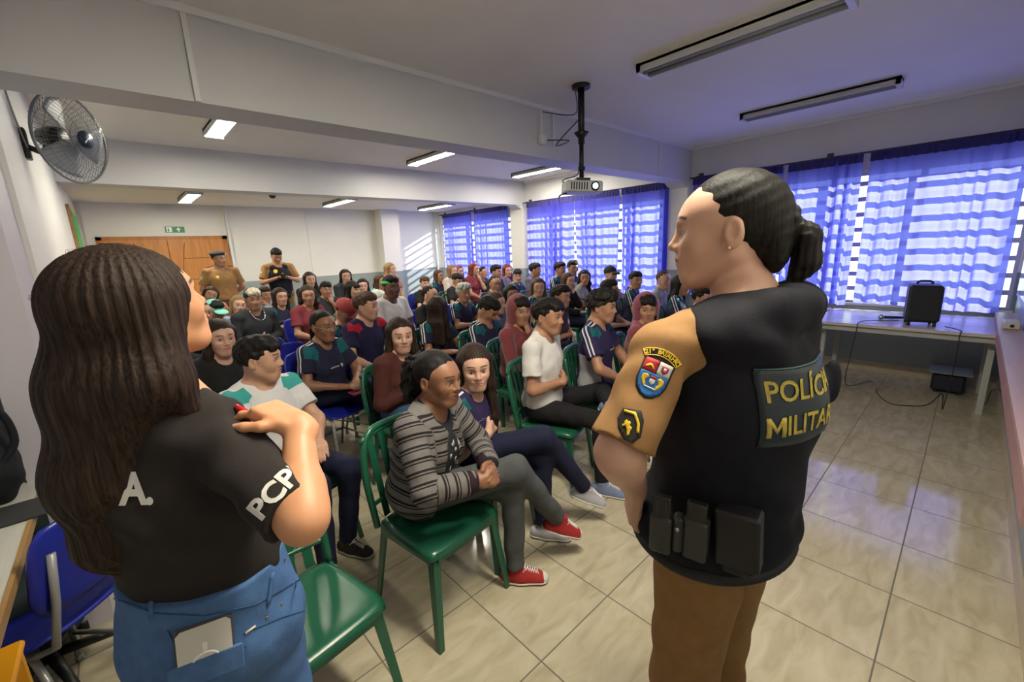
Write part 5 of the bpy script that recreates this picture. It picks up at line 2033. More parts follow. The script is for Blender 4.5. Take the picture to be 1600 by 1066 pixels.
def standing_joints(hip, neck, yaw, HM, w, hs=1.0, ls=1.0, legyaw=None, stance=.10):
    TM, tl = torso_frame(hip, neck, yaw)
    J = dict(TM=TM, tl=tl, neck=Vector(neck), w=w, ls=ls, hs=hs, HM=HM)
    T = lambda a, b, c: TM @ Vector((a, b, c))
    B = yawM(legyaw if legyaw is not None else yaw)
    for sd, q in (('R', 1), ('L', -1)):
        J['sh' + sd] = T(q * w, -.01, tl - .045)
        h = Vector(hip); h.z = 0
        J['hip' + sd] = Vector(hip) + B @ Vector((q * .085, 0, -.01))
        k = h + B @ Vector((q * stance, .02, 0)); k.z = .50 * ls
        a = h + B @ Vector((q * (stance + .02), -.02, 0)); a.z = .08
        J['kn' + sd] = k; J['an' + sd] = a; J['toe' + sd] = B @ Vector((q * .25, 1, 0))
    return J


TOPS['tan'] = cloth_mat('tan_uniform_cloth', (0.29, 0.155, 0.062), var=.08)
BOTS['tan'] = cloth_mat('tan_uniform_trouser_cloth', (0.27, 0.145, 0.055), var=.08)
M_vest = cloth_mat('blue_black_vest_cloth', (0.0065, 0.0065, 0.012), rough=.8, var=.2)
M_yel = mat('yellow_print', (0.42, 0.32, 0.05), .7, var=.25, vscale=60)
M_ember = mat('embroidered_yellow', (0.75, 0.48, 0.02), .6)
M_patchblack = mat('patch_black', (0.015, 0.013, 0.010), .8)
M_gun = mat('moulded_black_pouch', (0.03, 0.03, 0.026), .45)

# ================================================================== the officer with the ponytail
HB = at_d(1137, 362, .88)
cyB = math.degrees(math.atan2(-HB.y, -HB.x))
HMB = head_matrix(HB, cyB - 89, -2, 0, 1.0)
hipB = Vector((HB.x + .035, HB.y - .01, .955)); neckB = Vector((HB.x + .01, HB.y - .035, HB.z - .155))
JB = standing_joints(hipB, neckB, 87, HMB, .172, stance=.09)
JB['shL'] = Vector((.785, .405, 1.385))
JB['elL'] = at_d(966, 708, .83); JB['wrL'] = at_d(992, 762, 1.0)
JB['handL'] = ((at_d(985, 830, 1.06) - JB['wrL']), JB['TM'].to_3x3() @ Vector((.6, -.6, 0)), .35)
SR = JB['shR']
JB['elR'] = SR + Vector((.10, .05, -.26)); JB['wrR'] = JB['elR'] + Vector((-.10, .17, -.10)); JB['handR'] = (JB['TM'].to_3x3() @ Vector((-.7, .6, -.3)), Vector((0, 0, -1)), .5)
offB = figure(JB, dict(base=(hipB.x, hipB.y, 0), label='police officer with a dark ponytail, black vest and tan uniform, standing at the right', skin='fair', fem=True, neckr=.043, notrap=True, vox=.005, hvox=.0028, cvox=.005, armr=1.22,
                       top=TOPS['tan'], bottom='tan', hair=None, shoe='black', fat=1.10, fat_top=.86, thigh=1.30, infl=.014, slen=.90, sler=.063, hem=.0, fold=.003, topname='uniform_shirt'))
shirtB = JB['shirt']
TB = JB['TM']; TRB = np.array(TB.to_3x3()); tlB = JB['tl']
Tb = lambda x, y, z: TB @ Vector((x, y, z))
# hair: slick cap with ponytail and scrunchie
P = [ell((0, -.016, .034), (.079, .099, .088), None, .01), ell((0, .121, -.046), (.090, .068, .118), None, .010, True),
     cap((.12, .075, -.02), (-.12, .075, -.02), .030, .030, .02, None, True),
     rbox((0, .00, -.122), (.14, .16, .045), .02, Matrix.Rotation(radians(30), 3, 'X'), .012, True),
     ell((.090, -.004, -.012), (.034, .026, .040), None, .008, True), ell((-.090, -.004, -.012), (.034, .026, .040), None, .008, True),
     ell((0, -.085, -.03), (.050, .030, .060), None, .04)]
V, F = sdf_mesh(P, .0028, disp=lambda X, Y, Z: .0006 * np.sin(260 * Z + 90 * Y + 2 * np.sin(40 * X)))
hB = local_obj(np_mesh('hair', V, F, HAIR['black']), 'hair', HMB, offB, Vector((hipB.x, hipB.y, 0)))
P = [cap((0, -.112, .004), (0, -.136, -.022), .018, .022, .02), cap((0, -.136, -.022), (0, -.140, -.070), .023, .021, .02), cap((0, -.140, -.070), (0, -.118, -.112), .021, .013, .02)]
V, F = sdf_mesh(P, .003, disp=lambda X, Y, Z: .0012 * np.sin(400 * X + 5 * np.sin(30 * Z)) + .001 * np.sin(500 * Y + 30 * Z))
local_obj(np_mesh('ponytail', V, F, HAIR['black']), 'ponytail', HMB, offB, Vector((hipB.x, hipB.y, 0)))
P = [cap((0, -.098, .002), (0, -.112, .006), .018, .020, .01)]
for k in range(9):
    a = 2 * pi * k / 9
    P.append(ell((.024 * cos(a), -.110 - .006 * sin(a), .006 + .024 * sin(a)), (.012, .010, .012), None, .006))
V, F = sdf_mesh(P, .003)
local_obj(np_mesh('scrunchie', V, F, mat('black_velvet', (.006, .006, .009), .9)), 'scrunchie', HMB, offB, Vector((hipB.x, hipB.y, 0)))
# earring
b = MB(); b.sphere((-.082, -.002, -.032), .0028, 6); b.build('earring', mat('pale_pearl', (.8, .75, .6), .2), hB)
# vest
G = [ell(Tb(0, .005, tlB - .165), (.178, .160, .190), TRB, .05),
     cap(Tb(0, .0, tlB - .22), Tb(0, .0, .04), .158, .158, .06, flat=(TRB[:, 0], .92)),
     ell(Tb(0, .018, -.005), (.212, .176, .088), TRB, .04)]
for q in (-1, 1):
    G += [cap(Tb(q * .085, -.075, tlB - .045), Tb(q * .090, .075, tlB - .055), .048, .046, .04), cap(Tb(q * .110, -.06, tlB - .045), Tb(q * .115, .06, tlB - .055), .040, .040, .03)]
G += [cap(Tb(-.065, -.075, tlB + .012), Tb(.065, -.075, tlB + .012), .034, .034, .03), cap(Tb(-.065, -.075, tlB + .012), Tb(-.085, .0, tlB + .0), .032, .030, .03), cap(Tb(.065, -.075, tlB + .012), Tb(.085, .0, tlB + .0), .032, .030, .03),
      cap(Tb(-.085, .0, tlB - .005), Tb(-.055, .085, tlB - .05), .028, .028, .03), cap(Tb(.085, .0, tlB - .005), Tb(.055, .085, tlB - .05), .028, .028, .03)]
G += [cap(Tb(-.05, -.03, tlB - .010), Tb(-.115, -.02, tlB - .034), .048, .044, .03), cap(Tb(-.05, .02, tlB - .018), Tb(-.115, .02, tlB - .042), .044, .044, .03)]
rg = [Tb(.100 * sin(2 * pi * i / 10), -.012 - .088 * cos(2 * pi * i / 10), tlB - .026 + .036 * cos(2 * pi * i / 10)) for i in range(10)]
G += [cap(rg[i], rg[(i + 1) % 10], .036, .036, .03) for i in range(10)]
G += [cap(Tb(0, -.005, tlB + .12), Tb(0, .010, tlB - .0), .066, .050, .012, None, True)]
G += [cap(JB['shL'] + Vector((-.005, 0, .03)), JB['shL'].lerp(JB['elL'], .45) + Vector((-.01, 0, 0)), .060, .060, .012, None, True), cap(JB['shR'] + Vector((.02, 0, .02)), JB['shR'].lerp(JB['elR'], .45), .060, .060, .012, None, True)]
G += [ell(Tb(q * .12, -.148, tlB - .16), (.02, .02, .05), TRB, .02) for q in (1,)]
V, F = sdf_mesh(G, .005, fold=.003, fscale=.9)
vest = link_mesh(np_mesh('vest', V, F, M_vest), 'vest', offB, (hipB.x, hipB.y, 0))
VV, VF = V.copy(), F
bv = bvh_vf(V, F)
backn = TB.to_3x3() @ Vector((0, -1, 0))
anch = Tb(-.055, -.15, tlB - .155)
backn = TB.to_3x3() @ Vector((-.30, -1, 0))
D = Decal(bv, anch, backn, TB.to_3x3() @ Vector((0, 0, 1))); D.lim = .16
mb = MB(); D.poly([(-.098, -.074), (.098, -.074), (.098, .074), (-.098, .074)], .004, mb, 0, .012)
pan = mb_child(mb, 'back_panel', mat('dark_teal_vinyl', (0.008, 0.018, 0.028), .4), vest, .003)
mb = MB(); D.text('POLÍCIA', .053, 0, .030, .0062, mb, 0, 0, .012, .90)
mb_child(mb, 'lettering', M_yel, pan, .001)
mb = MB(); hM, wM, tM, xM, yM = .038, .036, .0085, -.090, -.053
D.poly([(xM, yM), (xM + tM, yM), (xM + tM, yM + hM * .62), (xM + wM / 2, yM + hM * .18), (xM + wM - tM, yM + hM * .62), (xM + wM - tM, yM), (xM + wM, yM), (xM + wM, yM + hM), (xM + wM - tM * .9, yM + hM), (xM + wM / 2, yM + hM * .48), (xM + tM * .9, yM + hM), (xM, yM + hM)], .0062, mb, 0, .01)
D.text('ILITAR', .053, .013, -.034, .0062, mb, 0, 0, .012, .86)
mb_child(mb, 'lettering', M_yel, pan, .001)
mb = MB()
for y0, y1, x0, x1 in ((.0715, .074, -.098, .098),): D.poly([(x0, y0), (x1, y0), (x1, y1), (x0, y1)], .006, mb, 0, .02)
mb_child(mb, 'panel_edge', mat('teal_edge', (.05, .12, .13), .4), pan, .001)
rg = [Tb(.068 * sin(2 * pi * i / 12), -.010 - .070 * cos(2 * pi * i / 12), tlB + .008 + .020 * cos(2 * pi * i / 12)) for i in range(12)]
V, F = sdf_mesh([cap(rg[i], rg[(i + 1) % 12], .016, .016, .01) for i in range(12)], .004)
link_mesh(np_mesh('collar', V, F, TOPS['tan']), 'collar', shirtB, (hipB.x, hipB.y, 0))
# belt
G = [ell(Tb(0, .016, -.040), (.215, .182, .038), TRB, .01), ell(Tb(0, .0, .0), (.14, .12, .06), TRB, .004, True)]
V, F = sdf_mesh(G, .005)
belt = link_mesh(np_mesh('duty_belt', V, F, mat('black_webbing', (.010, .010, .011), .7)), 'duty_belt', offB, (hipB.x, hipB.y, 0))
G = MB()


def surf_pt(px, py):
    h = bv.ray_cast(CAM_P, px_ray(px, py).normalized())
    return h[0]


def side_item(name, px, py, size, m_, depth, lid=None, tilt=0):
    c = at_d(px, py, depth)
    n = (CAM_P - c); n.z = 0; n.normalize()
    n = (n + Vector((TRB[:, 0] * -1.0)) * .8); n.z = 0; n.normalize()
    u = Vector((0, 0, 1)); x = u.cross(n)
    M = Matrix((x, u, n)).transposed().to_4x4() @ Matrix.Rotation(radians(tilt), 4, 'Z'); M.translation = c
    mb = MB(); w_, h_, d_ = size
    mb.box((-w_ / 2, -h_ / 2, -d_), (w_ / 2, h_ / 2, 0), 0, M, bev=.005)
    o_ = mb_child(mb, name, m_, belt, 0)
    return o_, M


pc, Mp = side_item('magazine_pouch', 1030, 838, (.043, .085, .035), M_gun, .870)
mb = MB(); mb.box((-.018, .035, -.026), (.018, .085, -.006), 0, Mp, bev=.003)
for k in range(5): mb.box((-.014 + .006 * k, .04, -.007), (-.012 + .006 * k, .08, -.004), 0, Mp)
mb_child(mb, 'magazine', mat('grey_black_metal', (.045, .045, .04), .3, .6), pc, 0)
pc2, Mp = side_item('magazine_pouch', 1084, 848, (.045, .088, .035), M_gun, .840)
mb = MB(); mb.box((-.019, .035, -.026), (.019, .080, -.006), 0, Mp, bev=.003)
for k in range(2): mb.box((-.012 + .018 * k, .045, -.007), (-.009 + .018 * k, .078, -.004), 0, Mp)
mb_child(mb, 'magazine', mat('grey_black_metal', (.045, .045, .04), .3, .6), pc2, 0)
st_, Mp = side_item('pouch_strap', 1057, 838, (.020, .080, .030), mat('pouch_strap_rubber', (.035, .035, .03), .6), .858)
mb = MB(); mb.disc(Mp @ Vector((0, .015, 0)), Mp.to_3x3() @ Vector((0, 0, 1)), .005, .002, 14); mb_child(mb, 'snap', mat('snap_steel', (.5, .5, .48), .3, 1), st_, 0)
hl, Mp = side_item('holster', 1150, 850, (.080, .120, .05), mat('black_holster', (.008, .007, .010), .55), .825, tilt=3)
mb = MB(); mb.box((-.035, -.085, -.045), (.02, -.055, -.01), 0, Mp, bev=.01); mb_child(mb, 'holster_tip', mat('black_holster', (.008, .007, .010), .55), hl, 0)
# radio on the far side of the vest back
c = at_d(1222, 738, .93)
mb = MB(); mb.tube([c, c + (at_d(1242, 736, .93) - c)], .014, 14); mb.tube([at_d(1240, 722, .93), at_d(1244, 752, .93)], .013, 12)
mb.tube([at_d(1200, 775, .95), at_d(1214, 773, .95)], .009, 10)
mb_child(mb, 'radio', M_gun, vest, 0)
# sleeve patches
bs = bvh_of([shirtB])
mid = JB['shL'].lerp(JB['elL'], .42)
armd = (JB['shL'] - JB['elL']).normalized()
tocam = (CAM_P - mid).normalized()
nrm = (tocam - armd * tocam.dot(armd)).normalized()
h = bs.ray_cast(CAM_P, px_ray(1022, 588).normalized())
upv = (at_d(1046, 545, .8) - at_d(1010, 625, .8)).normalized()
D = Decal(bs, h[0] if h[0] is not None else mid, (nrm + h[1] * 1.0) if h[0] is not None else nrm, upv)
S_ = .80 / F_PX          # metres per photo px on the sleeve
arc = lambda r0, r1, a0, a1, cx, cy, n=12: [(cx + r1 * cos(radians(a0 + (a1 - a0) * i / n)), cy + r1 * sin(radians(a0 + (a1 - a0) * i / n))) for i in range(n + 1)] + [(cx + r0 * cos(radians(a1 + (a0 - a1) * i / n)), cy + r0 * sin(radians(a1 + (a0 - a1) * i / n))) for i in range(n + 1)]
shield = [(-.026, .030), (-.026, -.012), (-.021, -.027), (-.011, -.037), (0, -.041), (.011, -.037), (.021, -.027), (.026, -.012), (.026, .030)]
mb = MB(); D.poly([(x * 1.13, y * 1.10) for x, y in shield[:-1]] + [(.0295, .034), (.033, .040), (.0, .056), (-.033, .040)], .0012, mb, 0, .008)
pt = mb_child(mb, 'shoulder_patch', M_patchblack, shirtB, .0015)
mb = MB(); D.poly([(-.026, .004), (-.026, -.012), (-.021, -.027), (-.011, -.037), (0, -.041), (.011, -.037), (.021, -.027), (.026, -.012), (.026, .004)], .0024, mb, 0)
mb_child(mb, 'blue_field', mat('embroidered_blue', (.01, .13, .42), .7), pt, .0008)
mb = MB(); D.poly([(-.026, .005), (-.001, .005), (-.001, .030), (-.026, .030)], .0024, mb, 0); mb_child(mb, 'red_field', mat('embroidered_red', (.42, .015, .02), .7), pt, .0008)
mb = MB(); D.poly([(.001, .005), (.026, .005), (.026, .030), (.001, .030)], .0024, mb, 0); mb_child(mb, 'white_field', mat('embroidered_white', (.6, .58, .55), .7), pt, .0008)
mb = MB()
D.poly([(-.022, .014), (-.016, .020), (-.012, .020), (-.005, .013), (-.007, .011), (-.013, .016), (-.020, .011)], .0034, mb, 0, .003)
for q in (-1, 1):
    D.poly([(q * .008, -.004), (q * .012, .000), (q * .020, -.002), (q * .021, -.010), (q * .017, -.018), (q * .012, -.024), (q * .009, -.020), (q * .013, -.012)][::q], .0034, mb, 0, .003)
mb_child(mb, 'yellow_figures', M_ember, pt, .0006)
mb = MB(); D.poly([(.007, .024), (.020, .024), (.020, .014), (.0135, .008), (.007, .014)], .0034, mb, 0, .003); D.poly([(-.005, -.001), (.005, -.001), (.005, -.006), (-.005, -.006)], .0034, mb, 0, .003); mb_child(mb, 'red_crest', mat('embroidered_crimson', (.35, .02, .06), .7), pt, .0006)
mb = MB(); D.poly([(-.005, -.007), (.005, -.007), (.005, -.014), (0, -.018), (-.005, -.014)], .0036, mb, 0, .003); D.poly([(-.011, -.022), (.011, -.022), (.011, -.0245), (-.011, -.0245)], .0036, mb, 0, .003); D.poly([(.011, .021), (.016, .021), (.016, .015), (.011, .015)], .0042, mb, 0, .003)
mb_child(mb, 'white_crest', mat('embroidered_white', (.6, .58, .55), .7), pt, .0006)
mb = MB()
D.poly(arc(.058, .074, 122, 58, 0, -.020), .0012, mb, 0, .006)
ap = mb_child(mb, 'arc_patch', M_patchblack, shirtB, .0015)
mb = MB(); D.poly(arc(.0715, .0735, 121, 59, 0, -.020), .0026, mb, 0, .004); D.poly(arc(.0585, .0602, 121, 59, 0, -.020), .0026, mb, 0, .004)
D.poly(arc(.0585, .0735, 121.5, 119.5, 0, -.020, 2), .0026, mb, 0, .004); D.poly(arc(.0585, .0735, 60.5, 58.5, 0, -.020, 2), .0026, mb, 0, .004)
txt = '21º BATALHÃO'
for i, ch in enumerate(txt):
    a = radians(117 - 54.5 * i / (len(txt) - 1))
    D.text(ch, .0125, .0660 * cos(a), -.020 + .0660 * sin(a), .0030, mb, 0, a - pi / 2, .03, .9)
mb_child(mb, 'arc_lettering', M_ember, ap, .0006)
h = bs.ray_cast(CAM_P, px_ray(984, 663).normalized())
if h[0] is not None:
    D = Decal(bs, h[0], (nrm + h[1]), (at_d(990, 640, .8) - at_d(984, 690, .8)).normalized())
    mb = MB(); D.poly([(-.016, .028), (.017, .028), (.024, .010), (.022, -.020), (.008, -.034), (-.006, -.030), (-.020, -.010), (-.024, .008)], .0012, mb, 0)
    cp = mb_child(mb, 'rank_patch', M_patchblack, shirtB, .0015)
    mb = MB(); D.poly([(-.013, .0255), (.008, .0235), (.0175, .004), (.0185, -.013), (.0135, -.013), (.0125, .002), (.005, .0185), (-.013, .0205)], .0026, mb, 0, .004)
    D.poly([(-.010, .004), (-.006, .008), (-.003, .004), (-.0015, .006), (.002, .003), (.000, -.002), (.005, -.006), (.003, -.010), (.001, -.020), (-.003, -.021), (-.004, -.010), (-.007, -.004), (-.013, -.006), (-.013, -.002), (-.009, .000)], .0026, mb, 0, .003)
    mb_child(mb, 'rank_marks', M_ember, cp, .0006)

# ================================================================== the woman in jeans, back to the camera
HA = at_d(220, 484, .83)
cyA = math.degrees(math.atan2(-HA.y, -HA.x))
HMA = head_matrix(HA, cyA + 112, 14, 4, 1.0)
neckA = at_d(272, 642, .87); hipA = at_d(338, 965, 1.02)
JA = standing_joints(hipA, neckA, 58, HMA, .150, stance=.09)
JA['shR'] = at_d(360, 708, .84); JA['elR'] = at_d(474, 812, .75); JA['wrR'] = at_d(466, 664, .86)
hd = at_d(388, 628, .88) - JA['wrR']
JA['handR'] = (hd, Vector((-.5, .6, -.55)), .55, [.45, .7, .95, 1.1])
JA['elL'] = JA['shL'] + Vector((.06, .10, -.25)); JA['wrL'] = JA['elL'] + Vector((.16, .10, .06)); JA['handL'] = (Vector((.4, .6, .2)), Vector((1, 0, 0)), .5)
BOTS['jeans'] = cloth_mat('mid_blue_denim', (0.07, 0.15, 0.33), var=.12, knit=True)
TOPS['tee'] = cloth_mat('faded_black_tee', (0.026, 0.021, 0.020), var=.08)
womA = figure(JA, dict(base=(hipA.x, hipA.y, 0), label='woman with very long dark hair, black T-shirt and blue jeans, back to the camera', skin='warm', fem=True, vox=.0045, hvox=.003, cvox=.005, armr=1.12, slen=.90, sler=.057, hem=.125, waist=.17,
                       top=TOPS['tee'], bottom='jeans', hair=None, shoe='white', fat=1.12, fat_top=.98, thigh=1.25, infl=.014, fold=.004))
teeA = JA['shirt']
baseA = Vector((hipA.x, hipA.y, 0))
# hair
hp_ = lambda x, y, d: at_d(x, y, d)
Mh = HMA; Rh = Mh.to_3x3()
G = [ell(HA + Rh @ Vector((0, -.022, .036)), (.090, .108, .092), np.array(Rh), .01),
     ell(HA + Rh @ Vector((0, .115, -.045)), (.078, .066, .110), np.array(Rh), .012, True)]
G += [cap(hp_(192, 480, .83), hp_(172, 600, .82), .092, .088, .06), cap(hp_(172, 600, .82), hp_(163, 740, .83), .088, .074, .06), cap(hp_(163, 740, .83), hp_(180, 840, .86), .074, .054, .06), cap(hp_(180, 840, .86), hp_(205, 872, .88), .052, .030, .05),
      cap(hp_(232, 470, .80), hp_(252, 590, .80), .050, .045, .03), cap(hp_(252, 590, .80), hp_(300, 638, .83), .040, .020, .03), cap(hp_(225, 600, .80), hp_(190, 720, .82), .062, .045, .04)]


def hair_disp(X, Y, Z):
    a = np.arctan2(X - HA.x + .02, Y - HA.y) * 1.0
    return .0015 * np.sin(38 * a + .8 * np.sin(5 * Z)) + .0007 * np.sin(83 * a + 1.0 * np.sin(7 * Z + 1))


V, F = sdf_mesh(G, .0035, disp=hair_disp)
HAIR['woman'] = hair_mat('long_dark_brown_hair', (0.020, 0.011, 0.008), tip=(.050, .030, .021), rough=.62, scale=150, bump=.3)
link_mesh(np_mesh('hair', V, F, HAIR['woman']), 'hair', womA, baseA)
bh = bvh_vf(V, F)
# flyaway strands on the crown
rnd = random.Random(4)
mb = MB()
for k in range(36):
    a = rnd.uniform(-1.3, 1.3); e = rnd.uniform(.2, 1.3)
    d0 = Rh @ Vector((sin(a) * cos(e), -cos(a) * cos(e) * .6, sin(e))).normalized()
    h = bh.ray_cast(HA + d0 * .25, -d0)
    if h[0] is None: continue
    p0 = h[0]; t = Vector((rnd.uniform(-1, 1), rnd.uniform(-1, 1), rnd.uniform(-.6, .6)))
    t = (t - d0 * t.dot(d0)).normalized()
    L_ = rnd.uniform(.012, .03)
    mb.tube([p0 - d0 * .002, p0 + t * L_ * .4 + d0 * .004, p0 + t * L_ + d0 * .002 - Vector((0, 0, .004))], .00025, 3)
o_ = mb.build('flyaway_hair', HAIR['woman'], womA, loc=baseA)
o_.location = (0, 0, 0); o_['kind'] = 'stuff'
# print on the back and the sleeve
bt = bvh_of([teeA])
M_print = mat('white_vinyl_print', (0.72, 0.70, 0.66), .6)
h = bt.ray_cast(CAM_P, px_ray(216, 766).normalized())
print('tee back', h)
if h[0] is not None:
    nb_ = h[1].normalized()
    D = Decal(bt, h[0], nb_, Vector((0, 0, 1)) + (at_d(207, 740, .9) - at_d(210, 790, .9)).normalized())
    mb = MB(); D.text('A.', .082, .0, 0, .002, mb, 0, radians(-3), .035, .8)
    mb_child(mb, 'back_print', M_print, teeA, .0006)
h = bt.ray_cast(CAM_P, px_ray(434, 762).normalized())
if h[0] is not None:
    camup = CAM_R @ Vector((0, 1, 0))
    D = Decal(bt, h[0], (CAM_P - h[0]).normalized() * 1.4 + h[1] * .6, camup)
    mb = MB(); D.text('PCPR', .050, .004, .002, .002, mb, 0, radians(47), .03, 1.0)
    mb_child(mb, 'sleeve_print', M_print, teeA, .0006)
# jeans details
tr_ = [c for c in womA.children if c.name.startswith('trousers')][0]
bj = bvh_of([tr_])
M_thread = mat('pale_denim_thread', (.30, .42, .58), .8)
M_dden = cloth_mat('dark_denim_seam', (0.03, 0.075, 0.16))


def jpt(px, py):
    h = bj.ray_cast(CAM_P, px_ray(px, py).normalized())
    return (h[0], h[1]) if h[0] is not None else (at_d(px, py, 1.0), Vector((0, -1, 0)))


def jline(pts, name, m_, r):
    mb = MB()
    out = []
    for (x0, y0), (x1, y1) in zip(pts[:-1], pts[1:]):
        n = max(2, int(math.hypot(x1 - x0, y1 - y0) / 8))
        for i in range(n): out.append((x0 + (x1 - x0) * i / n, y0 + (y1 - y0) * i / n))
    out.append(pts[-1])
    q = []
    for x, y in out:
        p, n_ = jpt(x, y); q.append(p + n_ * r * .3)
    mb.tube(q, r, 5)
    return mb_child(mb, name, m_, tr_, 0)


jline([(178, 935), (240, 958), (320, 962), (400, 945), (470, 905)], 'waistband_seam', M_dden, .0018)
jline([(262, 985), (290, 1035), (340, 1030), (385, 1010)], 'pocket_seam', M_dden, .0016)
jline([(380, 990), (440, 965), (475, 955)], 'yoke_seam', M_dden, .0014)
for a_, b_ in (((236, 925), (238, 965)), ((425, 895), (418, 945))):
    jline([a_, b_], 'belt_loop', BOTS['jeans'], .005)
for q_, (x, y) in enumerate(((417, 965), (440, 945))):
    p, n_ = jpt(x, y); mb = MB(); mb.disc(p, n_, .003, .002, 10); mb_child(mb, 'rivet', mat('brass', (.5, .35, .12), .3, 1), tr_, 0)
jline([(383, 990), (399, 978)], 'pocket_tag', mat('cream_tag', (.6, .55, .45), .7), .0028)
# phone in the back pocket
p, n_ = jpt(320, 995)
n_ = (n_ + (CAM_P - p).normalized() * .6); n_.z *= .3; n_.normalize()
u_ = CAM_R @ Vector((0, 1, 0)); u_ = (u_ - n_ * u_.dot(n_)).normalized(); x_ = u_.cross(n_)
Mp = Matrix((x_, u_, n_)).transposed().to_4x4() @ Matrix.Rotation(radians(4), 4, 'Z'); Mp.translation = p + n_ * .010
mb = MB(); mb.box((-.050, -.075, -.012), (.050, .036, -.001), 0, Mp, bev=.006)
ph = mb.build('smartphone', mat('phone_frame', (.05, .05, .06), .3), loc=p)
tag(ph, 'white backed smartphone sticking out of the jeans back pocket', 'phone')
mb = MB(); r_ = [(-.038, .033), (.038, .033), (.046, .025), (.046, -.038), (-.046, -.038), (-.046, .025)]
mb.extr(r_[::-1], Mp @ Matrix.Translation((0, 0, .0)), .0015); o_ = mb.build('back_cover', mat('white_phone_glass', (.66, .64, .60), .25), ph, loc=p)
mb = MB(); ring = [(.026 * cos(2 * pi * i / 40), -.052 + .026 * sin(2 * pi * i / 40), .0022) for i in range(41)]
mb.tube([Mp @ Vector(v) for v in ring if v[1] > -.038], .0022, 6); mb.box((-.004, -.022, .0014), (.004, -.004, .0026), 0, Mp); mb.build('charging_ring', mat('ring_white', (.85, .84, .80), .3), ph, loc=p)
mb = MB(); mb.box((-.064, -.09, -.004), (.064, -.036, .003), 0, Mp, bev=.002); mb_child(mb, 'pocket_panel', BOTS['jeans'], tr_, 0)
# red object pinched in the raised hand
c_ = at_d(376, 640, .865)
mb = MB(); mb.tube([at_d(368, 634, .865), c_, at_d(386, 647, .86), at_d(393, 650, .86)], [.004, .0075, .008, .004], 10)
tag(mb.build('red_clip', mat('glossy_red', (.45, .01, .02), .25), loc=c_), 'small glossy red object pinched in the raised hand of the woman in jeans', 'clip')

# ================================================================== the two officers standing at the back


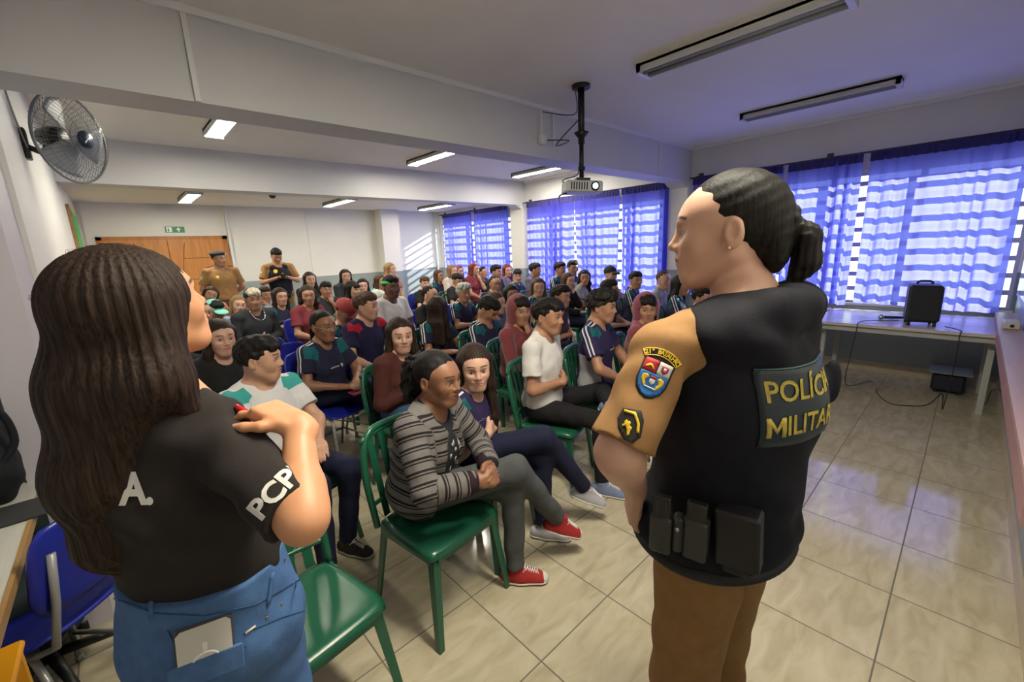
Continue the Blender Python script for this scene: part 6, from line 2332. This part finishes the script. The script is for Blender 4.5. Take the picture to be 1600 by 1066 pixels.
def back_officer(px, py, d, hv, by, label, pitch, beret, vest_, hands):
    Hc = at_d(px, py, d)
    cy = math.degrees(math.atan2(-Hc.y, -Hc.x))
    HM = head_matrix(Hc, cy + hv, pitch, 0, 1.0)
    hip = Vector((Hc.x, Hc.y, .96)); nk = Hc - Vector((0, 0, .145)) - yawM(by) @ Vector((0, .03, 0))
    J = standing_joints(hip, nk, by, HM, .185, stance=.11)
    T = lambda x, y, z: J['TM'] @ Vector((x, y, z))
    tl = J['tl']
    for sd, q in (('R', 1), ('L', -1)):
        if hands == 'back':
            J['el' + sd] = T(q * .265, -.05, tl - .30); J['wr' + sd] = T(q * .12, -.17, tl - .43); J['hand' + sd] = (J['TM'].to_3x3() @ Vector((-q, -.2, -.2)), J['TM'].to_3x3() @ Vector((0, -1, 0)), .5)
        else:
            J['el' + sd] = T(q * .265, .04, tl - .28); J['wr' + sd] = T(q * .085, .235, tl - .22); J['hand' + sd] = (J['TM'].to_3x3() @ Vector((-q * .8, .5, .1)), Vector((0, 0, 1)), .6)
    b = figure(J, dict(base=(hip.x, hip.y, 0), label=label, skin='tan', fem=False, vox=.010, hvox=.0075, top=TOPS['tan'], bottom='tan', hair='short' if not beret else 'fade', hc='black', headwear='beret' if beret else None, shoe='black', fat=1.12, topname='uniform_shirt', slen=.75))
    base = Vector((hip.x, hip.y, 0)); TR = np.array(J['TM'].to_3x3())
    if vest_:
        G = [ell(T(0, .01, tl - .17), (.165, .155, .19), TR, .05), cap(T(0, .01, tl - .2), T(0, .01, .06), .155, .155, .05, flat=(TR[:, 0], .9))]
        for q in (-1, 1): G += [cap(T(q * .095, -.07, tl - .03), T(q * .095, .08, tl - .05), .042, .042, .03)]
        G += [cap(T(0, .02, tl + .1), T(0, .06, tl - .03), .07, .06, .01, None, True)]
        V, F = sdf_mesh(G, .009, fold=.003)
        v = link_mesh(np_mesh('vest', V, F, M_vest), 'vest', b, base)
        D = Decal(bvh_vf(V, F), T(.07, .15, tl - .11), J['TM'].to_3x3() @ Vector((0, 1, 0)), Vector((0, 0, 1)))
        mb = MB(); D.poly([(.03 * cos(2 * pi * i / 12), .032 * sin(2 * pi * i / 12)) for i in range(12)], .004, mb, 0, .02); D.poly([(-.13, .01), (-.07, .01), (-.07, .02), (-.13, .02)], .004, mb, 0, .02)
        mb_child(mb, 'badge', M_ember, v, .001)
    else:
        D = Decal(bvh_of([J['shirt']]), T(.08, .14, tl - .14), J['TM'].to_3x3() @ Vector((0, 1, 0)), Vector((0, 0, 1)))
        mb = MB(); D.poly([(-.015, .028), (.015, .028), (.022, .0), (0, -.03), (-.022, 0)], .004, mb, 0, .02)
        mb_child(mb, 'badge', M_ember, J['shirt'], .001)
        for q in (-1, 1):
            mb = MB(); Mx = J['TM'] @ Matrix.Translation((q * .135, -.01, tl + .022)) @ Matrix.Rotation(radians(q * 14), 4, 'Y'); mb.box((-.05, -.02, 0), (.05, .02, .008), 0, Mx)
            for k in range(3): mb.sphere(Mx @ Vector((-.03 + .03 * k, 0, .010)), .008, 5)
            mb_child(mb, 'shoulder_board', mat('dark_brown_board', (.03, .012, .01), .7), J['shirt'], 0)
    G = [ell(T(0, 0, .02), (.185, .165, .030), TR, .01)]
    V, F = sdf_mesh(G, .008)
    link_mesh(np_mesh('duty_belt', V, F, M_gun), 'duty_belt', b, base)
    h = bvh_of([J['shirt']])
    p_ = J['shR'].lerp(J['elR'], .35); nn = J['TM'].to_3x3() @ Vector((1, .5, 0))
    D = Decal(h, p_, nn, Vector((0, 0, 1)))
    mb = MB(); D.poly([(-.022, .03), (.022, .03), (.022, -.01), (0, -.03), (-.022, -.01)], .004, mb, 0, .02); mb_child(mb, 'sleeve_patch', mat('pale_green_patch', (.3, .5, .35), .7), J['shirt'], .001)
    if hands != 'back':
        c = (J['wrR'] + J['wrL']) / 2 + J['TM'].to_3x3() @ Vector((0, .09, .02))
        mb = MB(); mb.box((-.036, -.07, -.004), (.036, .07, .004), 0, Matrix.Translation(c) @ J['TM'].to_3x3().to_4x4() @ Matrix.Rotation(radians(35), 4, 'X'), bev=.003)
        tag(mb.build('smartphone', mat('black_phone', (.02, .02, .022), .2), loc=c), 'dark phone held by the officer in a vest at the back wall', 'phone')
    return b


back_officer(342, 405, 6.5, 40, -88, 'officer in a black beret and tan uniform standing by the wooden doors', -4, True, False, 'back')
back_officer(432, 400, 7.0, 15, -95, 'bareheaded officer in a dark vest looking down at a phone by the back wall', -30, False, True, 'phone')
# ------------------------------------------------------------------ build them
build_people()
for i_, (b0, by, lb, px, py, Hc, dd, hp, body, ck) in enumerate(PEOPLE):
    place_chair(ck, b0.x, b0.y, by, '%s plastic chair under the %s' % (ck, ' '.join(lb.split()[:10])))
for i_, a in enumerate(PEOPLE):
    for b in PEOPLE[:i_]:
        dxy = (a[0] - b[0]).length
        if dxy < .42: print('CLOSE %.2f' % dxy, a[3:5], b[3:5], 'd', round(a[6], 2), round(b[6], 2), 'z', round(a[5].z, 2), round(b[5].z, 2))
    if a[0].x > 6.0 or a[0].y > 9.1: print('OUT', a[3:5], a[0])
# ------------------------------------------------------------------ tables, equipment, left side
M_top = wood_mat('pale_laminate', (0.50, 0.45, 0.44), (0.60, 0.55, 0.52), .22, axis=1)
M_leg = mat('painted_table_steel', (0.42, 0.43, 0.42), .4)
tx0, tx1 = 5.13, 6.15
for (ya, yb, lb) in ((-.28, 1.06, 'long pale table under the front window, holding the black speaker'), (1.08, 2.42, 'pale table behind the officer with the ponytail, farther from the front wall')):
    t = empty('table', ((tx0 + tx1) / 2, (ya + yb) / 2, 0), 0, lb, 'table', 'pale tables along the window wall')
    cx, cy = (tx0 + tx1) / 2, (ya + yb) / 2
    b = MB(); b.box((tx0, ya, .722), (tx1, yb, .75), 0, bev=.003); b.build('tabletop', M_top, t, loc=(cx, cy, 0))
    b = MB()
    for x in (tx0 + .05, tx1 - .05): b.box((x - .012, ya + .06, .67), (x + .012, yb - .06, .722))
    for y in (ya + .06, yb - .06): b.box((tx0 + .05, y - .012, .67), (tx1 - .05, y + .012, .722))
    b.build('apron', M_leg, t, loc=(cx, cy, 0))
    for x in (tx0 + .22, tx1 - .08):
        for y in (ya + .08, yb - .08):
            b = MB(); b.box((x - .022, y - .022, 0), (x + .022, y + .022, .722), 0, bev=.003); b.build('leg', M_leg, t, loc=(cx, cy, 0))
# speaker
c = Vector((5.40, .27, .75))
sp = empty('loudspeaker', c, radians(8), 'black portable loudspeaker with handle standing on the pale table', 'speaker')
Mbk = mat('black_speaker_shell', (.010, .012, .012), .5, bump=.1, bscale=200)
b = MB(); b.box((-.13, -.115, .035), (.13, .115, .37), 0, bev=.02); b.build('cabinet', Mbk, sp)
b = MB(); b.box((-.136, -.10, .06), (-.128, .10, .345), 0, bev=.004); b.build('grille', mat('speaker_grille', (.02, .022, .022), .8, bump=.6, bscale=300), sp)
for y in (-.085, .085):
    b = MB(); b.disc((.09, y, .02), (0, 1, 0), .02, .02, 14); b.build('wheel', Mbk, sp)
    b = MB(); b.box((-.12, y - .012, 0), (-.09, y + .012, .035)); b.build('foot', Mbk, sp)
b = MB(); b.tube([(.08, -.05, .365), (.08, -.05, .385), (.07, -.03, .395), (.07, .03, .395), (.08, .05, .385), (.08, .05, .365)], .010, 8); b.build('handle', Mbk, sp)
# microphone on the table
p = at_z(1385, 496, .77)
mc = empty('microphone', (p.x, p.y, .75), radians(35), 'small wireless microphone lying on the pale table beside the speaker', 'microphone')
b = MB(); b.tube([(0, .02, .022), (0, -.10, .018), (0, -.17, .014)], [.015, .013, .010], 10); b.build('body', Mbk, mc)
b = MB(); b.sphere((0, .045, .026), .026, 8); b.build('head_grille', mat('mic_mesh', (.45, .45, .45), .35, .9), mc)
# cable from the table to the floor and back
pts = [(5.42, .42, .765), (5.30, .62, .765), (5.15, .68, .76), (5.10, .68, .70), (5.10, .70, .45), (5.08, .70, .15)]
f = lambda x, y: tuple(at_z(x, y, .004)[:2]) + (.004,)
pts += [f(1362, 596), f(1372, 616), f(1390, 630), f(1420, 634), f(1450, 632), f(1472, 615)]
pts += [(5.12, .02, .06), (5.10, .00, .40), (5.10, .0, .72), (5.14, .0, .762), (5.30, .10, .762)]


def smooth(pts, k=6):
    P = [Vector(p_) for p_ in pts]; out = []
    for i in range(len(P) - 1):
        p0, p1, p2, p3 = P[max(i - 1, 0)], P[i], P[i + 1], P[min(i + 2, len(P) - 1)]
        for j in range(k):
            t = j / k
            out.append(.5 * ((2 * p1) + (p2 - p0) * t + (2 * p0 - 5 * p1 + 4 * p2 - p3) * t * t + (3 * p1 - p0 - 3 * p2 + p3) * t ** 3))
    out.append(P[-1]); return out


b = MB(); b.tube(smooth(pts), .004, 6)
tag(b.build('power_cable', Mbk, loc=(5.2, .4, 0)), 'thin black cable looping from the pale table down to the floor', 'cable')
# things on the floor under the table
b = MB(); b.box((5.86, -.10, .02), (6.14, .14, .20), 0, bev=.02); bx_ = b.build('plastic_crate', mat('dark_crate', (.012, .014, .03), .5), loc=(6.0, .0, 0)); tag(bx_, 'dark plastic crate on the floor below the pale table end', 'crate')
for y in (-.08, .08):
    b = MB(); b.box((5.88, y + .02 - .012, 0), (6.12, y + .02 + .012, .02)); b.build('runner', Mbk, bx_, loc=(6.0, 0, 0))
b = MB(); b.box((5.82, -.14, .205), (6.16, .17, .222), 0, bev=.004); b.build('lid', mat('grey_lid', (.2, .22, .25), .4), bx_, loc=(6.0, 0, 0))
# worktop shelf on the front wall with a white box
wk = empty('wall_shelf', (4.0, YF, .80), 0, 'pinkish laminate shelf running along the front wall', 'shelf')
b = MB(); b.box((1.9, YF + .001, .80), (6.0, YF + .13, .825), 0); b.build('board', wood_mat('pink_laminate', (.42, .27, .26), (.50, .34, .32), .35, 0), wk, loc=(4.0, YF, .8)).location = (0, 0, 0)
b = MB(); b.box((1.9, YF + .115, .70), (6.0, YF + .13, .80)); b.build('front_lip', mat('pink_lip', (.36, .20, .20), .5), wk, loc=(4.0, YF, .8)).location = (0, 0, 0)
for x in (2.2, 3.2, 4.2, 5.2): b = MB(); b.box((x, YF + .001, .72), (x + .02, YF + .11, .80)); b.build('bracket', M_leg, wk, loc=(4.0, YF, .8)).location = (0, 0, 0)
b = MB(); b.box((4.98, YF + .02, .826), (5.16, YF + .11, .885), 0, bev=.008); o_ = b.build('router', mat('ivory_plastic', (.6, .56, .50), .4), loc=(5.07, YF + .06, .826)); tag(o_, 'small ivory plastic box lying on the pinkish wall shelf', 'box')
b = MB(); b.disc((4.979, YF + .065, .855), (-1, 0, 0), .012, .003, 12); b.build('port', Mbk, o_, loc=(5.07, YF + .06, .826)).location = (0, 0, 0)
# whiteboard frame on the front wall
b = MB(); b.box((2.2, YF + .002, 1.0), (5.9, YF + .03, 2.15)); wb = b.build('whiteboard', mat('board_frame', (.5, .52, .52), .4, .5), loc=(4, YF, 1.0)); tag(wb, 'large pale board with metal frame on the front wall', 'whiteboard')
b = MB(); b.box((2.24, YF + .030, 1.04), (5.86, YF + .033, 2.11)); b.build('writing_surface', mat('glossy_white_board', (.55, .62, .66), .12), wb, loc=(4, YF, 1.0)).location = (0, 0, 0)
# wall socket
b = MB(); b.box((4.86, YF + .0005, .30), (4.94, YF + .010, .42), 0, bev=.003); so_ = b.build('wall_socket', mat('white_plastic', (.65, .65, .62), .4), loc=(4.9, YF, .30)); tag(so_, 'white wall socket with black plug low on the front wall', 'socket')
b = MB(); b.tube([(4.9, YF + .01, .36), (4.9, YF + .055, .36)], .02, 12); b.tube(smooth([(4.9, YF + .055, .36), (4.95, YF + .10, .33), (5.3, YF + .10, .12), (5.7, YF + .12, .02)]), .004, 6); b.build('plug', Mbk, so_, loc=(4.9, YF, .30)).location = (0, 0, 0)

# ---------------------------------------------------------------- projector
PJ = Vector((3.084, 2.39, H1))
pj = empty('projector', PJ, 0, 'silver white projector hanging on a black ceiling pole', 'projector')
b = MB(); b.disc((0, 0, -.025), (0, 0, 1), .075, .025, 24); b.tube([(0, 0, -.02), (0, 0, -.45)], .028, 14); b.tube([(0, 0, -.45), (0, 0, -.72)], .019, 12)
b.tube([(0, 0, -.36), (0, 0, -.385), (0, 0, -.41)], [.062, .045, .020], 16); b.tube([(0, 0, -.63), (0, 0, -.66)], .030, 12); b.build('pole', mat('black_steel_pole', (.012, .012, .013), .4, .3), pj)
MH = Matrix.Translation((0, 0, -.80)) @ Matrix.Rotation(radians(-38), 4, 'Z') @ Matrix.Rotation(radians(3), 4, 'Y')
b = MB(); b.box((-.06, -.05, .055), (.06, .05, .075), 0, MH); b.box((-.08, -.006, .045), (.08, .006, .06), 0, MH); b.build('mount_plate', mat('black_steel_pole', (.012, .012, .013), .4, .3), pj)
b = MB(); b.box((-.155, -.115, -.050), (.155, .115, .045), 0, MH, bev=.012); hs_ = b.build('housing', mat('projector_shell', (.42, .42, .45), .35), pj)
b = MB(); b.tube([MH @ Vector((.085, -.114, .0)), MH @ Vector((.085, -.130, .0))], .036, 20); b.build('lens_ring', Mbk, hs_)
b = MB(); b.tube([MH @ Vector((.085, -.128, .0)), MH @ Vector((.085, -.133, .0))], .024, 20); b.build('lens', mat('lens_glass', (.5, .7, .75), .05, 0, emit=(.6, .9, 1.0), estr=1.2), hs_)
b = MB()
for k in range(7): b.box((-.12 + .022 * k, -.1165, -.03), (-.108 + .022 * k, -.1150, .03), 0, MH)
b.build('vent', Mbk, hs_)
b = MB(); b.tube(smooth([MH @ Vector((-.05, .10, .0)), MH @ Vector((-.16, .05, .06)), (-.06, 0, -.70), (-.03, 0, -.6)]), .004, 6); b.tube(smooth([MH @ Vector((-.13, -.02, -.05)), MH @ Vector((-.19, -.02, -.07)), MH @ Vector((-.20, -.03, -.09))]), .006, 6); b.build('cable', Mbk, pj)
# socket on the beam and the two cables to the pole
k = at_d(848, 216, 1); ks = (B1 - .03) / k.y; sx, sz = k.x * ks, 1.6 + (k.z - 1.6) * ks
b = MB(); b.box((sx - .035, B1 - .05, sz - .05), (sx + .035, B1, sz + .03), 0, bev=.005); b.box((sx - .01, B1 - .02, sz + .03), (sx + .01, B1, H1 - .035)); o_ = b.build('beam_socket', M_trim, loc=(sx, B1, sz)); tag(o_, 'small white socket and conduit on the first beam beside the projector pole', 'socket')
b = MB(); b.tube(smooth([(sx + .03, B1 - .06, sz - .02), (sx + .18, B1 - .2, sz - .03), (3.0, 2.6, 2.45), (3.08, 2.42, 2.62)]), .005, 6); tag(b.build('projector_cable', Mbk, loc=(sx, B1 - .1, sz)), 'black cable sagging from the beam socket to the projector pole', 'cable')
b = MB(); b.tube(smooth([(sx - .0, B1 - .035, H1 - .06), (sx + .2, B1 - .25, H1 - .10), (3.05, 2.42, H1 - .05)]), .004, 6); tag(b.build('upper_cable', Mbk, loc=(sx, B1 - .1, H1)), 'black cable running under the ceiling to the top of the projector pole', 'cable')

# ---------------------------------------------------------------- wall fan
FC = at_d(112, 217, 2.62)
fa_ = Vector((.80, -.60, -.08)).normalized()
fn = empty('wall_fan', (XL, FC.y, FC.z), 0, 'round black wall fan with wire cage on the left wall', 'fan')
zq = fa_; xq = Vector((0, 0, 1)).cross(zq).normalized(); yq = zq.cross(xq)
MF = Matrix((xq, yq, zq)).transposed().to_4x4(); MF.translation = FC - fn.location
Mfan = mat('grey_fan_wire', (.20, .22, .22), .45, .3)
R_ = .255
b = MB()
for q in (-1, 1):
    for i in range(54):
        a = 2 * pi * i / 54
        b.tube([MF @ Vector((.05 * cos(a), .05 * sin(a), q * .075)), MF @ Vector((.17 * cos(a), .17 * sin(a), q * .065)), MF @ Vector((R_ * cos(a), R_ * sin(a), q * .012))], .0013, 4, cap=False)
    for rr, zz in ((.10, .073), (.17, .065), (.22, .04)):
        b.tube([MF @ Vector((rr * cos(2 * pi * i / 48), rr * sin(2 * pi * i / 48), q * zz)) for i in range(48)], .0014, 4, closed=True)
b.tube([MF @ Vector((R_ * cos(2 * pi * i / 64), R_ * sin(2 * pi * i / 64), 0)) for i in range(64)], .007, 8, closed=True)
cg = b.build('cage', Mfan, fn)
for k_ in range(3):
    vs = []
    a0 = 2 * pi * k_ / 3
    for i in range(9):
        for j in range(7):
            rr = .045 + .185 * i / 8; aa = a0 + (j / 6 - .5) * (1.25 - .2 * i / 8)
            vs.append(MF @ Vector((rr * cos(aa), rr * sin(aa), (j / 6 - .5) * .06)))
    b = MB(); b.add(vs, [(i * 7 + j, (i + 1) * 7 + j, (i + 1) * 7 + j + 1, i * 7 + j + 1) for i in range(8) for j in range(6)], 0, True)
    bl = b.build('blade', mat('grey_fan_blade', (.34, .36, .36), .35), fn); so = bl.modifiers.new('thickness', 'SOLIDIFY'); so.thickness = .003
b = MB(); b.disc(MF @ Vector((0, 0, .07)), zq, .05, .016, 24); hb_ = b.build('hub_cap', mat('blue_black_hub', (.02, .04, .09), .3), fn)
b = MB(); b.box((-.028, -.004, .086), (.028, .004, .088), 0, MF @ Matrix.Rotation(radians(50), 4, 'Z')); b.build('hub_mark', mat('white_plastic', (.65, .65, .62), .4), hb_)
b = MB(); b.tube([MF @ Vector((0, 0, -.06)), MF @ Vector((0, 0, -.10)), MF @ Vector((0, 0, -.17))], [.062, .066, .045], 18); b.build('motor', mat('black_plastic', (.02, .02, .02), .4), fn)
mo = MF @ Vector((0, 0, -.14))
b = MB(); wp = Vector((0.0, .0, -.06)); b.tube([mo, mo + Vector((-.02, 0, -.10)), Vector((.06, wp.y, wp.z - .03)), Vector((.0, wp.y, wp.z))], .016, 10); b.box((0, -.045, -.14), (.025, .045, .03), 0, None, bev=.006); b.build('wall_bracket', mat('black_plastic', (.02, .02, .02), .4), fn)
y0 = FC.y
b = MB(); b.tube(smooth([(XL + .02, y0, FC.z - .10), (XL + .015, y0 - .25, FC.z + .02), (XL + .012, y0 - .55, FC.z + .25), (XL + .012, y0 - .85, FC.z + .12)]), .004, 6); tag(b.build('fan_cable', mat('grey_wire', (.35, .33, .30), .6), loc=(XL, y0, FC.z)), 'thin pale wire clipped to the left wall beside the fan', 'cable')

# ---------------------------------------------------------------- desk on the left
dk = empty('desk', (-.62, 2.0, 0), 0, 'pale topped desk with a brown edge along the left side', 'desk')
b = MB(); b.box((XREC + .003, 1.10, .722), (-.362, 2.585, .75)); b.build('desktop', wood_mat('grey_laminate_top', (.50, .50, .46), (.58, .58, .53), .3, 1), dk, loc=(-.62, 2.0, 0)).location = (0, 0, 0)
b = MB(); b.box((-.362, 1.10, .72), (-.350, 2.585, .752)); b.build('edge_band', mat('brown_edge_band', (.38, .22, .08), .4), dk, loc=(-.62, 2.0, 0)).location = (0, 0, 0)
for y in (1.16, 2.5):
    for x in (-.90, -.46):
        b = MB(); b.box((x - .02, y - .02, 0), (x + .02, y + .02, .722)); b.build('leg', M_leg, dk, loc=(-.62, 2.0, 0)).location = (0, 0, 0)
p = at_z(12, 806, .75)
b = MB(); b.box((p.x - .16, p.y - .10, .7505), (p.x + .10, p.y + .08, .757), 0, Matrix.Identity(4), bev=.002); tag(b.build('mouse_pad', mat('black_rubber', (.02, .02, .022), .8), loc=(p.x, p.y, .75)), 'flat black pad lying on the pale desk at the left edge', 'pad')
# backpack
p = at_z(6, 706, .75)
P = [ell((-.55, 2.42, .92), (.16, .13, .19), None, .04), ell((-.47, 2.36, .86), (.10, .09, .12), None, .04), rbox((-.55, 2.42, .70), (.5, .5, .045), .005, None, .005, True)]
V, F = sdf_mesh(P, .008, fold=.006, fscale=.8)
bp_ = link_mesh(np_mesh('backpack', V, F, cloth_mat('black_nylon', (.012, .013, .016))), 'backpack', None, (-.55, 2.42, .75)); tag(bp_, 'black crumpled backpack standing on the desk at the far left', 'bag')
b = MB(); b.tube(smooth([(-.50, 2.33, 1.05), (-.44, 2.28, 1.14), (-.38, 2.30, 1.10), (-.37, 2.32, .98), (-.42, 2.31, .90)]), .012, 8); b.build('strap', cloth_mat('black_nylon', (.012, .013, .016)), bp_, loc=(-.55, 2.42, .75)).location = (0, 0, 0)
b = MB(); b.box((-.66, B1 - .39, 1.12), (-.42, B1 - .352, 1.26), 0, None, bev=.006); b.box((-.64, B1 - .395, 1.30), (-.42, B1 - .352, 1.36), 0, None, bev=.004)
tag(b.build('socket_box', mat('white_plastic', (.65, .65, .62), .4), loc=(-.54, B1 - .35, 1.1)), 'white electrical box on the wall above the backpack', 'socket')

# chairs by hand ---------------------------------------------------
def extra_chair(kind, x, y, yaw, label):
    c = place_chair(kind, x, y, yaw, label, off=0)
    return c


pb_ = at_z(150, 835, .72); ps_ = at_z(50, 950, .44)
dv = ps_ - pb_; yw = math.degrees(math.atan2(dv.y, dv.x))
extra_chair('blue', pb_.x + .24 * cos(radians(yw)), pb_.y + .24 * sin(radians(yw)), yw, 'blue school chair pulled up to the desk, beside the woman in jeans')
print('blue', pb_, ps_, yw)
g = at_z(505, 940, .43)
extra_chair('green', g.x - .07, g.y + .0, -82, 'empty green plastic chair next to the hip of the woman in jeans')
p = at_z(430, 548, .74); extra_chair('blue', p.x + .03, p.y - .35, -62, 'empty blue school chair behind the boy in the white jersey')
p = at_z(466, 574, .72); extra_chair('blue', p.x + .12, p.y + .02, -62, 'empty blue school chair left of the girl with glasses')
extra_chair('green', 5.55, 8.55, -62, 'empty green plastic chair against the sunlit back wall')
extra_chair('green', 2.35, 8.3, -62, 'empty green plastic chair behind the girl with folded arms')
# office chair behind the desk
of = empty('office_chair', (-.44, 2.28, 0), radians(200), 'dark office chair on castors tucked under the desk', 'chair')
Mof = cloth_mat('dark_green_grey_upholstery', (.02, .03, .03))
P = [rbox((0, 0, .45), (.18, .18, .008), .03, None)]
V, F = sdf_mesh(P, .01); link_mesh(np_mesh('seat', V, F, Mof), 'seat', of)
P = [rbox((0, -.22, .62), (.14, .006, .07), .03, None)]
V, F = sdf_mesh(P, .01); link_mesh(np_mesh('backrest', V, F, Mof), 'backrest', of)
b = MB(); b.tube([(0, 0, .41), (0, 0, .10)], .022, 10); b.box((-.02, -.25, .41), (.02, 0, .425)); b.box((-.02, -.262, .41), (.02, -.25, .60)); b.build('column', Mbk, of)
for k_ in range(5):
    a = 2 * pi * k_ / 5 + .3
    b = MB(); b.tube([(0, 0, .11), (.24 * cos(a), .24 * sin(a), .07)], [.022, .014], 8); sk = b.build('base_spoke', Mbk, of)
    b = MB(); b.disc((.25 * cos(a) - .02 * sin(a), .25 * sin(a) + .02 * cos(a), .028), (sin(a), -cos(a), 0), .028, .04, 14); b.build('castor', Mbk, sk)
# yellow crate corner at the lower left
q_ = at_z(4, 1035, .62)
x_, y_ = q_.x - .10, q_.y - .06
b = MB(); b.box((x_ - .13, y_ - .13, .60), (x_ + .13, y_ + .13, .62), 0, None, bev=.006)
st = b.build('stool', mat('orange_yellow_plastic', (.75, .33, .01), .4), loc=(x_, y_, 0))
tag(st, 'orange yellow stool whose corner shows at the lower left edge', 'stool')
for sx in (-1, 1):
    for sy in (-1, 1):
        b = MB(); b.box((sx * .11 - .012, sy * .11 - .012, 0), (sx * .11 + .012, sy * .11 + .012, .60)); b.build('leg', mat('orange_yellow_plastic', (.75, .33, .01), .4), st)
print('stool', x_, y_)
